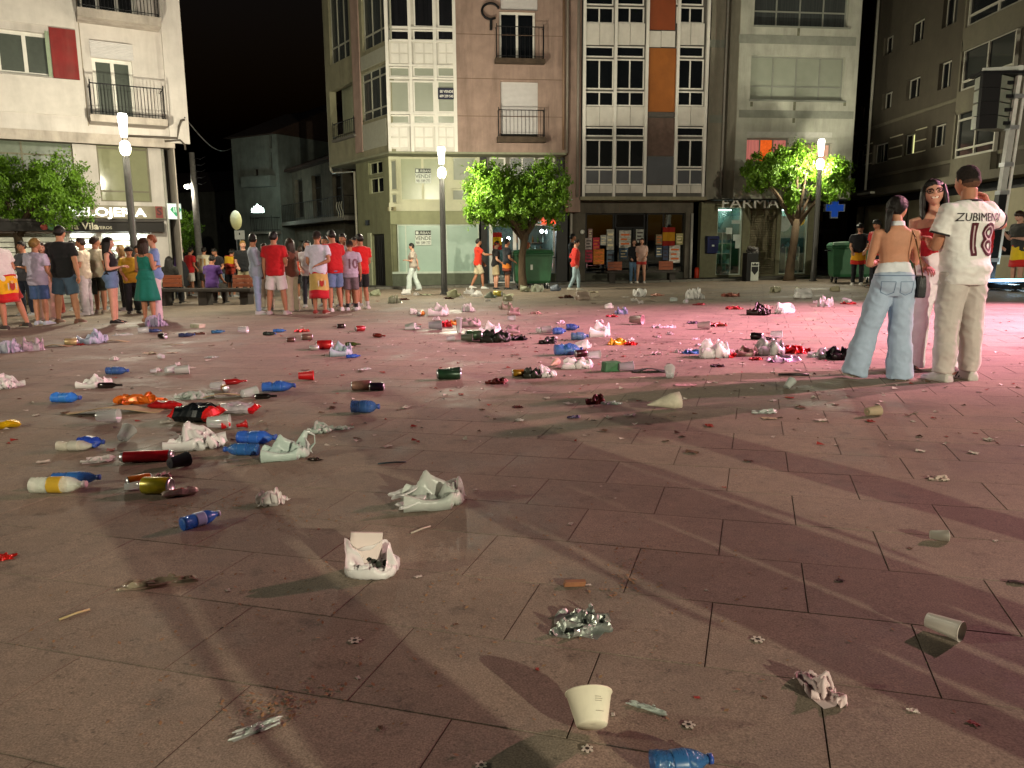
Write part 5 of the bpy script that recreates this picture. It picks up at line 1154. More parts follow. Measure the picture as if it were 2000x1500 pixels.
    k = len(hb.v); hb.v += [tuple(HM @ v) for v in HV]; hb.f += [tuple(i + k for i in q) for q in HF]; hb.m += FM
    for sg in (-1, 1):
        c = Vector((sg * .15, .325, .03)); rr = .062; rings = []
        for j in range(7):
            a = math.pi * (j + .02) / 6.04; rings.append([HM @ (c + Vector((rr * math.sin(a) * math.cos(b), rr * math.cos(a), rr * .62 * math.sin(a) * math.sin(b)))) for b in [2 * math.pi * q / 10 for q in range(10)]])
        k0 = len(hb.f); hb.loft(rings, True, 1)
        for q in range(k0, min(k0 + 20, len(hb.f))): hb.m[q] = 2
        ear = [HM @ Vector((sg * (.335 + .05 * math.sin(t)), -.04 + .075 * math.cos(t), -.02 + .1 * math.sin(t) * 1.0)) for t in [2 * math.pi * q / 10 for q in range(10)]]
        ein = [HM @ Vector((sg * .31, -.02 + .05 * math.cos(t), -.02 + .085 * math.sin(t))) for t in [2 * math.pi * q / 10 for q in range(10)]]; eou = [HM @ Vector((sg * .385, -.05 + .045 * math.cos(t), .0 + .06 * math.sin(t))) for t in [2 * math.pi * q / 10 for q in range(10)]]
        hb.loft([ein, ear, eou], True, 0)
    for (s0, el, wr), sgn, nm in zip(A_, (-1, 1), arms):
        dd = (wr - el).normalized(); pnv = TM.to_3x3() @ Vector((-sgn, 0, 0)) if abs(dd.z) > .6 else Vector((0, 0, -1))
        if nm == 'face' or nm == 'up': pnv = TM.to_3x3() @ Vector((-sgn * .8, -.3, 0))
        hand_geo(hb, wr, dd, pnv, h / 1.75, 1.0 if nm in ('bent', 'drink', 'face') else .5, sgn)
    bm = bmesh.new(); bm.from_mesh(body); tmp = hb.mesh('tmp', [sk] * 6)
    bm.from_mesh(tmp); bm.to_mesh(body); bm.free(); bpy.data.meshes.remove(tmp)
    bo = finish(body, 'body', [sk, EYEW, IRIS, LIP, HAIRM[hair[1]] if hair else LIP, TEETH], root)
    # ---- clothes
    def sleeve(m, t_end, r0, r1):
        for s0, el, wr in A_:
            ins = s0.lerp(TM @ Vector((0, -.01 * h, shz + dzt - .012 * h)), .45); pts, rr = [ins, s0 + Vector((0, 0, -.004 * h))], [.046 * h * B, .047 * h * B]
            if t_end <= 1: pts += [s0.lerp(el, t_end * .5), s0.lerp(el, t_end)]; rr += [(r0 + r1) / 2 * h * B, r1 * h * B]
            else: pts += [s0.lerp(el, .6), el, el.lerp(wr, .6), el.lerp(wr, min(1, t_end - 1))]; rr += [r0 * h * B, r0 * .92 * h * B, r1 * 1.1 * h * B, r1 * h * B]
            m.tube(pts, rr, 14)
    kind = top[0] if top else None
    cv = vox * (.6 if big else 1)
    if kind:
        m = MB(); z0 = hem or {'tee': .465, 'long': .46, 'tank': .55, 'crop': .64, 'halter': .565, 'tube': .60, 'dress': .47, 'loose': .455}[kind]
        z1 = {'tank': .80, 'crop': .80, 'halter': .635, 'tube': .755, 'dress': .775}.get(kind, .842); e = {'tee': .013, 'long': .013, 'loose': .02}.get(kind, .0065)
        zs = [z0] + [z for z in (.5, .53, .57, .62, .66, .70, .74, .78, .81, .83) if z0 + .012 < z < z1 - .008] + [z1]
        rings = []
        for z in zs:
            rx, ry, oy = sec(z); sl = e
            if kind in ('tee', 'long', 'loose') and z < .7: rx = max(rx, sec(.7)[0] * .97); ry = max(ry, sec(.7)[1] * .98)
            if z > .8: sl = .006
            rings.append(tr(z, (rx + sl) * B, (ry + sl) * B, oy, 26))
        m.loft(rings)
        if kind in ('tee', 'loose'): sleeve(m, .62, .043, .045 if kind == 'tee' else .05)
        if kind == 'long': sleeve(m, 1.95, .034, .023)
        if kind in ('tank', 'crop', 'dress'):
            for sg in (-1, 1): m.tube([tr(.77, .9 * sec(.77)[0], .0)[0] if False else TM @ Vector((sg * .05 * h, (.05 if z1 > .7 else .03) * h, z1 * h + dzt - .01 * h)), TM @ Vector((sg * .055 * h, -.005 * h, .835 * h + dzt)), TM @ Vector((sg * .05 * h, -.052 * h, z1 * h + dzt - .01 * h))], .012 * h, 8)
        me = remesh(m, cv, 3); mats = [cloth(top[1])]
        to = finish(me, {'dress': 'dress_top'}.get(kind, 'shirt'), mats, root, True, .013 if big else .014, seed=px % 17)
        if kind == 'dress':
            rings = []
            for z, g in ((.63, 1.03), (.58, 1.18), (.5, 1.35), (.4, 1.6), (.3, 1.85), (.24, 1.95)):
                base_ = .082; rings.append([Vector((base_ * h * g * math.cos(t) * (1 + .06 * math.sin(7 * t) * (g - .9)), base_ * .82 * h * g * math.sin(t) * (1 + .06 * math.sin(7 * t) * (g - .9)), z * h + dzt)) for t in [2 * math.pi * q / 42 for q in range(42)]])
            MB().loft(rings, True).build('skirt', mats[0], root, True)
    if bot:
        m = MB(); kd = bot[0]; zw = bot[2] if len(bot) > 2 else .60
        if kind in ('tee', 'long', 'loose'): zw = .512
        zs = [z for z in (.452, .47, .5, .53, .57, .60, .63) if z < zw - .008] + [zw]
        m.loft([tr(z, (sec(z)[0] + ((.001 if z > .5 and kind in ('tee', 'long', 'loose') else .007) if z > .46 else -.012)) * B, (sec(z)[1] + (.002 if z > .5 and kind in ('tee', 'long', 'loose') else .009)) * B, sec(z)[2], 26) for z in zs])
        for hp, kn, an in L_:
            up = hp + Vector((0, 0, .012 * h))
            if kd == 'shorts': m.tube([up, hp.lerp(kn, .25), hp.lerp(kn, .6), hp.lerp(kn, .86)], [.056 * h * B, .06 * h * B, .058 * h * B, .06 * h * B], 16)
            elif kd == 'hotpants': m.tube([up, hp.lerp(kn, .2), hp.lerp(kn, .38)], [.056 * h, .06 * h, .06 * h], 16)
            elif kd == 'wide': m.tube([up, hp.lerp(kn, .3), kn, kn.lerp(an, .5), an + Vector((0, .01 * h, -.032 * h))], ([.06 * h * B, .064 * h * B, .06 * h, .062 * h, .07 * h] if big else [.058 * h * B, .058 * h * B, .052 * h, .053 * h, .06 * h]), 18)
            elif kd == 'loose': m.tube([up, hp.lerp(kn, .3), kn, kn.lerp(an, .5), an + Vector((0, .005 * h, .0))], [.06 * h * B, .062 * h * B, .054 * h, .05 * h, .044 * h], 18)
            else: m.tube([up, hp.lerp(kn, .3), kn, kn.lerp(an, .4), an], [.056 * h * B, .054 * h * B, .038 * h, .037 * h, .029 * h], 16)
        finish(remesh(m, cv, 3), {'shorts': 'shorts', 'hotpants': 'shorts'}.get(kd, 'trousers'), [cloth(bot[1])], root, True, .015 if big else .014, (6, 6, 9), seed=px % 13 + 3)
    if flag:                                     # flag knotted round the hips
        cols, (zt_, zb_), emb = flag; n = 40; rings, mi = [], []
        lv = [zt_ + (zb_ - zt_) * t for t in (0, .06, .2, .4, .6, .68, .8, 1)]
        fb = MB(); rr = []
        for z in lv:
            g = 1 + .5 * (zt_ - z); rr.append([Vector(((.112 * g * math.cos(t)) * h * (1 + .03 * math.sin(5 * t + z * 20)), (.086 * g * math.sin(t) - .005) * h * (1 + .04 * math.sin(6 * t + z * 14)), z * h + dzt + .006 * h * math.sin(3 * t))) for t in [2 * math.pi * q / n for q in range(n)]])
        for q in range(len(lv) - 1): fb.loft([rr[q], rr[q + 1]], q in (0, len(lv) - 2), 0 if 1 <= q < 5 else 1)
        fo = fb.build('flag', [cloth(cols[0]), cloth(cols[1])], root, True)
        if emb:
            a = R(emb); c = Vector((.122 * h * math.cos(a), .098 * h * math.sin(a) - .008 * h, 0)); nn = Vector((math.cos(a), math.sin(a), 0)); tg = Vector((-nn.y, nn.x, 0)); zc = (zt_ + (zb_ - zt_) * .42) * h + dzt
            sh = [(-.03, .035), (.03, .035), (.03, -.01), (.018, -.035), (0, -.045), (-.018, -.035), (-.03, -.01)]
            MB().add([c + nn * .012 + tg * x * h * .9 + Vector((0, 0, zc + z * h)) for x, z in sh], [tuple(range(7))]).build('crest', cloth('#9a2c22'), fo); MB().add([c + nn * .014 + tg * x * h * .5 + Vector((0, 0, zc + .045 * h + z * h * .4)) for x, z in sh], [tuple(range(7))]).build('crest_crown', cloth('#c8a468'), fo)
            for q in (-1, 1): MB().add([c + nn * .012 + tg * (x * h * .25 + q * .042 * h) + Vector((0, 0, zc + z * h)) for x, z in sh], [tuple(range(7))]).build('crest_pillar', cloth('#b8b0a0'), fo)
    # ---- shoes
    for (hp, kn, an), sgn, (kd_, ad_) in zip(L_, (-1, 1), lg):
        lift = an.z - AZ > .03; m = MB(); pt = Matrix.Translation(an) @ Matrix.Rotation(R(-sgn * 7), 4, 'Z') @ (Matrix.Rotation(R(-32), 4, 'X') if lift else Matrix())
        prof = ((-.044, .75, .028), (-.036, .95, .045), (-.01, 1, .052), (.025, 1.05, .05), (.055, 1.15, .036), (.088, 1.1, .026), (.108, .85, .02), (.116, .5, .014))
        rings = [[pt @ Vector((x * .0285 * wd * h, yy * h, -AZ + z)) for x, z in ((-1, .0), (1, .0), (1.04, .014 * h / 1.7), (.95, hh * .6 * h), (.55, hh * h), (-.55, hh * h), (-.95, hh * .6 * h), (-1.04, .014 * h / 1.7))] for yy, wd, hh in prof]
        m.loft(rings); n = 8
        for q in range(len(m.f)):
            j = q % n; m.m[q] = 1 if (q < (len(prof) - 1) * n and j in (0, 1, 7)) else 0
        so = m.build('shoe', [cloth(shoes), M('sole', '#b4aea0', .7)], root, True); bevel(so, .004, 2)
        if sock: MB().tube([an + Vector((0, 0, -.01 * h)), an.lerp(kn, .12), an.lerp(kn, .25)], [.024 * h, .0245 * h, .031 * h], 12).build('sock', cloth(sock), root, True)
    # ---- hair
    if hair:
        st, hc = hair; hm = HAIRM[hc]; hv, front = [], {'fade': .27, 'short': .25, 'curly': .22, 'cap': .25}.get(st, .27); low = {'fade': -.22, 'short': -.24, 'curly': -.25}.get(st, -.34)
        for idx, v in enumerate(HV):
            th = math.atan2(v.x, v.y); d = v.z - hairline(th, low, front); m_ = max(0, min(1, d / .12)); top_ = max(0, min(1, (v.z - .1) / .3))
            tk = {'fade': .018 + .075 * top_, 'short': .045 + .05 * top_, 'curly': .13, 'long': .07, 'pony': .045, 'cap': .03}.get(st, .05)
            nz_ = noise.noise(v * (9 if st == 'curly' else 5) + Vector((px * .1, 0, 0))) * (.05 if st == 'curly' else .02) + (.02 * noise.noise(v * 16) if st in ('fade', 'short') else 0)
            hv.append((v * (1 + ((tk + nz_) * m_ / max(.3, v.length))) if d > -.02 else v * .96, d))
        faces = [q for q in HF if all(hv[i][1] > -.06 for i in q)]
        m = MB(); m.add([HM @ a for a, _ in hv], faces)
        if st in ('long', 'pony'):
            N_ = 64 if big else 26
            for q in range(N_):
                if st == 'long':
                    a = math.pi + (q / (N_ - 1) - .5) * 2 * 1.95; ln = rnd.uniform(1.25, 1.55) * (1.0 if big else .95)
                    r0 = Vector((.34 * math.sin(a), .40 * math.cos(a), .28)); r1 = Vector((.41 * math.sin(a), .44 * math.cos(a) - .02, -.1)); r2 = Vector((.42 * math.sin(a) * 1.02, .36 * math.cos(a) - .06, -.55)); r3 = Vector((.46 * math.sin(a), .3 * math.cos(a) - .1, -ln * .75)); r4 = Vector((.45 * math.sin(a) + rnd.uniform(-.06, .06), .27 * math.cos(a) - .11, -ln))
                    m.tube([HM @ (x + Vector((rnd.uniform(-.012, .012), rnd.uniform(-.012, .012), 0))) for x in (r0, r1, r2, r3, r4)], [.05 * HS * 1.6, .06 * HS * 1.6, .055 * HS * 1.6, .04 * HS * 1.6, .012 * HS], 6)
                elif q < N_ * .6:
                    b = 2 * math.pi * q / (N_ * .6); rr = .075
                    r0 = Vector((-.02 + rr * math.cos(b), -.40, -.06 + rr * math.sin(b))); r1 = Vector((-.05 + rr * 1.3 * math.cos(b), -.56 + .02 * math.sin(b), -.2 + rr * math.sin(b))); r2 = Vector((-.1 + rr * 1.1 * math.cos(b), -.5 + rr * math.sin(b) * .7, -.62)); r3 = Vector((-.14 + rr * .8 * math.cos(b), -.44 + rr * .6 * math.sin(b), -1.0)); r4 = Vector((-.17 + rr * .4 * math.cos(b) + rnd.uniform(-.03, .03), -.42, -1.25 - rnd.uniform(0, .12)))
                    m.tube([HM @ x for x in (r0, r1, r2, r3, r4)], [.045 * HS, .05 * HS, .05 * HS, .035 * HS, .01 * HS], 6)
        if big and st in ('long', 'pony'):       # combed strands over the scalp
            capv = [a for a, _ in hv]; bv = BVHTree.FromPolygons(capv, faces)
            for q in range(260):
                if st == 'pony':
                    a = rnd.uniform(-2.6, 2.6); zz = hairline(a, low, front) + rnd.uniform(.0, .12); d0 = Vector((.36 * math.sin(a), .42 * math.cos(a), zz)).normalized(); d1 = Vector((-.02, -.42, -.06)).normalized()
                else:
                    a = rnd.choice((-1, 1)) * rnd.uniform(.75, 3.1); d0 = Vector((math.copysign(.03, math.sin(a)), rnd.uniform(-.32, .12), .5)).normalized(); d1 = Vector((.4 * math.sin(a), .42 * math.cos(a), -.2)).normalized()
                pts = []
                for k in range(9):
                    dd = d0.lerp(d1, k / 8).normalized(); hit = bv.ray_cast(Vector(), dd)
                    if hit[0]: pts.append(HM @ (hit[0] * (1.012 + .012 * math.sin(q * 1.7 + k))))
                if len(pts) > 3: m.tube(pts, [.0028] * (len(pts) - 1) + [.001], 4)
        if st == 'fade':
            nf = len(m.f)
            for q in range(nf):
                if q < len(faces): zq = sum(HV[i].z + .1 * HV[i].y for i in faces[q]) / 4; m.m[q] = 0 if zq > -.0 else (1 if zq > -.09 else 2)
            m.build('hair', [M('hair_matte_' + hc, '#1c120d', .85, var=.5, scale=40, bump=.8, bscale=120), M('stubble_dark_' + hc, '#35221a', .8, var=.3, scale=60), M('stubble_' + hc, '#5f4030', .75, var=.25, scale=60)], root, True)
        else: m.build('hair', hm, root, True)
    if cap:
        cv_ = [(v * 1.14 if v.z > .06 else v * .9, v.z) for v in HV]; m = MB(); m.add([HM @ a for a, _ in cv_], [q for q in HF if all(cv_[i][1] > .04 for i in q)])
        m.loft([[HM @ Vector((.3 * math.sin(a) * k, .40 * math.cos(a) * k + .0 + (.22 if k > 1 else 0), .13 - (.05 if k > 1 else 0) + dz_)) for a in [R(-60 + 12 * q) for q in range(11)]] for k, dz_ in ((.95, 0), (1.15, 0), (1.15, -.02), (.95, -.02))], False, closed=False)
        m.build('cap', cloth(cap), root, True)
    root['h'] = h
    return dict(root=root, h=h, hd=hd, HM=HM, TM=TM, A=A_, L=L_, dzt=dzt, tr=tr, sec=sec, shirt=(to if kind else None))
def shirt_print(P, txt, size, x0, z, mat, bold=0., sx=1., outline=None, name='lettering', back=True):
    """lettering laid onto the shirt's back, following its folds"""
    so = P['shirt']; me = text_mesh(txt, size, 0, bold=bold); bm = bmesh.new(); bm.from_mesh(me); bpy.data.meshes.remove(me)
    for _ in range(4):
        lg = [e for e in bm.edges if e.calc_length() > .022]
        if not lg: break
        bmesh.ops.subdivide_edges(bm, edges=lg, cuts=1); bmesh.ops.triangulate(bm, faces=bm.faces[:])
    src = so.data; bv = BVHTree.FromPolygons([v.co.copy() for v in src.vertices], [tuple(p.vertices) for p in src.polygons]); s = -1 if back else 1
    for v in bm.verts:
        x, zz = v.co.x * sx * (1 if back else -1) + x0, v.co.y + z * P['h'] + P['dzt']; hit = bv.ray_cast(Vector((x, s * .8, zz)), Vector((0, -s, 0)))
        v.co = Vector((x, (hit[0].y if hit[0] else 0) + s * .0055, zz))
    out = bpy.data.meshes.new(name); bm.to_mesh(out); bm.free(); out.materials.append(mat); return O(name, out, so)
# ---- the three people talking at the right
JE = '#a3b4ca'
Pw = person(1730, 741, 392, 10, 'woman with bare back and low ponytail wearing wide light-blue jeans', ('halter', '#d4d6da'), ('wide', JE, .575), ('pony', 'dark'), 0, (((.16, .22, -1), (-.55, .8, .15)), ((.2, .35, -.9), (-.5, .15, 1))),
            (((.3, -.04, -1), (.26, -.06, -1)), ((.02, .02, -1), (.06, -.05, -1))), 4, 0, True, (38, 4), '#6a5a50', 'three people talking at the right', .016, big=True)
Pg = person(1813, 721, 361, 196, 'laughing woman in glasses, red strapless top and white wide trousers', ('tube', '#a01422'), ('wide', '#d8d2d4', .615), ('long', 'dark'), 2, ('bent', 'low'),
            (((.1, .02, -1), (.07, -.02, -1)), ((.12, .05, -1), (.06, -.05, -1))), -2, 0, True, (6, -8), '#4a3c34', 'three people talking at the right', .016, big=True, smile=True, side=6)
Pm = person(1862, 743, 338, 347, 'man with short fade haircut in white football shirt number 18', ('tee', '#dedcd8'), ('loose', '#bdb5ae', .56), ('fade', 'brown'), 1, (((.2, .25, -1), (-.45, .85, .3)), ((.8, .3, -.35), (-.42, .0, .5))),
            (((.04, .02, -1), (.02, -.02, -1)), ((.12, .03, -1), (.03, -.03, -1))), 3, 0, False, (-2, 4), '#b8b4ac', 'three people talking at the right', .016, big=True, build=1.04, hem=.45, shw=.93)
MAROON = cloth('#4a1420'); GREYT = M('print_grey', '#5f5560', .7)
shirt_print(Pm, 'ZUBIMENDI', .098, .035, .765, cloth('#2a2226'), 0, .92)
shirt_print(Pm, '18', .36, .03, .655, MAROON, .014, .86)
shirt_print(Pm, '18', .36, .03, .655, cloth('#b8a4a4'), -.010, .86, name='number_inline')
for v in Pm['shirt'].children:
    if v.name.startswith('number_inline'): v.location.y -= .0015
# collar and sleeve trims
h = Pm['h']
MB().loft([Pm['tr'](z, .047 + e, .047 + e, -.011, 24) for z, e in ((.838, .006), (.848, .004), (.850, -.002))], False).build('collar', cloth('#241c1e'), Pm['shirt'], True)
for s0, el, wr in Pm['A']:
    d = (el - s0).normalized(); MB().tube([s0.lerp(el, .6), s0.lerp(el, .655)], [.0478 * h * 1.06, .0478 * h * 1.06], 18).build('sleeve_trim', cloth('#241c1e'), Pm['shirt'], True)
# dark stripes on his trainers
for (hp, kn, an), sg in zip(Pm['L'], (-1, 1)):
    for s2 in (-1, 1):
        for k in range(3):
            c = an + Vector((s2 * .052, (.012 + .02 * k) * h, -.028 * h)); m = MB(); m.add([c + Vector((0, -.008, -.018)), c + Vector((0, .006, -.018)), c + Vector((-s2 * .012, -.012, .03)), c + Vector((-s2 * .012, -.026, .03))], [(0, 1, 2, 3)]); m.build('shoe_stripe', cloth('#1c1a1c'), Pm['root'])
# glasses
gl = MB(); HM = Pg['HM']
for sg in (-1, 1):
    rim = [HM @ Vector((sg * .155 + .105 * math.copysign(abs(math.cos(t)) ** .6, math.cos(t)), .415 - .02 * abs(math.cos(t)), .02 + .075 * math.copysign(abs(math.sin(t)) ** .6, math.sin(t)))) for t in [2 * math.pi * q / 20 for q in range(21)]]
    gl.tube(rim, .0048, 6); gl.tube([HM @ Vector((sg * .26, .39, .05)), HM @ Vector((sg * .36, .2, .05)), HM @ Vector((sg * .385, -.08, .03))], .003, 5)
gl.tube([HM @ Vector((-.05, .425, .04)), HM @ Vector((.05, .425, .04))], .003, 5)
gl.build('glasses', M('black_acetate', '#0a0808', .25), Pg['root'], True)
# halter neckband, jeans seams, pockets
h = Pw['h']
MB().loft([Pw['tr'](z, .034 + e, .038 + e, -.008, 24) for z, e in ((.838, .006), (.852, .004), (.862, .002), (.864, -.004))], False).build('neckband', cloth('#d4d6da'), Pw['root'], True)
tro = [c for c in Pw['root'].children if c.name.startswith('trousers')][0]
def on_surface(ob, pts, s, off=.003):
    me = ob.data; bv = BVHTree.FromPolygons([v.co.copy() for v in me.vertices], [tuple(p.vertices) for p in me.polygons]); out = []
    for x, z in pts:
        hit = bv.ray_cast(Vector((x, s * .8, z)), Vector((0, -s, 0)))
        if hit[0]: out.append(hit[0] + Vector((0, s * off, 0)))
    return out
SEAM = M('seam', '#5a6f8c', .8)
bz = Pw['dzt']
for cx in (-.075, .075):
    for line in ([(cx - .055, .535 * h), (cx + .055, .535 * h)], [(cx - .055, .535 * h), (cx - .05, .475 * h), (cx, .46 * h), (cx + .05, .475 * h), (cx + .055, .535 * h)]):
        fine = []
        for (a, b), (c, d) in zip(line, line[1:]): fine += [(a + (c - a) * t / 6, b + (d - b) * t / 6 + bz) for t in range(7)]
        pp = on_surface(tro, fine, -1, .001)
        if len(pp) > 2: MB().tube(pp, .0025, 5).build('pocket_seam', SEAM, tro)
pp = on_surface(tro, [(x, .568 * h + bz) for x in np.linspace(-.16, .16, 20)], -1, .001); MB().tube(pp, .004, 5).build('waist_seam', SEAM, tro)
# her small black shoulder bag
hip = Pw['root'].matrix_world if False else None
rw = Pw['root']; Mw = Matrix.Translation(rw.location) @ Matrix.Rotation(rw.rotation_euler.z, 4, 'Z')
bag = E('shoulder_bag', Mw @ Vector((.205, -.03, .47 * h)), rw.rotation_euler.z, 'small black shoulder bag hanging at the hip of the bare-backed woman', 'bag')
LEA = M('black_leather', '#0c0b10', .4, var=.2, scale=20, bump=.2)
bevel(MB().loft([[(x * .035 * k, y * .075 * k2, z) for x, y in ((-1, -1), (1, -1), (1, 1), (-1, 1))] for z, k, k2 in ((0, 1, .95), (.1, 1.05, 1), (.19, .8, .95))]).build('body', LEA, bag), .012, 3)
MB().box(-.039, -.032, -.06, .06, .09, .17).build('flap', M('black_leather2', '#14121a', .35), bag)
Mi = Matrix.Translation(bag.location) @ Matrix.Rotation(rw.rotation_euler.z, 4, 'Z'); Mi.invert()
sp = [Mi @ Mw @ Vector(q) for q in ((.205, -.1, .58 * h), (.17, -.125, .66 * h), (.14, -.115, .74 * h), (.125, -.075, .80 * h), (.115, -.02, .835 * h), (.13, .04, .815 * h), (.17, .11, .72 * h), (.2, .06, .58 * h))]
MB().tube(sp, .006, 6).build('strap', M('gold_chain', '#6a5030', .35, metal=.8, var=.5, scale=120), bag, True)

# ---- the crowd at the left
LG, CG, WG = 'crowd standing before the jeweller', 'ring of friends standing by the side street', 'people on the far side of the plaza'
YR = ('#d8a012', '#b81418')
person(22, 643, 459, 285, 'man in white tee bending forward with a Spanish flag round his hips', ('tee', '#cfc9c6'), ('shorts', '#8a1c18'), ('short', 'dark'), 1, ('bent', 'bent'), 'lean', 16, 0, False, (0, 14), '#3a322e', LG, flag=(YR, (.56, .27), -100))
person(84, 634, 472, 8, 'blond person in pale lilac shirt and denim shorts seen from behind', ('loose', '#b3abc0'), ('shorts', '#3f567f'), ('curly', 'blond'), 0, ('low', 'low'), 'stand', 2, 0, False, (20, 0), '#b4b8c8', LG)
person(97, 624, 478, 175, 'woman with brown hair and orange-yellow top half hidden behind the black tee', ('tank', '#c86a1c'), ('wide', '#b99486'), ('long', 'brown'), 2, ('down', 'bent'), 'stand', 0, 0, True, (-15, 6), '#8a7a70', LG)
person(135, 631, 447, 2, 'tall man in black tee, dark cap and grey-blue shorts seen from behind', ('tee', '#111114'), ('shorts', '#43566a'), ('short', 'dark'), 0, ('down', 'down'), 'wide', 0, 0, False, (10, 0), '#6a4a3c', LG, cap='#241a18', build=1.08)
person(172, 615, 469, 262, 'man in cream shirt and white trousers facing left', ('tee', '#c9bfa8'), ('loose', '#bdb9bb'), ('short', 'brown'), 1, ('bent', 'low'), 'stand', 0, 0, False, (0, 0), '#c8c4c4', LG)
person(199, 612, 467, 20, 'curly-haired person in white shirt carrying a dark bag', ('tee', '#c4bba8'), ('shorts', '#2c3026'), ('curly', 'brown'), 1, ('down', 'down'), 'stand', 0, 0, False, (30, 0), '#8d7d70', LG)
person(226, 632, 468, 75, 'woman with long dark hair, black top and denim shorts', ('tank', '#17141a'), ('hotpants', '#5c7496', .6), ('long', 'dark'), 2, ('bent', 'bent'), 'stand', 0, 0, True, (0, 6), '#15120f', LG)
person(262, 612, 486, 150, 'person in mustard shirt and black trousers behind the long-haired woman', ('loose', '#a8841c'), ('loose', '#16161a'), ('curly', 'dark'), 1, ('bent', 'low'), 'stand', 6, 0, False, (0, 20), '#2a2622', LG)
person(293, 628, 470, 14, 'woman in long teal dress with brown hair down her back', ('dress', '#0f6a5c'), None, ('long', 'brown'), 1, ('bent', 'bent'), 'stand', 0, 0, True, (10, 0), '#8a6a50', LG)
person(310, 624, 464, 245, 'ginger-haired person in blue striped shirt and white trousers', ('tee', '#6f86b8'), ('wide', '#c9b4bb'), ('short', 'ginger'), 2, ('bent', 'low'), 'stand', 0, 0, True, (0, 4), '#b8a8a8', LG)
person(58, 616, 476, 200, 'person in grey tee behind the blond one in lilac', ('tee', '#55555c'), ('jeans', '#2c3444'), ('short', 'dark'), 1, ('bent', 'drink'), 'relax', 0, 0, False, (10, 0), '#8a8a8a', LG)
person(113, 612, 480, 190, 'woman in white top glimpsed between the black tee and the brown-haired woman', ('tank', '#c4bcb8'), ('wide', '#8a3c2c'), ('long', 'dark'), 2, ('bent', 'low'), 'stand', 0, 0, True, (0, 0), '#8a8a8a', LG)
person(154, 606, 474, 170, 'man in red jersey half hidden behind the black tee', ('tee', '#b01c1c'), ('shorts', '#2a2a30'), ('short', 'dark'), 1, ('low', 'bent'), 'stand', 0, 0, False, (0, 0), '#8a8a8a', LG)
person(213, 604, 478, 200, 'man with bright orange flag cloth behind the long-haired woman', ('tee', '#7a6a5c'), ('shorts', '#c8421c'), ('short', 'brown'), 1, ('low', 'low'), 'stand', 0, 0, False, (0, 0), '#8a8a8a', LG)
person(246, 606, 482, 230, 'woman with light hair behind the denim shorts', ('tank', '#8a7a5c'), ('jeans', '#23262c'), ('long', 'blond'), 2, ('bent', 'bent'), 'stand', 0, 0, True, (0, 0), '#8a8a8a', LG)
person(279, 604, 484, 160, 'man in olive shirt between mustard shirt and teal dress', ('tee', '#6a6434'), ('loose', '#1c1c20'), ('short', 'dark'), 1, ('low', 'low'), 'stand', 0, 0, False, (0, 0), '#8a8a8a', LG)
q = G(190, 612); tb = E('tote_bag', (q[0], q[1] - .25, gz(q[0], q[1]) + .48), R(20), 'dark green tote bag held by the curly-haired person', 'bag')
MB().loft([[(x * .17 * k, y * .07 * k2, z) for x, y in ((-1, -1), (1, -1), (1, 1), (-1, 1))] for z, k, k2 in ((0, .95, .8), (.1, 1.05, 1.1), (.3, 1, .7), (.36, .95, .25))]).build('body', cloth('#1f2a20'), tb, False)
MB().tube([(-.1, 0, .35), (-.08, 0, .5), (.08, 0, .5), (.1, 0, .35)], .012, 6).build('strap', cloth('#1f2a20'), tb, True)
# ---- around the bench
BG = 'people round the bench by the side street'
bz = .46
def sitter(px, y, label, top, bot, hair, fem, f):
    q = G(px, y); person(px, y, y, f, label, top, bot, hair, 1, ('lap', 'lap'), 'sit', 8, 0, fem, (0, 8), '#2a2622', BG, loc=(q[0], q[1]), h=1.72)
sitter(334, 594, 'dark-haired person in black with a yellow belt sitting on the bench', ('tee', '#17140f'), ('loose', '#15151a'), ('long', 'dark'), True, 0)
sitter(417, 594, 'person in purple tee sitting on the bench with back turned', ('tee', '#4a2a6a'), ('loose', '#3a3430'), ('short', 'dark'), False, 8)
person(350, 581, 484, 60, 'man in purple tee and jeans standing behind the bench', ('tee', '#6a3f94'), ('jeans', '#3c5474'), ('short', 'brown'), 2, ('low', 'low'), 'stand', 12, 0, False, (0, 10), '#8a8a8a', BG)
person(374, 578, 486, 30, 'man in red tee and white shorts behind the bench', ('tee', '#b01a1c'), ('shorts', '#c4bcb4'), ('short', 'dark'), 1, ('low', 'low'), 'stand', 8, 0, False, (0, 0), '#8a8a8a', BG)
P11 = person(403, 576, 486, 0, 'person in white football shirt number 11 beyond the bench', ('tee', '#c9c0a8'), ('shorts', '#3a3430'), ('short', 'dark'), 1, ('low', 'low'), 'stand', 6, 0, False, (0, 0), '#8a8a8a', BG)
shirt_print(P11, '11', .3, 0, .68, cloth('#b89058'), .02, .9)
person(432, 582, 487, 200, 'man in black printed tee facing the bench', ('tee', '#1a161c'), ('shorts', '#4a5a6a'), ('short', 'dark'), 1, ('low', 'low'), 'stand', 14, 0, False, (0, 16), '#c4c4c4', BG)
person(454, 580, 489, 20, 'person draped in yellow scarf and red flag near the bench', ('tee', '#8a2a18'), ('shorts', '#23232a'), ('curly', 'dark'), 1, ('low', 'hip'), 'stand', 10, 0, False, (0, 0), '#8a8a8a', BG, flag=(('#c89a14', '#a8301c'), (.86, .62), None))
person(481, 584, 474, 165, 'man in black tee and khaki shorts facing the camera', ('tee', '#101014'), ('shorts', '#8f866a'), ('short', 'blond'), 2, ('down', 'low'), 'relax', 0, 0, False, (-20, 0), '#2a241e', BG)
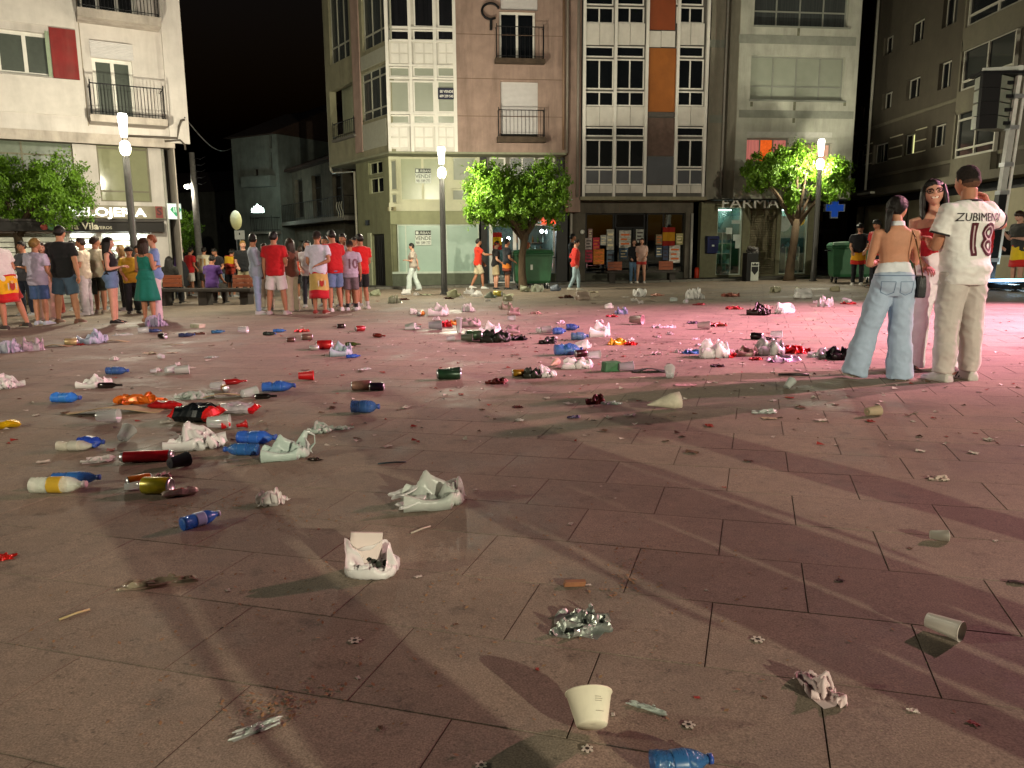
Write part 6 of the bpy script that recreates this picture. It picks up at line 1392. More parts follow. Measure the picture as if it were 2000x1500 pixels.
# ---- ring of friends
person(506, 614, 462, 72, 'bearded man in grey-blue denim shirt and jeans looking over his shoulder', ('long', '#8d94a6'), ('jeans', '#8f9cbc'), ('short', 'dark'), 1, ('crossed', 'crossed'), 'stand', -3, 0, False, (-75, 4), '#b8b4b8', CG)
person(523, 606, 480, 180, 'person in dark clothes half hidden between the denim shirt and red polo', ('tee', '#6a4a44'), ('loose', '#a89a8c'), ('short', 'brown'), 1, ('bent', 'low'), 'stand', 0, 0, True, (0, 0), '#8a8a8a', CG)
person(543, 614, 457, 3, 'man in plain red polo and white shorts seen from behind', ('tee', '#b0101a'), ('shorts', '#d0c6c8'), ('short', 'black'), 1, ('down', 'bent'), 'wide', 0, 0, False, (10, 0), '#b4a8a8', CG, build=1.06)
person(573, 608, 470, 290, 'woman in brown top and beige wide trousers facing left', ('tee', '#5a3022'), ('wide', '#a89c88'), ('long', 'brown'), 2, ('bent', 'bent'), 'relax', 0, 0, True, (0, 4), '#8a8078', CG)
person(591, 584, 485, 335, 'person in orange-red jersey and black shorts farther back in the ring', ('tee', '#c83418'), ('shorts', '#141416'), ('short', 'brown'), 1, ('low', 'low'), 'relax', 0, 0, False, (0, 0), '#c0bcbc', CG)
person(626, 612, 457, 2, 'man in pale tee with red waistband and Spanish flag wrapped as skirt', ('tee', '#c2bfd0'), ('shorts', '#a01822'), ('fade', 'brown'), 1, ('low', 'back'), 'stand', 0, 0, False, (10, 0), '#7a2a24', CG, flag=(('#b89a5a', '#b01424'), (.5, .17), -60))
person(656, 608, 455, 318, 'broad man in red tee and denim shorts looking down', ('tee', '#b4141c'), ('shorts', '#5c7298'), ('short', 'dark'), 1, ('bent', 'down'), 'relax', 3, 0, False, (0, 16), '#c4bcbe', CG, build=1.05)
P10 = person(688, 606, 474, 350, 'youth in pale lilac shirt number 10 and grey shorts seen from behind', ('tee', '#b4a4bc'), ('shorts', '#6a5a62'), ('fade', 'brown'), 1, ('low', 'down'), 'stand', 0, 0, False, (0, 8), '#b8b4bc', CG, sock='#1a181c')
shirt_print(P10, '10', .3, .05, .66, cloth('#7a5a68'), .01, .85)
person(675, 598, 461, 200, 'man in white shirt with a raised arm behind the youth', ('tee', '#c4b8be'), ('shorts', '#2a2a30'), ('short', 'dark'), 1, ('up', 'bent'), 'stand', 0, 0, False, (0, 6), '#8a8a8a', CG)
person(708, 604, 462, 322, 'man in red football jersey with yellow side panel and black shorts', ('tee', '#c41414'), ('shorts', '#121215'), ('short', 'dark'), 1, ('bent', 'low'), 'relax', 0, 0, False, (0, 8), '#c8c0c0', CG, sock='#b8b0b0')
person(605, 600, 474, 170, 'woman in white top behind the flag-wrapped man', ('tee', '#b8b0b4'), ('jeans', '#2a2c34'), ('long', 'dark'), 2, ('bent', 'low'), 'stand', 0, 0, True, (0, 0), '#8a8a8a', CG)
person(640, 598, 466, 190, 'man in navy tee facing the red tee in the ring', ('tee', '#23283a'), ('jeans', '#2a2c34'), ('short', 'dark'), 1, ('bent', 'low'), 'stand', 0, 0, False, (0, 0), '#8a8a8a', CG)
person(698, 598, 468, 210, 'man in crimson tee facing the youth number 10', ('tee', '#8a1420'), ('shorts', '#2a2c34'), ('short', 'dark'), 1, ('bent', 'low'), 'stand', 0, 0, False, (0, 0), '#8a8a8a', CG)
# ---- farther people
person(808, 568, 477, 275, 'woman in striped top and white flared jeans walking past the empty shop', ('tee', '#9a8f84'), ('wide', '#b9c4c0'), ('short', 'dark'), 2, ('bent', 'swingb'), 'walk', 2, 0, True, (0, 6), '#c4c4c0', WG, vox=.02)
person(934, 564, 468, 82, 'man in red jersey and beige shorts walking to the bar', ('tee', '#c4301a'), ('shorts', '#b4a88c'), ('short', 'dark'), 1, ('swingf', 'fwd'), 'walk2', 2, 0, False, (0, 0), '#c8c8c4', WG, vox=.02)
person(968, 566, 474, 80, 'boy in black tee and red cap with beige shorts by the bar door', ('tee', '#141416'), ('shorts', '#a89878'), ('short', 'dark'), 2, ('low', 'low'), 'relax', 4, 0, False, (0, 16), '#1a1a1a', WG, vox=.02, cap='#a02818')
person(991, 566, 470, 70, 'man in navy tee with a flag round his waist outside the bar', ('tee', '#15171f'), ('shorts', '#2a1a18'), ('short', 'dark'), 1, ('bent', 'low'), 'stand', 0, 0, False, (0, 0), '#1c1c1c', WG, vox=.02, flag=(('#b8681c', '#6a2a14'), (.55, .36), None))
person(1031, 558, 476, 90, 'red-haired woman in white behind the dumpster by the bar window', ('tank', '#c4bcb4'), ('jeans', '#3a3a44'), ('long', 'ginger'), 2, ('bent', 'bent'), 'stand', 0, 0, True, (0, 0), '#2a2a2a', WG, vox=.02)
person(1123, 567, 470, 84, 'man in red and black jacket and pale jeans walking right', ('long', '#b8261c'), ('jeans', '#8fa4ac'), ('fade', 'blond'), 2, ('hip', 'pocket'), 'walk', 3, 0, False, (0, 8), '#b8b4a8', WG, vox=.02)
person(1118, 558, 460, 88, 'dark figure walking just behind the red jacket', ('long', '#141214'), ('jeans', '#16161c'), ('short', 'black'), 3, ('down', 'down'), 'stand', 0, 0, False, (0, 0), '#1a1a1a', WG, vox=.02)
person(1237, 553, 470, 178, 'woman in black top and blue jeans before the poster shop', ('long', '#121218'), ('jeans', '#54708c'), ('long', 'brown'), 2, ('bent', 'low'), 'stand', 0, 0, True, (0, 0), '#b8b8b0', WG, vox=.02)
person(1252, 553, 468, 195, 'woman in pale blouse and red skirt shorts before the poster shop', ('tee', '#b49488'), ('hotpants', '#a8302c', .6), ('long', 'brown'), 2, ('low', 'low'), 'relax', 0, 0, True, (0, 0), '#c4bcb4', WG, vox=.02)
person(1673, 557, 441, 205, 'boy in black and white tee with Spanish flag round his hips by the dumpsters', ('tee', '#15151a'), ('jeans', '#15171c'), ('curly', 'black'), 2, ('low', 'low'), 'stand', 6, 0, False, (15, 24), '#d0ccc4', WG, flag=(('#d89c18', '#c02818'), (.54, .33), None))
person(1707, 560, 434, 250, 'boy in red tee beside the dumpster looking at his friend', ('tee', '#b8161c'), ('jeans', '#1c1c22'), ('curly', 'black'), 1, ('bent', 'low'), 'stand', 4, 0, False, (0, 14), '#2a2a2a', WG)
person(1922, 566, 420, 150, 'person in red tee and black shorts half hidden behind the speaker tower', ('tee', '#c01418'), ('shorts', '#16161a'), ('short', 'dark'), 2, ('low', 'down'), 'stand', 0, 0, False, (0, 0), '#b8b4b0', WG)
person(1983, 560, 417, 262, 'person in dark tee with yellow and red flag skirt looking at a phone', ('tee', '#2c2a26'), ('shorts', '#2c2a2a'), ('curly', 'brown'), 2, ('bent', 'drink'), 'stand', 6, 0, False, (0, 20), '#3a3a3a', WG, flag=(('#d8b414', '#c01c18'), (.55, .25), None))
# bystanders beside the photographer: their long shadows lie across the foreground
ON = 'bystanders beside the photographer'
for lo, ff, sx_ in (((2.3, .15), 326, 1), ((2.62, .38), 146, 0), ((3.35, .75), 250, 0), ((1.33, -.45), 326, 1)):
    person(int(lo[0] * 10), 5, 5, ff, 'bystander outside the picture whose shadow crosses the foreground', ('tee', '#50586a'), ('jeans', '#3a4254'), ('short', 'dark'), 1, ('down', 'bent'), 'stand', 0, 0, False, (0, 0), '#8a8a8a', ON, loc=lo, h=1.72, vox=.022)
# ------------------------------------------------------------------ crumpled film: a few bags and tissues settled by a small cloth solver
def _relax(X, cons, steps, rnd, NA, NR, closed, press, grav=9.8, dt=.011, drop=0., kick=.0):
    V_ = np.zeros_like(X)
    def nrm():
        P = X.reshape(NR, NA, 3); du = (np.roll(P, -1, 1) - np.roll(P, 1, 1)) if closed else np.gradient(P, axis=1); dv = np.gradient(P, axis=0)
        n = np.cross(du, dv); n /= np.linalg.norm(n, axis=2, keepdims=True) + 1e-9; return n.reshape(-1, 3)
    for st in range(steps):
        V_[:, 2] -= grav * dt
        if press: V_ += nrm() * press * max(0., 1 - st / (steps * .62)) * dt
        if kick and st < steps * .5: V_ += rnd.normal(0, kick, X.shape) * dt
        Xn = X + V_ * dt
        for it in range(5):
            for (i, j, l0, k) in cons:
                d = Xn[j] - Xn[i]; L = np.linalg.norm(d, axis=1, keepdims=True) + 1e-9; c = d * ((L - l0) / L * .5 * k); Xn[i] += c; Xn[j] -= c
            lo = Xn[:, 2] < .004; Xn[lo, 2] = .004; Xn[lo, :2] = X[lo, :2] + (Xn[lo, :2] - X[lo, :2]) * .35
        V_ = (Xn - X) / dt * .95; sp = np.linalg.norm(V_, axis=1, keepdims=True); V_ *= np.minimum(1, 2.5 / (sp + 1e-9)); X = Xn
    return X
def _cons(NA, NR, closed, lu, lv):
    idx = np.arange(NR * NA).reshape(NR, NA); out = []
    def pair(a, b, l, k):
        a, b = a.reshape(-1), b.reshape(-1); l = np.broadcast_to(np.asarray(l, float).reshape(-1, 1) if np.ndim(l) else l, (len(a), 1)) if not np.ndim(l) else np.asarray(l).reshape(-1, 1); out.append((a, b, l, k))
    n = NA if closed else NA - 1
    for s in (0, 1):
        c = np.arange(s, n, 2); pair(idx[:, c], idx[:, (c + 1) % NA], lu, 1.)
        r = np.arange(s, NR - 1, 2); pair(idx[r], idx[r + 1], lv, 1.)
        r = np.arange(s, NR - 1, 2); c = np.arange(0, n); pair(idx[r][:, c], idx[r + 1][:, (c + 1) % NA], math.hypot(lu, lv), .5); pair(idx[r][:, (c + 1) % NA], idx[r + 1][:, c], math.hypot(lu, lv), .5)
    for s in range(4):
        c = np.arange(s, NA if closed else NA - 2, 4); c = c[: (len(c) // 1)]
        pair(idx[:, c], idx[:, (c + 2) % NA], 2 * lu, .06)
        r = np.arange(s, NR - 2, 4); pair(idx[r], idx[r + 2], 2 * lv, .06)
    return out
def sim_bag(seed, mode, NA=52, NR=28, steps=80):
    rnd = np.random.default_rng(seed); lu, lv = 2.0 / NA, 1.0 / NR; P = np.zeros((NR, NA, 3)); ph = rnd.uniform(0, 6, 8)
    for r in range(NR):
        t = r / (NR - 1)
        for a in range(NA):
            th = 2 * math.pi * a / NA; w = .38; hgt = .24 * (math.sin(min(1, t * 2.2) * math.pi / 2) * .9 + .1)
            if mode == 'tied': q = 1 - .9 * max(0, (t - .62) / .2) if t < .82 else .1 + .5 * (t - .82) / .18; w *= max(.1, q); hgt *= max(.15, q)
            x, y, z = (t - .5) * .72, w * math.cos(th), hgt * math.sin(th)
            if mode == 'stand': P[r, a] = (w * math.cos(th) * (.9 + .2 * t), hgt * 1.25 * math.sin(th), .01 + t * .72)
            else: P[r, a] = (x, y, z + .27)
    X = P.reshape(-1, 3); nz_ = np.array([[noise.noise(Vector(p * 3.1) + Vector((seed * 2.3, k * 9., 0))) for k in range(3)] for p in X]); n2 = np.array([[noise.noise(Vector(p * 8.) + Vector((seed * 1.3, k * 7., 4))) for k in range(3)] for p in X])
    X = X * np.array([.62, .8, 1.] if mode != 'stand' else [.8, .8, .8]) + nz_ * .15 + n2 * .08; X[:, 2] = np.maximum(X[:, 2], .005)
    X = _relax(X, _cons(NA, NR, True, lu, lv), steps, rnd, NA, NR, True, {'tied': 11., 'open': 11., 'stand': 6.}[mode], 4.2, kick=16.)
    Pm = X.reshape(NR, NA, 3); n_ = np.cross(np.roll(Pm, -1, 1) - np.roll(Pm, 1, 1), np.gradient(Pm, axis=0)).reshape(-1, 3); X = X + np.array([0, 0, 1.]) * (.006 * np.sign(n_[:, 2]) * (1 if mode != 'stand' else 1))[:, None]; X[:, 2] = np.maximum(X[:, 2], .002)
    f = [(r * NA + a, r * NA + (a + 1) % NA, (r + 1) * NA + (a + 1) % NA, (r + 1) * NA + a) for r in range(NR - 1) for a in range(NA)]
    return X, f
def sim_sheet(seed, N=28, steps=70, sq=.55):
    rnd = np.random.default_rng(seed); l = 1. / (N - 1); P = np.zeros((N, N, 3))
    for r in range(N):
        for c in range(N): P[r, c] = ((c / (N - 1) - .5) * sq, (r / (N - 1) - .5) * (sq + .1), .16)
    X = P.reshape(-1, 3); nz_ = np.array([[noise.noise(Vector(p * 6.) + Vector((seed * 2.3, k * 9., 0))) for k in range(3)] for p in X]); X = X + nz_ * .16; X[:, 2] = np.maximum(.01, X[:, 2] + .06)
    X = _relax(X, _cons(N, N, False, l, l), steps, rnd, N, N, False, 0., 7., kick=20.)
    f = [(r * N + c, r * N + c + 1, (r + 1) * N + c + 1, (r + 1) * N + c) for r in range(N - 1) for c in range(N - 1)]
    return X, f
def unit(X):
    X = X.copy(); lo, hi = X.min(0), X.max(0); X[:, :2] -= (lo[:2] + hi[:2]) / 2; X[:, 2] -= lo[2]; return X / (hi[0] - lo[0])
BAGS = [(lambda q: (unit(q[0]), q[1]))(sim_bag(s, m)) for s, m in ((1, 'open'), (2, 'tied'), (3, 'stand'), (4, 'tied'))]
BAGS_LOW = [(lambda q: (unit(q[0]), q[1]))(sim_bag(s, m, 28, 16, 60)) for s, m in ((11, 'open'), (12, 'tied'), (13, 'tied'), (14, 'stand'))]
SHEETS = [(lambda q: (unit(q[0]), q[1]))(sim_sheet(s, sq=k)) for s, k in ((1, .5), (2, .62), (3, .45), (4, .4))]
def film_mesh(src, w, d, hh, smooth=True, name='bag'):
    X, f = src; X = X.copy(); ey, ez = X[:, 1].max() - X[:, 1].min(), X[:, 2].max(); me = bpy.data.meshes.new(name)
    me.from_pydata([(a * w, b * d / ey, .002 + c * hh / ez) for a, b, c in X.tolist()], [], f)
    if smooth: me.polygons.foreach_set('use_smooth', [True] * len(me.polygons))
    me.update(); return me
# ------------------------------------------------------------------ litter
BAGW = M('bag_white', '#f0eeec', .3, var=.04, scale=7, transl=.4, spec=.5, bump=.2, bscale=38)
BAGC = M('bag_clear', '#b9c2ba', .25, var=.1, scale=7, alpha=.62, spec=.6)
TISSUE = M('tissue', '#dcd6d2', .8, var=.06, transl=.3)
CLEAR = M('clear_plastic', '#cfd4d2', .12, var=.05, alpha=.38, spec=.8)
FOIL = M('foil', '#b4bab2', .28, metal=.75, var=.2, scale=9)
CARD = M('cardboard', '#a08a6a', .85, var=.15, scale=9)
def pl(h, rough=.35): return M('plastic_' + h, h, rough, var=.12, scale=9, spec=.5)
def pet(h): return M('pet_' + h, tuple(min(1, x * 1.7 + .015) for x in C(h)), .1, var=.3, scale=14, alpha=.52, spec=1., bump=.4, bscale=60)
def printed(h): return M('print_' + h, h, .32, metal=.25, var=.4, scale=13, spec=.5)
def dressed(name, me, mats, p, ang, label, cat, group='litter scattered over the paving'):
    mi = [0] * len(me.polygons); me.polygons.foreach_get('material_index', mi); me.materials.clear()
    for m in mats: me.materials.append(m)
    if len(mats) > 1: me.polygons.foreach_set('material_index', mi)
    return O(name, me, None, (p[0], p[1], gz(p[0], p[1])), ang, label, cat, group)
def sheet_mesh(w, d, amp, seed, n=9, m=7, rag=.12, curl=0.):
    V, F = [], []; rd = random.Random(seed)
    for i in range(n):
        for j in range(m):
            u, v = i / (n - 1) - .5, j / (m - 1) - .5; e = 1 + rag * noise.noise(Vector((u * 3 + seed, v * 3, 1)))
            z = amp * (abs(noise.noise(Vector((u * 3.1 + seed, v * 2.7, 0)))) * 1.6 + .5 * abs(noise.noise(Vector((u * 7, v * 7 + seed, 3))))) + curl * (abs(u) * 2) ** 2 * amp
            V.append((u * w * e, v * d * e, .003 + z))
    for i in range(n - 1):
        for j in range(m - 1): F.append((i * m + j, (i + 1) * m + j, (i + 1) * m + j + 1, i * m + j + 1))
    b = MB(); b.add(V, F); return b.mesh('sheet', TISSUE)
def packet_mesh(w, d, t, seed, n=17, m=11):
    b = MB(); V = []
    for s in (0, 1):
        for i in range(n):
            for j in range(m):
                u, v = i / (n - 1) * 2 - 1, j / (m - 1) * 2 - 1; k = max(0, (1 - u ** 6)) * max(0, (1 - v ** 4)); cr = .55 * noise.noise(Vector((u * 2.4 + seed, v * 2.4, s * 3.))) + .5 * (.35 - abs(noise.noise(Vector((u * 5 + seed, v * 5, s * 3.)))))
                z = t * .5 + (1 if s else -1) * t * .5 * k * (1 + cr) + .25 * t * noise.noise(Vector((u * 1.3 + seed, v, 9)))
                V.append((u * w / 2 * (1 + .05 * math.sin(v * 9)), v * d / 2 * (1 + .05 * noise.noise(Vector((u * 4, seed, 0)))), max(.002, z)))
    F, M_ = [], []
    for s in (0, 1):
        o = s * n * m
        for i in range(n - 1):
            for j in range(m - 1):
                q = (o + i * m + j, o + (i + 1) * m + j, o + (i + 1) * m + j + 1, o + i * m + j + 1); F.append(q if s else q[::-1]); M_.append(1 if i in (0, 1, n - 3, n - 2) else (2 if 5 <= i <= n - 8 and 3 <= j <= m - 6 else 0))
    b.add(V, F); b.m = M_; return b.mesh('packet', [TISSUE] * 3)
def lying(prof, n, r, tilt=0., crush=0., seed=0):
    b = MB(); L = prof[-1][1]; mt = Matrix.Translation((-L / 2, 0, r)) @ Matrix.Rotation(R(90 - tilt), 4, 'Y'); b.lathe(prof, n, mt)
    if crush:
        b.v = [(x, y, .004 + (z - .004) * (1 - crush * (.5 + noise.noise(Vector((x * 30 + seed, y * 20, 0)))))) if z > r * .6 else (x, y, z) for x, y, z in b.v]
    return b
def bottle_parts(L, r, colour, cap, label_c, p, ang, label, tilt=0., crush=0., up=False, seed=0, cat='bottle'):
    root = E('bottle', (p[0], p[1], gz(p[0], p[1])), ang, label, cat, 'plastic bottles left on the paving')
    prof = [(.3 * r, 0), (.85 * r, .004), (r, .03 * L)]
    for k in range(7): prof += [(r * .94, (.1 + .075 * k) * L), (r, (.135 + .075 * k) * L)]
    prof += [(r * .98, .68 * L), (r * .8, .78 * L), (r * .42, .88 * L), (r * .36, .92 * L), (r * .36, .95 * L)]
    cp = [(r * .2, .935 * L), (r * .44, .935 * L), (r * .44, L), (r * .2, L + .001)]; lb = [(r * 1.015, .34 * L), (r * 1.02, .36 * L), (r * 1.02, .56 * L), (r * 1.015, .58 * L)]
    for nm, pf, m in (('bottle_body', prof, pet(colour)), ('cap', cp, pl(cap)), ('wrap_label', lb, pl(label_c))):
        b = MB(); mt = Matrix.Translation((-L / 2, 0, r)) @ Matrix.Rotation(R(90 - tilt), 4, 'Y'); b.lathe(pf, 14, mt)
        if crush: b.v = [(x, y * (1 + .15 * crush), .003 + (z - .003) * (1 - crush * (.55 + .5 * noise.noise(Vector((x * 22 + seed, y * 9, 0)))))) for x, y, z in b.v]
        b.build(nm, m, root, True)
    return root
_N = [0]
def litter(kind, px, py, w, ang, col, label, **k):
    p = G(px, py); s = p[1] / FPX / math.cos(math.atan((px - 1000) / FPX)) ; W_ = w * s; a = R(ang); _N[0] += 1; sd = _N[0] * 1.37
    if kind == 'bag':
        hh = k.get('h', .55) * W_; c = BAGW if col is None else (BAGC if col == 'clear' else M('bag_' + col, col, .35, var=.12, scale=7, transl=.3, spec=.5, bump=.2, bscale=38))
        return dressed('plastic_bag', film_mesh((BAGS[(0, 1, 3)[_N[0] % 3]] if w > 38 else (BAGS_LOW[:3] + SHEETS[:2])[_N[0] % 5]), W_, W_ * k.get('d', .85), hh * .85), [c], p, a, label, 'plastic bag')
    if kind in ('napkin', 'paper'):
        return dressed('napkin' if kind == 'napkin' else 'paper_scrap', film_mesh(SHEETS[_N[0] % 4], W_, W_ * k.get('d', .7), W_ * k.get('amp', .3) * .8) if kind == 'napkin' else sheet_mesh(W_, W_ * k.get('d', .6), W_ * k.get('amp', .2) * .5, sd, 12, 9, .3, k.get('curl', 0)), [TISSUE if col is None else M('paper_' + col, col, .7, var=.15, transl=.1)], p, a, label, 'napkin' if kind == 'napkin' else 'paper')
    if kind == 'film': return dressed('plastic_film', film_mesh(SHEETS[_N[0] % 4], W_, W_ * k.get('d', .5), W_ * max(.08, k.get('amp', .22) * .6), name='film'), [BAGC if col is None else M('film_' + col, col, .2, alpha=.6, spec=.7)], p, a, label, 'plastic film')
    if kind == 'packet':
        if w < 42 or _N[0] % 3 == 0: return dressed('snack_packet', film_mesh(SHEETS[_N[0] % 4], W_ * 1.1, W_ * max(.5, k.get('d', .65)), W_ * max(.2, k.get('t', .22) * .8), name='packet'), [printed(col)], p, a, label, 'snack packet')
        c2 = k.get('c2', '#c9c4bc'); return dressed('snack_packet', packet_mesh(W_, W_ * k.get('d', .65), W_ * k.get('t', .22), sd), [printed(col), printed(k.get('c1', col)), printed(c2)], p, a, label, 'snack packet')
    if kind == 'can':
        r = W_ * k.get('r', .27); pf = [(r * .7, 0), (r * .78, .01 * W_), (r, .07 * W_), (r, .92 * W_), (r * .8, .99 * W_), (r * .72, W_ * .985), (r * .7, W_ * .97)]; b = lying(pf, 16, r, 0, k.get('crush', 0.), sd); me = b.mesh('can', [ALU, ALU], True)
        me.polygons.foreach_set('material_index', [1 if 2 * 16 <= i < 3 * 16 else 0 for i in range(len(me.polygons))]); return dressed('drink_can', me, [ALU, printed(col)], p, a, label, 'drink can')
    if kind == 'bottle': return bottle_parts(W_, W_ * k.get('r', .15), col, k.get('cap', '#2c4a94'), k.get('lab', col), p, a, label, k.get('tilt', 0), k.get('crush', .25), seed=sd)
    if kind == 'glassbottle':
        r = W_ * .13; pf = [(r * .8, 0), (r, .02 * W_), (r, .55 * W_), (r * .85, .63 * W_), (r * .42, .74 * W_), (r * .38, .96 * W_), (r * .45, W_)]; return dressed('glass_bottle', lying(pf, 14, r).mesh('glass_bottle', TISSUE, True), [M('bottle_' + col, col, .1, alpha=.85, spec=.9)], p, a, label, 'bottle')
    if kind == 'cup':
        W_ *= .88; r = W_ * k.get('r', .34); m = CLEAR if col is None else M('cup_' + col, col, .4, var=.06, transl=.2); pf = [(r * .1, .002), (r * .72, .002), (r * .74, .02 * W_), (r, W_ * .96), (r * 1.06, W_ * .97), (r * 1.06, W_), (r * .98, W_), (r * .7, .03 * W_), (r * .1, .025 * W_)]
        b = MB(); tl = k.get('tilt', 90)
        mt = Matrix.Translation((0, 0, r * 1.0 if tl > 30 else .001)) @ Matrix.Rotation(R(tl), 4, 'Y') @ Matrix.Translation((0, 0, -W_ / 2 if tl > 30 else 0)); b.lathe(pf, 20, mt, cap=False); b.v = [(x, y, max(z, .001)) for x, y, z in b.v]
        return dressed('plastic_cup', b.mesh('cup', TISSUE, True), [m], p, a, label, 'cup')
    if kind == 'stick':
        b = MB(); b.tube([(-W_ / 2, 0, k.get('r', .004)), (W_ * .1, W_ * .02, k.get('r', .004) + .002), (W_ / 2, 0, k.get('r', .004))], k.get('r', .004), 7); return dressed('straw', b.mesh('stick', TISSUE, True), [pl(col or '#b9ad98')], p, a, label, 'straw')
    if kind == 'card':
        b = MB(); d, t = W_ * k.get('d', .3), k.get('t', .006); n = 12; up = k.get('up', .08)
        rings = [[(-W_ / 2 + W_ * i / n, -d / 2 * (1 - k.get('taper', 0) * abs(i / n - .6)), t0 + up * W_ * math.sin(i / n * 3.1) ** 2), (-W_ / 2 + W_ * i / n, d / 2 * (1 - k.get('taper', 0) * abs(i / n - .6)), t0 + up * W_ * .5 * math.sin(i / n * 3.1) ** 2)] for t0 in (.002, .002 + t) for i in range(n + 1)]
        for i in range(n):
            lo0, lo1, hi0, hi1 = rings[i], rings[i + 1], rings[i + n + 1], rings[i + n + 2]; b.add([*lo0, *lo1, *hi0, *hi1], [(0, 1, 3, 2), (4, 6, 7, 5), (0, 2, 6, 4), (1, 5, 7, 3)] + ([(0, 4, 5, 1)] if i == 0 else []) + ([(2, 3, 7, 6)] if i == n - 1 else []))
        return dressed('cardboard_piece', b.mesh('card', TISSUE), [CARD if col is None else M('card_' + col, col, .8, var=.2, scale=8)], p, a, label, 'cardboard')
    if kind == 'box':
        b = MB(); d, t = W_ * k.get('d', .6), W_ * k.get('t', .3); b.box(-W_ / 2, W_ / 2, -d / 2, d / 2, .001, t); b.v = [(x + .06 * W_ * (z > t / 2), y, z) for x, y, z in b.v]; o = dressed('small_box', b.mesh('box', TISSUE), [M('boxp_' + col, col, .6, var=.3, scale=12)], p, a, label, 'box'); bevel(o, W_ * .03); return o
    if kind == 'cone':
        b = MB(); r = W_ * .24; mt = Matrix.Translation((-W_ / 2, 0, r * .75)) @ Matrix.Rotation(R(82), 4, 'Y'); b.lathe([(.004, 0), (r * .5, W_ * .35), (r, W_ * .75), (r * 1.05, W_), (r * .98, W_), (r * .45, W_ * .4)], 14, mt, cap=False); b.v = [(x, y, max(.002, z)) for x, y, z in b.v]; me = b.mesh('cone', TISSUE, True); return dressed('paper_cone', me, [M('cone_' + col, col, .6, var=.35, scale=9)], p, a, label, 'paper cone')
LT = litter
# --- foreground pieces
t = G(1155, 1442); s = t[1] / FPX; tw = 102 * s
r = E('ice_cream_tub', (t[0], t[1] + .02, gz(t[0], t[1])), R(8), 'white paper ice-cream tub tipped over in the foreground', 'paper tub', 'litter scattered over the paving')
mt = Matrix.Translation((0, 0, .052)) @ Matrix.Rotation(R(-50), 4, 'X') @ Matrix.Rotation(R(4), 4, 'Y') @ Matrix.Translation((0, 0, -.028))
b = MB(); b.lathe([(.002, .004), (tw * .32, .0), (tw * .335, .004), (tw * .49, tw * .66), (tw * .515, tw * .665), (tw * .515, tw * .69), (tw * .475, tw * .68), (tw * .32, .012), (.002, .012)], 40, mt, cap=False); b.v = [(x, y, max(.001, z)) for x, y, z in b.v]; b.build('tub_wall', M('tub_paper', '#d6cfb8', .6, var=.05, dirt=.12, dscale=20), r, True)
for zz, ln in ((.47, .3), (.43, .38), (.39, .34), (.2, .5)):
    pts = [mt @ Vector(((tw * (.335 + (.155) * zz / .66) + .0008) * math.sin(q), -(tw * (.335 + .155 * zz / .66) + .0008) * math.cos(q), tw * zz)) for q in np.linspace(.1, .1 + ln, 8)]; MB().tube(pts, .0007, 4).build('printed_line', M('tub_ink', '#8a8272', .7), r)
r2 = LT('film', 1264, 1384, 92, -32, None, 'clear plastic sleeve lying beside the paper tub', d=.22, amp=.1)
def ball_star(px, py, label):
    p = G(px, py); rr = 12 * p[1] / FPX; m = MB(); n = 30
    m.add([(rr * (1 + .22 * math.cos(6 * q)) * math.cos(q), rr * (1 + .22 * math.cos(6 * q)) * math.sin(q), z) for z in (.002, .0035) for q in [2 * math.pi * i / n for i in range(n)]], [tuple(range(n, 2 * n))] + [(i, (i + 1) % n, (i + 1) % n + n, i + n) for i in range(n)], 0)
    m.lathe([(.0005, .0036), (rr * .42, .0036), (rr * .42, .0042), (.0005, .0043)], 6, None, 1)
    for i in range(6): m.lathe([(.0003, .0036), (rr * .17, .0036), (.0003, .0042)], 6, Matrix.Translation((rr * .88 * math.cos(R(60 * i + 30)), rr * .88 * math.sin(R(60 * i + 30)), 0)), 1)
    m.build('confetti_piece', [M('confetti_white', '#b9b2a4', .6), M('confetti_dark', '#2a241f', .6)], None, False, (p[0], p[1], gz(p[0], p[1])), random.random() * 3, label, 'confetti', 'football-shaped confetti pieces')
for q in ((1345, 1417, 'football-shaped confetti piece below the clear plastic sleeve'), (1147, 1464, 'football-shaped confetti piece just under the paper tub'), (1480, 1250, 'football-shaped confetti piece up from the pink tissue'), (693, 1252, 'football-shaped confetti piece below the open white bag'), (940, 1496, 'football-shaped confetti piece at the lower picture edge')): ball_star(*q)
LT('bottle', 1330, 1506, 135, 6, '#2a5a8a', 'blue plastic bottle cut off by the lower picture edge', r=.2)
LT('napkin', 1600, 1352, 66, 14, '#d2bcba', 'pinkish crumpled tissue in the right foreground', d=1.9, amp=.75)
LT('cup', 1842, 1240, 70, -52, '#c4bcb2', 'crushed white paper cup at the right foreground', r=.3)
fo = LT('film', 1137, 1222, 130, -8, None, 'crumpled silver foil sheet in the foreground', d=.75, amp=.17); fo.data = film_mesh(SHEETS[1], 130 * fo.location[1] / FPX, 125 * fo.location[1] / FPX, 26 * fo.location[1] / FPX, False, 'foil'); fo.data.materials.clear(); fo.data.materials.append(FOIL); fo.name = 'foil_sheet'; fo['category'] = 'foil'
LT('box', 1121, 1144, 44, 4, '#8a5a3c', 'little red and cream paper box above the silver foil', d=.35, t=.25)
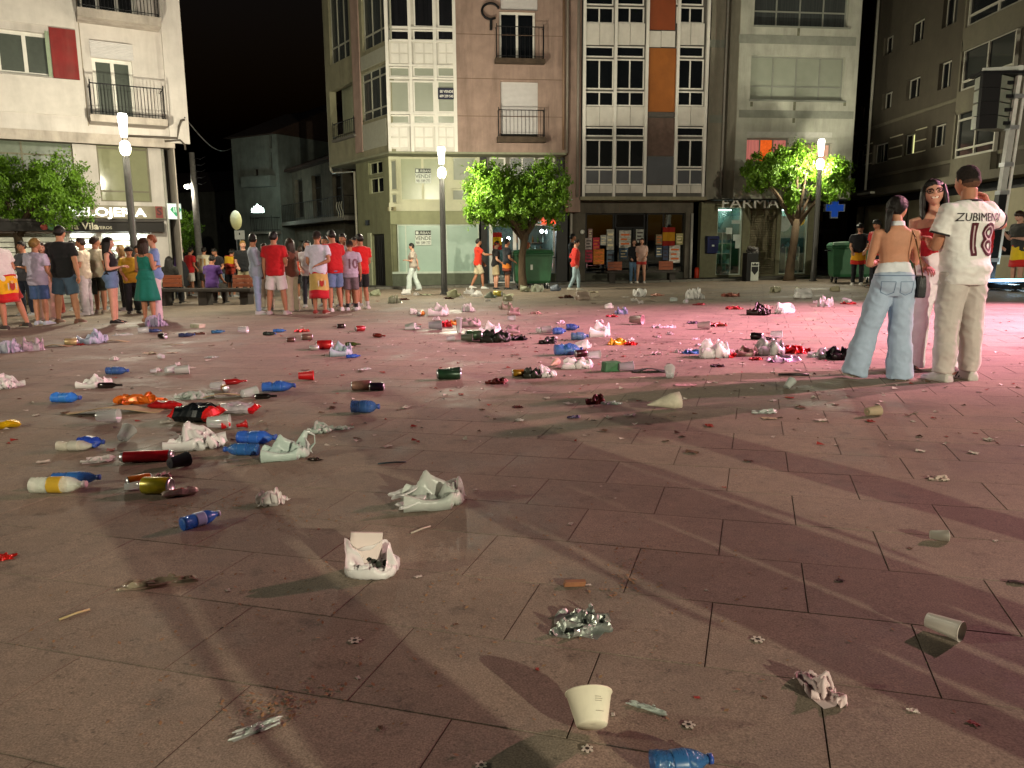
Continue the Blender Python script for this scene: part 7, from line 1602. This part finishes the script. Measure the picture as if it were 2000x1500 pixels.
# open white bag with a slab of foam
p = G(718, 1140); s = p[1] / FPX; W_ = 118 * s
r = E('plastic_bag', (p[0], p[1] + .1, gz(p[0], p[1])), R(6), 'white plastic bag standing open with a foam piece inside', 'plastic bag', 'litter scattered over the paving')
me = film_mesh(BAGS[2], W_ * 1.0, W_ * .8, W_ * .66); me.materials.append(BAGW); O('bag_film', me, r)
fm = MB().box(-.06, .06, -.012, .012, -.07, .055).build('foam_piece', M('foam', '#cdbfb8', .9, var=.04), r); fm.location = (-W_ * .12, W_ * .24, W_ * .40); fm.rotation_euler = (R(-12), R(6), R(6))
m = MB(); rr_ = random.Random(8)
for _ in range(5): m.lathe([(.004, -.012), (.016, -.006), (.018, .006), (.004, .012)], 7, Matrix.Translation((rr_.uniform(-.03, .05), rr_.uniform(-.03, .05), W_ * .2)) @ Matrix.Rotation(rr_.uniform(0, 6), 4, 'X') @ Matrix.Scale(.7, 4))
m.build('dark_scraps', M('scrap_dark', '#2c3028', .8, var=.4), r)
# translucent bag lying with looped handles
p = G(845, 995); s = p[1] / FPX; W_ = 150 * s
r = E('plastic_bag', (p[0], p[1] + .1, gz(p[0], p[1])), R(12), 'translucent carrier bag lying with its looped handle towards the camera', 'plastic bag', 'litter scattered over the paving')
me = film_mesh(BAGS[1], W_ * .95, W_ * .75, W_ * .42); me.materials.append(M('bag_sheer', '#d4dad2', .28, var=.05, scale=8, transl=.4, alpha=.78, spec=.6, bump=.2, bscale=34)); O('bag_film', me, r)
for q, (ax, ay, az) in enumerate(((-.34, -.24, .02), (-.42, .1, .06))):
    c = Vector((ax * W_, ay * W_, az * W_ + .012)); m = MB()
    m.tube([c + Vector((W_ * .13 * math.cos(t) * 1.2, W_ * .09 * math.sin(t), W_ * .05 * (1 + math.cos(t)))) for t in np.linspace(-2.6, 2.9, 16)], [.02 if 2 < i < 14 else .032 for i in range(16)], 8, flat=.25); m.build('handle', BAGW, r, True)
LT('bottle', 393, 1026, 78, 52, '#2a66b8', 'blue plastic bottle tilted among husks at lower left', tilt=0, crush=0, cap='#b8c4d8', lab='#9ab4d8', r=.17)
LT('napkin', 533, 982, 64, 10, None, 'white crumpled napkin right of the tilted blue bottle', amp=.55, d=.7)
LT('film', 312, 1140, 142, 12, '#a89c86', 'flattened beige plastic glove on the lower left paving', d=.32, amp=.07)
LT('packet', 6, 1092, 40, 30, '#b01c14', 'red wrapper cut off at the left picture edge')
LT('film', 500, 1425, 118, 38, None, 'clear broken plastic cup shard in the lower left foreground', d=.3, amp=.1)
LT('stick', 822, 1036, 52, 48, '#a89a8c', 'pale drinking straw below the carrier bag'); LT('stick', 146, 1202, 52, 50, '#a8946c', 'tan straw on the lower left paving')
LT('bottle', 116, 962, 96, 2, '#b4b8ae', 'clear bottle with yellow label lying at left', lab='#b8942c', cap='#c4b4b8', crush=0); LT('bottle', 150, 946, 80, 8, '#2a5c9c', 'blue bottle just behind the clear yellow-label one', crush=.1)
LT('can', 307, 964, 58, -4, '#a89a1c', 'yellow drink can lying beside the orange can'); LT('can', 272, 952, 44, 40, '#c8701c', 'orange drink can behind the yellow one'); LT('cup', 258, 958, 28, 20, None, 'small clear cup left of the orange can')
LT('packet', 352, 968, 62, 25, '#a8968c', 'silver and red torn wrapper right of the yellow can', c2='#b02820', d=.4); LT('napkin', 321, 934, 32, 40, '#b99a98', 'little pink tissue above the yellow can', amp=.5)
LT('cup', 350, 914, 44, 60, '#35333a', 'crushed dark plastic cup right of the long red packet'); LT('can', 287, 902, 92, 8, '#a8141c', 'long red foil tube lying at left', crush=.1, r=.12)
LT('napkin', 192, 900, 56, 20, None, 'flat white tissue left of the long red tube', amp=.2); LT('bottle', 150, 880, 66, 2, '#b0aca0', 'faint clear bottle left of the short blue one'); LT('bottle', 179, 874, 44, 4, '#1f3f9c', 'short deep-blue bottle end at left', r=.26)
LT('cup', 247, 861, 30, 80, None, 'round clear plastic goblet on the left paving', tilt=60, r=.5)
LT('bag', 386, 872, 106, 12, None, 'white carrier bag lying below the black and red packet', h=.48, d=.7)
b = LT('bag', 560, 893, 100, 18, '#c4d4cc', 'greenish-white carrier bag with a pointed handle beside two blue bottles', h=.5, d=.6, pinch=.1); p = b.location
m = MB(); m.tube([(.08, 0, .06), (.12, .0, .15), (.14, .01, .14), (.17, .02, .12), (.17, .02, .07), (.13, .02, .03)], [.035, .014, .012, .012, .012, .03], 8, flat=.3); m.build('handle', b.data.materials[0], b, True)
LT('bottle', 503, 866, 76, -6, '#2c5cae', 'larger blue bottle above the greenish-white bag', r=.19, crush=.3); LT('bottle', 472, 889, 68, 176, '#2a5a94', 'ribbed blue bottle left of the greenish-white bag', r=.17, crush=0)
LT('packet', 386, 822, 84, -14, '#101418', 'black and red crisp packet on the left litter heap', c1='#c01c1c', c2='#3a3c40', d=.75, t=.35); LT('packet', 466, 806, 76, -8, '#b8aeb4', 'silver crisp packet with red ends on the left heap', c1='#c01820', c2='#b4a8b0', d=.5)
p = G(448, 838); s = p[1] / FPX; b = MB(); b.lathe([(.004, 0), (.012, .0), (.016, .04), (.03, .07), (.034, .072)], 16, Matrix.Translation((.05, 0, .02)) @ Matrix.Rotation(R(80), 4, 'Y')); b.lathe([(.004, 0), (.034, .002), (.03, .02), (.012, .06)], 16, Matrix.Translation((-.05, 0, .034)) @ Matrix.Rotation(R(90), 4, 'Y')); b.build('toy_horn', pl('#b80f14'), None, True, (p[0], p[1], gz(p[0], p[1])), R(12), 'red plastic toy horn below the silver packet', 'toy', 'litter scattered over the paving')
LT('cup', 428, 838, 46, 10, None, 'clear cup tucked left of the red toy horn'); LT('card', 225, 806, 160, 5, None, 'long beige cardboard piece at left', d=.34, taper=1.2); LT('card', 440, 776, 100, 8, None, 'narrow beige cardboard strip above the silver packet', d=.25, taper=.8)
LT('packet', 277, 786, 88, 6, '#c8641c', 'orange packet with yellow print on the beige cardboard', c2='#d8a83c', d=.32); LT('packet', 322, 798, 56, 0, '#a81418', 'small red packet at the end of the orange one', d=.4); LT('film', 378, 778, 74, 10, None, 'clear film behind the black and red packet', amp=.3)
LT('bottle', 131, 786, 50, -3, '#2f74c4', 'bright blue bottle lying alone at left', r=.2); LT('bag', 186, 755, 50, 0, None, 'small white bag beside a black bottle at left', h=.5); LT('glassbottle', 216, 758, 40, 4, '#1c1614', 'black bottle right of the small white bag')
LT('bag', 8, 757, 52, 0, None, 'white bag cut off at the left picture edge', h=.5); LT('cup', 212, 826, 42, 8, None, 'crushed clear cup below the beige cardboard'); LT('bottle', 230, 731, 38, 2, '#33548c', 'blue bottle above the small white bag', r=.2)
LT('cup', 356, 731, 28, 20, '#b8b4b4', 'white plastic cup lying near the left centre'); LT('cup', 334, 729, 24, 60, None, 'clear cup left of the white plastic cup'); LT('glassbottle', 459, 751, 42, 24, '#8a1414', 'red bottle pointing up right above the heap')
LT('bottle', 545, 764, 62, 10, '#2c5ca4', 'crushed blue bottle above the left heap', crush=.45, r=.2); LT('glassbottle', 520, 779, 40, 4, '#15110e', 'dark bottle under the crushed blue one'); LT('cup', 487, 777, 34, 50, None, 'clear plastic cup on the narrow cardboard strip'); LT('cup', 425, 762, 28, 0, None, 'clear cup left of the red bottle'); LT('can', 440, 765, 24, 120, '#a8702c', 'brown can between clear cup and red bottle')
LT('cup', 598, 743, 32, 10, '#b81418', 'red plastic cup lying alone left of centre'); LT('can', 706, 762, 40, 2, '#8d6a5c', 'beige crushed can beside a dark can', crush=.3); LT('can', 736, 763, 30, 6, '#241a2c', 'dark can with silver lid left of centre'); LT('bottle', 714, 806, 56, -2, '#33568c', 'crushed blue bottle lying alone left of centre', r=.24, crush=.15)
LT('bag', 625, 843, 50, 0, 'clear', 'crumpled see-through bag right of the greenish-white bag', h=.45, amp=.7); LT('film', 670, 838, 44, 10, None, 'dark clear film right of the see-through bag'); LT('packet', 4, 836, 52, 40, '#c8a014', 'yellow packet cut off at the left picture edge')
LT('packet', 616, 899, 28, -4, '#2c2018', 'small dark wrapper below the see-through bag', d=.3); LT('stick', 766, 905, 56, 12, '#2f4a54', 'dark teal straw above the carrier bag')
# --- middle distance
LT('can', 877, 741, 50, 4, '#1f3a26', 'dark green crushed can in the middle of the plaza', crush=.45); LT('packet', 970, 749, 42, 0, '#6a3028', 'rust-brown wrapper right of the dark green can', t=.35); LT('can', 1012, 735, 26, 10, '#8a6414', 'mustard can at the end of a small heap'); LT('bag', 1040, 737, 40, 0, '#2a2c22', 'dark bag between mustard can and white bag', h=.6); LT('bag', 1066, 735, 44, 0, None, 'white bag with a red-brown tag right of the dark bag', h=.6)
LT('cone', 1082, 717, 30, 60, '#a89478', 'folded paper cone sticking up behind the white bag'); LT('bag', 1127, 719, 64, 0, None, 'long low white bag in the plaza centre', h=.4, d=.5, amp=.25); LT('bottle', 1110, 693, 56, 8, '#3a669c', 'blue bottle behind the long low white bag', r=.24, crush=.4); LT('can', 1134, 697, 26, 20, '#3a1216', 'dark red can beside the blue bottle'); LT('cup', 1160, 701, 28, 10, None, 'clear cup right of the dark red can'); LT('bag', 1140, 680, 34, 0, None, 'small white bag behind the dark red can', h=.6)
LT('box', 1192, 725, 32, 20, '#3a6a44', 'green and blue drink carton in the plaza centre', d=.6, t=.6); LT('cup', 1222, 725, 32, 10, '#b4a4b0', 'milky plastic cup right of the drink carton'); LT('card', 1268, 726, 62, -6, '#15110f', 'black cardboard slab right of the milky cup', d=.5, up=.12); LT('cup', 1308, 737, 34, 80, None, 'clear glass-like cup standing by the black slab', tilt=70); LT('stick', 1245, 738, 34, 20, None, 'pale stick below the black cardboard slab'); LT('paper', 1338, 753, 38, -14, '#b08c8c', 'flat pink paper below the clear cup', amp=.1)
LT('packet', 1162, 788, 40, 20, '#5a1c14', 'dark red folded wrapper right of centre', t=.6); LT('film', 1196, 789, 46, 0, None, 'clear film beside the dark red wrapper'); LT('cone', 1296, 802, 66, 4, '#b8b09c', 'white and brown paper cone lying right of centre')
LT('napkin', 1015, 822, 18, 0, None, 'tiny napkin near the plaza centre'); LT('packet', 1120, 816, 26, 10, '#3c3450', 'small violet wrapper near the plaza centre'); LT('packet', 1012, 796, 22, 0, '#4a1c18', 'small dark red wrapper near the plaza centre')
LT('packet', 1354, 690, 40, -14, '#3a74a8', 'blue and white packet at the start of the long litter row', c2='#c4c8d0'); LT('bag', 1394, 697, 58, 0, None, 'tall white bag in the long litter row', h=.72); LT('packet', 1425, 697, 34, 60, '#b81c14', 'red packet leaning on the tall white bag', t=.5); LT('bag', 1458, 694, 44, 0, '#a08c7c', 'tan crumpled bag in the long litter row', h=.5); LT('bag', 1502, 692, 54, 0, 'clear', 'see-through violet-grey bag in the long litter row', h=.7); LT('packet', 1549, 689, 60, -10, '#b81814', 'red and gold packet atop the long litter row', c1='#c8901c', t=.3); LT('film', 1606, 697, 60, 0, None, 'shiny clear film in the long litter row', amp=.5); LT('bag', 1640, 701, 46, 0, '#1a1214', 'black bag with white lining by the jeans', h=.6); LT('packet', 1530, 705, 58, 6, '#a89aa8', 'silver wrapper below the long litter row', c2='#8a8494'); LT('packet', 1478, 703, 26, 10, '#a82418', 'little red packet below the tan bag'); LT('packet', 1668, 690, 28, 0, '#a01c1c', 'red scrap of packet beside the jeans')
LT('stick', 1550, 734, 56, -2, '#1c1414', 'black stick below the long litter row', r=.012); LT('cup', 1541, 758, 26, 40, '#b4b8b4', 'white cup tilted below the black stick', tilt=60); LT('cup', 1704, 813, 32, 20, '#b8a88c', 'cream crushed cup in front of the three people'); LT('film', 1492, 806, 54, 8, None, 'barely visible clear film in the green shadow'); LT('packet', 1402, 716, 28, 0, '#2c1418', 'dark wrapper left of the black stick'); LT('paper', 1503, 818, 26, 0, '#a8987c', 'small tan paper below the clear film', amp=.1)
LT('cup', 1833, 1056, 34, -14, '#c0b8ac', 'small white flattened cup at right'); LT('napkin', 1832, 936, 38, 0, '#b8a498', 'pale napkin on the right paving', amp=.25); LT('paper', 1640, 1135, 16, 0, '#3a2620', 'small dark wrapper scrap at right'); LT('card', 1985, 1140, 24, -20, '#2a1a16', 'dark cardboard bit at the right edge', d=.4); LT('paper', 1540, 700, 40, 0, '#b8b0b8', 'creased white paper under the silver wrapper')
# --- centre heap and the far litter
LT('bag', 968, 667, 62, 0, '#20241c', 'black bag in the centre heap', h=.45, amp=.7); LT('can', 925, 664, 34, 10, '#2c4a2c', 'green can at the left of the centre heap'); LT('bag', 958, 654, 46, 0, None, 'white bag on top of the centre heap', h=.7); LT('bag', 1000, 650, 32, 0, '#b09a98', 'pinkish bag behind the centre heap', h=.6); LT('glassbottle', 985, 660, 38, 20, '#4a4414', 'olive bottle in the centre heap'); LT('can', 983, 668, 22, 80, '#9aa08c', 'pale can facing the camera in the centre heap'); LT('bag', 1015, 664, 36, 0, '#1c1a16', 'black film at the right of the centre heap', h=.35, amp=.8); LT('cup', 912, 667, 26, 0, '#5a5f50', 'grey-green cup at the left tip of the heap')
LT('bottle', 1092, 653, 26, 10, '#3a5c9c', 'blue bottle end right of the centre heap', r=.3); LT('cup', 1066, 651, 24, 20, '#b8aeb0', 'white cup next to the blue bottle end'); LT('bottle', 1118, 645, 26, 0, '#35508c', 'blue crushed bottle further right of the heap', r=.3, crush=.4)
LT('bag', 1172, 657, 44, 0, None, 'tall white bag behind the yellow and red packet', h=.85, amp=.6); LT('bottle', 1132, 664, 34, 4, '#4a6a8c', 'grey-blue bottle left of the tall white bag', r=.26); LT('packet', 1160, 656, 26, 20, '#c84a14', 'orange wrapper at the foot of the tall white bag'); LT('packet', 1205, 673, 34, -4, '#d89a14', 'yellow packet joined to a red one', t=.5); LT('packet', 1232, 674, 26, 0, '#c01414', 'red packet joined to the yellow one', t=.35); LT('packet', 1070, 671, 36, 10, '#1c1414', 'black wrapper below the white cup', t=.5)
LT('bag', 857, 616, 40, 0, None, 'big round white bag at mid distance', h=.75, amp=.3); LT('can', 822, 617, 18, 70, '#b8701c', 'orange can end left of the round white bag'); LT('bag', 808, 613, 16, 0, None, 'small white bag left of the orange can', h=.8); LT('cup', 850, 644, 30, 6, '#a8a4ac', 'milky cup below the round white bag'); LT('packet', 873, 638, 22, 20, '#b81c24', 'red wrapper right of the milky cup', t=.8); LT('packet', 888, 634, 18, 0, '#c87a1c', 'orange wrapper next to the red one', t=.7); LT('cup', 897, 650, 34, 0, None, 'clear cup standing upright at mid distance', tilt=0, r=.2); LT('bag', 920, 637, 40, 0, '#b4a4a0', 'pinkish bag right of the upright cup', h=.5); LT('bag', 806, 643, 32, 0, 'clear', 'see-through bag left of the milky cup', h=.5)
far = [('bag', 915, 608, 28, None, 'white bag farther right of the round white bag'), ('bag', 990, 604, 26, '#b8a898', 'beige-white bag above the centre heap'), ('bag', 1003, 615, 26, '#b89c98', 'pinkish-white bag above the centre heap'), ('packet', 1047, 613, 24, '#b48c84', 'pale red wrapper right of the pinkish-white bag'), ('bag', 1190, 602, 18, None, 'small upright white bag in the red light'), ('cup', 1243, 633, 30, '#b89a98', 'pinkish round tub in the red light'), ('bag', 1215, 613, 24, '#8c94b4', 'bluish bag left of the pinkish tub'), ('packet', 1196, 619, 24, '#a83438', 'red wrapper below the small upright bag'), ('bag', 1250, 579, 28, None, 'white bag before the bench by the poster shop'), ('packet', 1283, 578, 26, '#b88474', 'orange-white wrapper before the poster shop'), ('bag', 1358, 584, 38, None, 'wide white bag between poster shop and pharmacy'), ('packet', 1428, 579, 38, '#a86a5c', 'red and cream wrappers before the pharmacy'), ('bag', 1566, 582, 32, None, 'upright white bag near the pharmacy tree'), ('bag', 1515, 571, 20, '#b8b49c', 'yellowish bag before the pharmacy bin'), ('bag', 1632, 569, 18, '#b0a88c', 'small tan bag near the dumpsters'), ('bag', 1610, 598, 32, None, 'low white bag left of the blue jeans'), ('packet', 1658, 594, 24, '#a82c2c', 'red crumpled packet by the blue jeans'), ('card', 1265, 589, 38, '#a8988c', 'beige carton before the bench'), ('packet', 1365, 596, 22, '#8a3434', 'dark red wrapper below the wide white bag'), ('packet', 1435, 604, 32, '#a83034', 'red wrapper left of the brown heap'), ('bag', 1483, 615, 40, '#2a1c18', 'dark brown heap bag in the pink light'), ('napkin', 1492, 603, 34, '#b89c94', 'white paper on the brown heap'), ('bag', 1530, 612, 34, None, 'white bag right of the brown heap'), ('napkin', 1285, 640, 26, None, 'crumpled white paper in the red light'), ('napkin', 1308, 640, 24, None, 'second crumpled white paper beside the first'), ('packet', 1355, 632, 24, '#5a4a5c', 'grey crushed wrapper in the red light'), ('cup', 1374, 643, 26, '#c0a8ac', 'pale cup beside the grey wrapper'), ('packet', 1403, 637, 38, '#8a3c30', 'brown-red wrapper right of the pale cup'), ('can', 1478, 663, 24, '#241c20', 'dark can of a pair in the pink light'), ('packet', 1500, 664, 28, '#1c1418', 'black torn wrapper right of the dark can'), ('cup', 1516, 660, 24, None, 'clear cup right of the black torn wrapper'), ('napkin', 1283, 692, 26, '#b49c9c', 'white tissue left of the blue and white packet'), ('napkin', 1358, 663, 16, None, 'small white tissue above the litter row'),
       ('bag', 183, 670, 42, '#b4bcd0', 'bluish-white bag near the left crowd'), ('card', 224, 668, 48, None, 'flat beige strip right of the bluish-white bag'), ('bag', 20, 688, 38, '#b4b4c4', 'grey-white bag at the left edge of the plaza'), ('bag', 66, 684, 38, '#bba8b4', 'pinkish-white bag at the left edge of the plaza'), ('card', 110, 677, 48, None, 'beige roll between the pinkish and bluish bags'), ('can', 140, 674, 22, '#a89468', 'tan can next to the beige roll'), ('packet', 158, 674, 16, '#8a2420', 'small dark red wrapper next to the tan can'), ('bag', 306, 637, 38, '#b8aec8', 'lilac-white bag at the feet of the teal dress'), ('bottle', 302, 649, 24, '#3c4a7a', 'blue bottle under the lilac-white bag'), ('cup', 280, 651, 20, None, 'clear cup left of the lilac-white bag'), ('bottle', 365, 658, 28, '#1f2c4c', 'dark blue bottle right of the teal dress'), ('packet', 390, 653, 22, '#5a3a2c', 'brown wrapper beside the dark blue bottle'), ('bottle', 426, 651, 24, '#1f5a7a', 'teal bottle right of the brown wrapper'), ('can', 318, 661, 18, '#1c1410', 'black can below the lilac-white bag'), ('cup', 475, 650, 20, None, 'clear cup below the denim-shirted man'), ('film', 240, 655, 34, None, 'grey film below the long-haired woman'), ('box', 386, 640, 24, '#a8a490', 'white little box before the bench'), ('stick', 338, 674, 38, '#a89c84', 'pale stick right of the bluish-white bag'), ('paper', 293, 691, 32, '#b0a68c', 'torn pale paper below the pale stick'), ('paper', 336, 690, 18, '#a89c84', 'small torn paper right of the other torn paper'), ('film', 414, 699, 26, None, 'clear film in the left middle of the plaza'), ('bottle', 546, 649, 24, '#2f64a4', 'blue bottle below the red polo man'), ('packet', 591, 648, 30, '#b84038', 'red and white packet right of the blue bottle'), ('bottle', 527, 655, 26, '#24302c', 'dark bottle below the blue one'), ('bag', 667, 694, 46, '#a8bcc4', 'pale blue bag standing with bottles around it'), ('can', 634, 682, 32, '#a01c1c', 'red can left of the pale blue bag'), ('can', 614, 684, 18, '#a8a8a0', 'silver can left of the red one'), ('glassbottle', 690, 676, 30, '#3a4a1c', 'green bottle behind the pale blue bag'), ('bottle', 690, 699, 28, '#1f4a9c', 'blue bottle before the pale blue bag'), ('can', 703, 647, 20, '#8a2424', 'red can below the flag-wrapped man'), ('napkin', 708, 640, 16, None, 'white tissue above the red can'), ('can', 666, 641, 16, '#2a1c18', 'dark can below the flag-wrapped man'), ('glassbottle', 741, 659, 30, '#7a241c', 'red-brown bottle right of the red can'), ('can', 600, 664, 22, '#6a5448', 'brown can above the red can'), ('can', 568, 668, 16, '#5a3c34', 'small brown can left of the other brown can'), ('film', 712, 722, 28, None, 'clear film right of the pale blue bag'),
       ('bag', 735, 578, 22, '#a8ac90', 'greenish bag near the shop door'), ('bag', 771, 592, 28, '#b8b8a4', 'pointed white bag before the empty shop'), ('packet', 790, 586, 20, '#5a2418', 'dark red packet right of the pointed bag'), ('bag', 793, 576, 20, None, 'white bag behind the dark red packet'), ('paper', 832, 577, 26, '#b0b498', 'flat pale paper left of the middle lamp'), ('bag', 886, 581, 28, '#a8a888', 'yellowish bag right of the middle lamp'), ('packet', 876, 584, 22, '#5a3a2c', 'brown wrapper at the foot of the yellowish bag'), ('bag', 918, 574, 20, None, 'white bag left of a matching one near the bar'), ('bag', 931, 579, 20, None, 'white bag just right of its twin near the bar'), ('bag', 1050, 570, 26, '#c4c8b8', 'white peaked bag before the dumpster'), ('bag', 958, 582, 22, '#8a9484', 'grey-green bag before the bar'), ('can', 972, 579, 20, '#a89a3c', 'yellow can before the bar'), ('paper', 985, 578, 34, '#b0b094', 'string of pale paper before the bar door'), ('bag', 990, 588, 20, '#b0a890', 'beige bag below the string of paper'), ('bag', 1026, 570, 22, '#9a9c84', 'grey bag left of the white peaked bag'), ('bag', 1085, 568, 22, '#7c8490', 'bluish-grey bag right of the dumpster'), ('paper', 1150, 572, 34, '#b0a48c', 'spread pale papers by the walking red jacket'), ('packet', 1105, 582, 30, '#6a4034', 'brown wrapper heap by the walking red jacket'), ('bag', 1135, 586, 30, '#b09c90', 'beige-pink bag near the brown wrapper heap'), ('paper', 1222, 581, 16, None, 'small white paper left of the bench litter')]
for kd, px, py, w, col, lab in far: LT(kd, px, py, w, random.uniform(-40, 40) if kd not in ('card', 'stick') else random.uniform(-8, 8), col, lab, **({'h': .7} if kd == 'bag' else {}))
rq = random.Random(33)
for i in range(34):
    cx, cy, sx, sy = ((930, 635, 60, 16), (1180, 660, 70, 16), (1420, 610, 130, 18), (1500, 690, 90, 12), (340, 700, 120, 30), (980, 585, 130, 8))[i % 6]
    px, py = rq.gauss(cx, sx), max(572, rq.gauss(cy, sy)); kd = ('napkin', 'napkin', 'cup', 'napkin')[i % 4]
    o = LT(kd, px, py, rq.uniform(11, 20), rq.uniform(0, 180), None, 'small crumpled tissue among the middle-distance litter' if kd == 'napkin' else 'small clear cup lying among the middle-distance litter', **({'amp': .5} if kd == 'napkin' else {}))
    o['group'] = 'small tissues in the litter' if kd == 'napkin' else 'small clear cups in the litter'
# --- small scraps and husks
rnd = random.Random(21); scr = [sheet_mesh(.05, .03, .007, k + .5, 6, 5, .6) for k in range(5)]; SCC = [M('scrap_white', '#b9b0a4', .7), M('scrap_brown', '#5a4030', .8), M('scrap_red', '#8a2a22', .6)]
for me in scr: me.materials.clear(); me.materials.append(SCC[0])
sc2 = []
for k, me in enumerate(scr):
    q = me.copy(); q.materials.clear(); q.materials.append(SCC[1 if k % 3 else 2]); sc2.append(q)
for i in range(150):
    px, py = rnd.uniform(0, 2000), 575 + 330 * rnd.random() ** 1.7
    near = i % 7 == 0
    if near: px, py = rnd.uniform(300, 2000), rnd.uniform(880, 1450)
    p = G(px, py); k = rnd.uniform(.25, .6) if near else rnd.uniform(.5, 1.5) * (1 + p[1] * .03); br = rnd.random() < .4
    o = O('paper_scrap', (sc2 if br else scr)[i % 5], None, (p[0], p[1], gz(p[0], p[1])), rnd.uniform(0, 6), 'tiny dark wrapper scrap lying loose on the paving' if br else 'tiny pale paper scrap lying loose on the paving', 'scrap', 'tiny dark scraps' if br else 'tiny pale scraps'); o.scale = (k, k, k)
V, F = [], []
def husk(x, y, s):
    a = rnd.uniform(0, 6.3); c, d = math.cos(a), math.sin(a); z = gz(x, y) + .002; k = len(V); w = s * .28; h_ = rnd.uniform(.2, .6) * s * .5
    for u, v, zz in ((-.5, 0, 0), (0, -w / s, h_ * .3), (.5, 0, h_), (0, w / s, h_ * .6)): V.append((x + (u * c - v * d) * s, y + (u * d + v * c) * s, z + zz))
    F.extend([(k, k + 1, k + 2), (k, k + 2, k + 3)])
for cx, cy, sx, sy, n in ((540, 1385, 70, 25, 70), (620, 1350, 60, 30, 26), (330, 1000, 40, 26, 90), (450, 985, 60, 20, 110), (590, 1010, 90, 30, 60), (1225, 1115, 30, 28, 46), (1195, 1155, 26, 20, 22), (1240, 1130, 60, 60, 30), (520, 830, 60, 12, 120), (840, 820, 200, 40, 160), (700, 790, 60, 20, 80), (1000, 1100, 600, 220, 260), (500, 1200, 500, 200, 160), (1000, 720, 700, 70, 260)):
    for _ in range(n):
        p = G(rnd.gauss(cx, sx * .6), min(1490, rnd.gauss(cy, sy * .6))); husk(p[0], p[1], rnd.uniform(.008, .02))
b = MB(); b.add(V, F); b.build('seed_husks', M('husk', '#8a6a4c', .8, var=.3, scale=60), None, kind='stuff', label='brown seed husks and dry leaf bits strewn over the paving', cat='husks')
V, F, MI = [], [], []
for i in range(1500):
    px, py = rnd.uniform(-20, 2020), 572 + 300 * rnd.random() ** 1.6
    if rnd.random() < .5: px, py = rnd.gauss(1150, 330), rnd.gauss(665, 45)
    if py < 566: continue
    p = G(px, py); s = rnd.uniform(.012, .05); a = rnd.uniform(0, 6.3); k = len(V); z = gz(p[0], p[1]); mi = rnd.choice((0, 0, 0, 1, 1, 2, 3))
    for u, v, zz in ((-.5, -.3, .003), (.5, -.25, .003 + rnd.uniform(0, .4) * s), (.45, .3, .003), (-.4, .25, .003 + rnd.uniform(0, .3) * s)): V.append((p[0] + (u * math.cos(a) - v * math.sin(a)) * s, p[1] + (u * math.sin(a) + v * math.cos(a)) * s, z + zz))
    F += [(k, k + 1, k + 2), (k, k + 2, k + 3)]; MI += [mi, mi]
b = MB(); b.add(V, F); b.m = MI; b.build('debris', [M('scrap_white'), M('scrap_brown'), M('scrap_red'), M('scrap_grey', '#6a6660', .6)], None, kind='stuff', label='fine crumbs of torn paper and plastic over the paving', cat='debris')
bpy.data.scenes.remove(_TS)
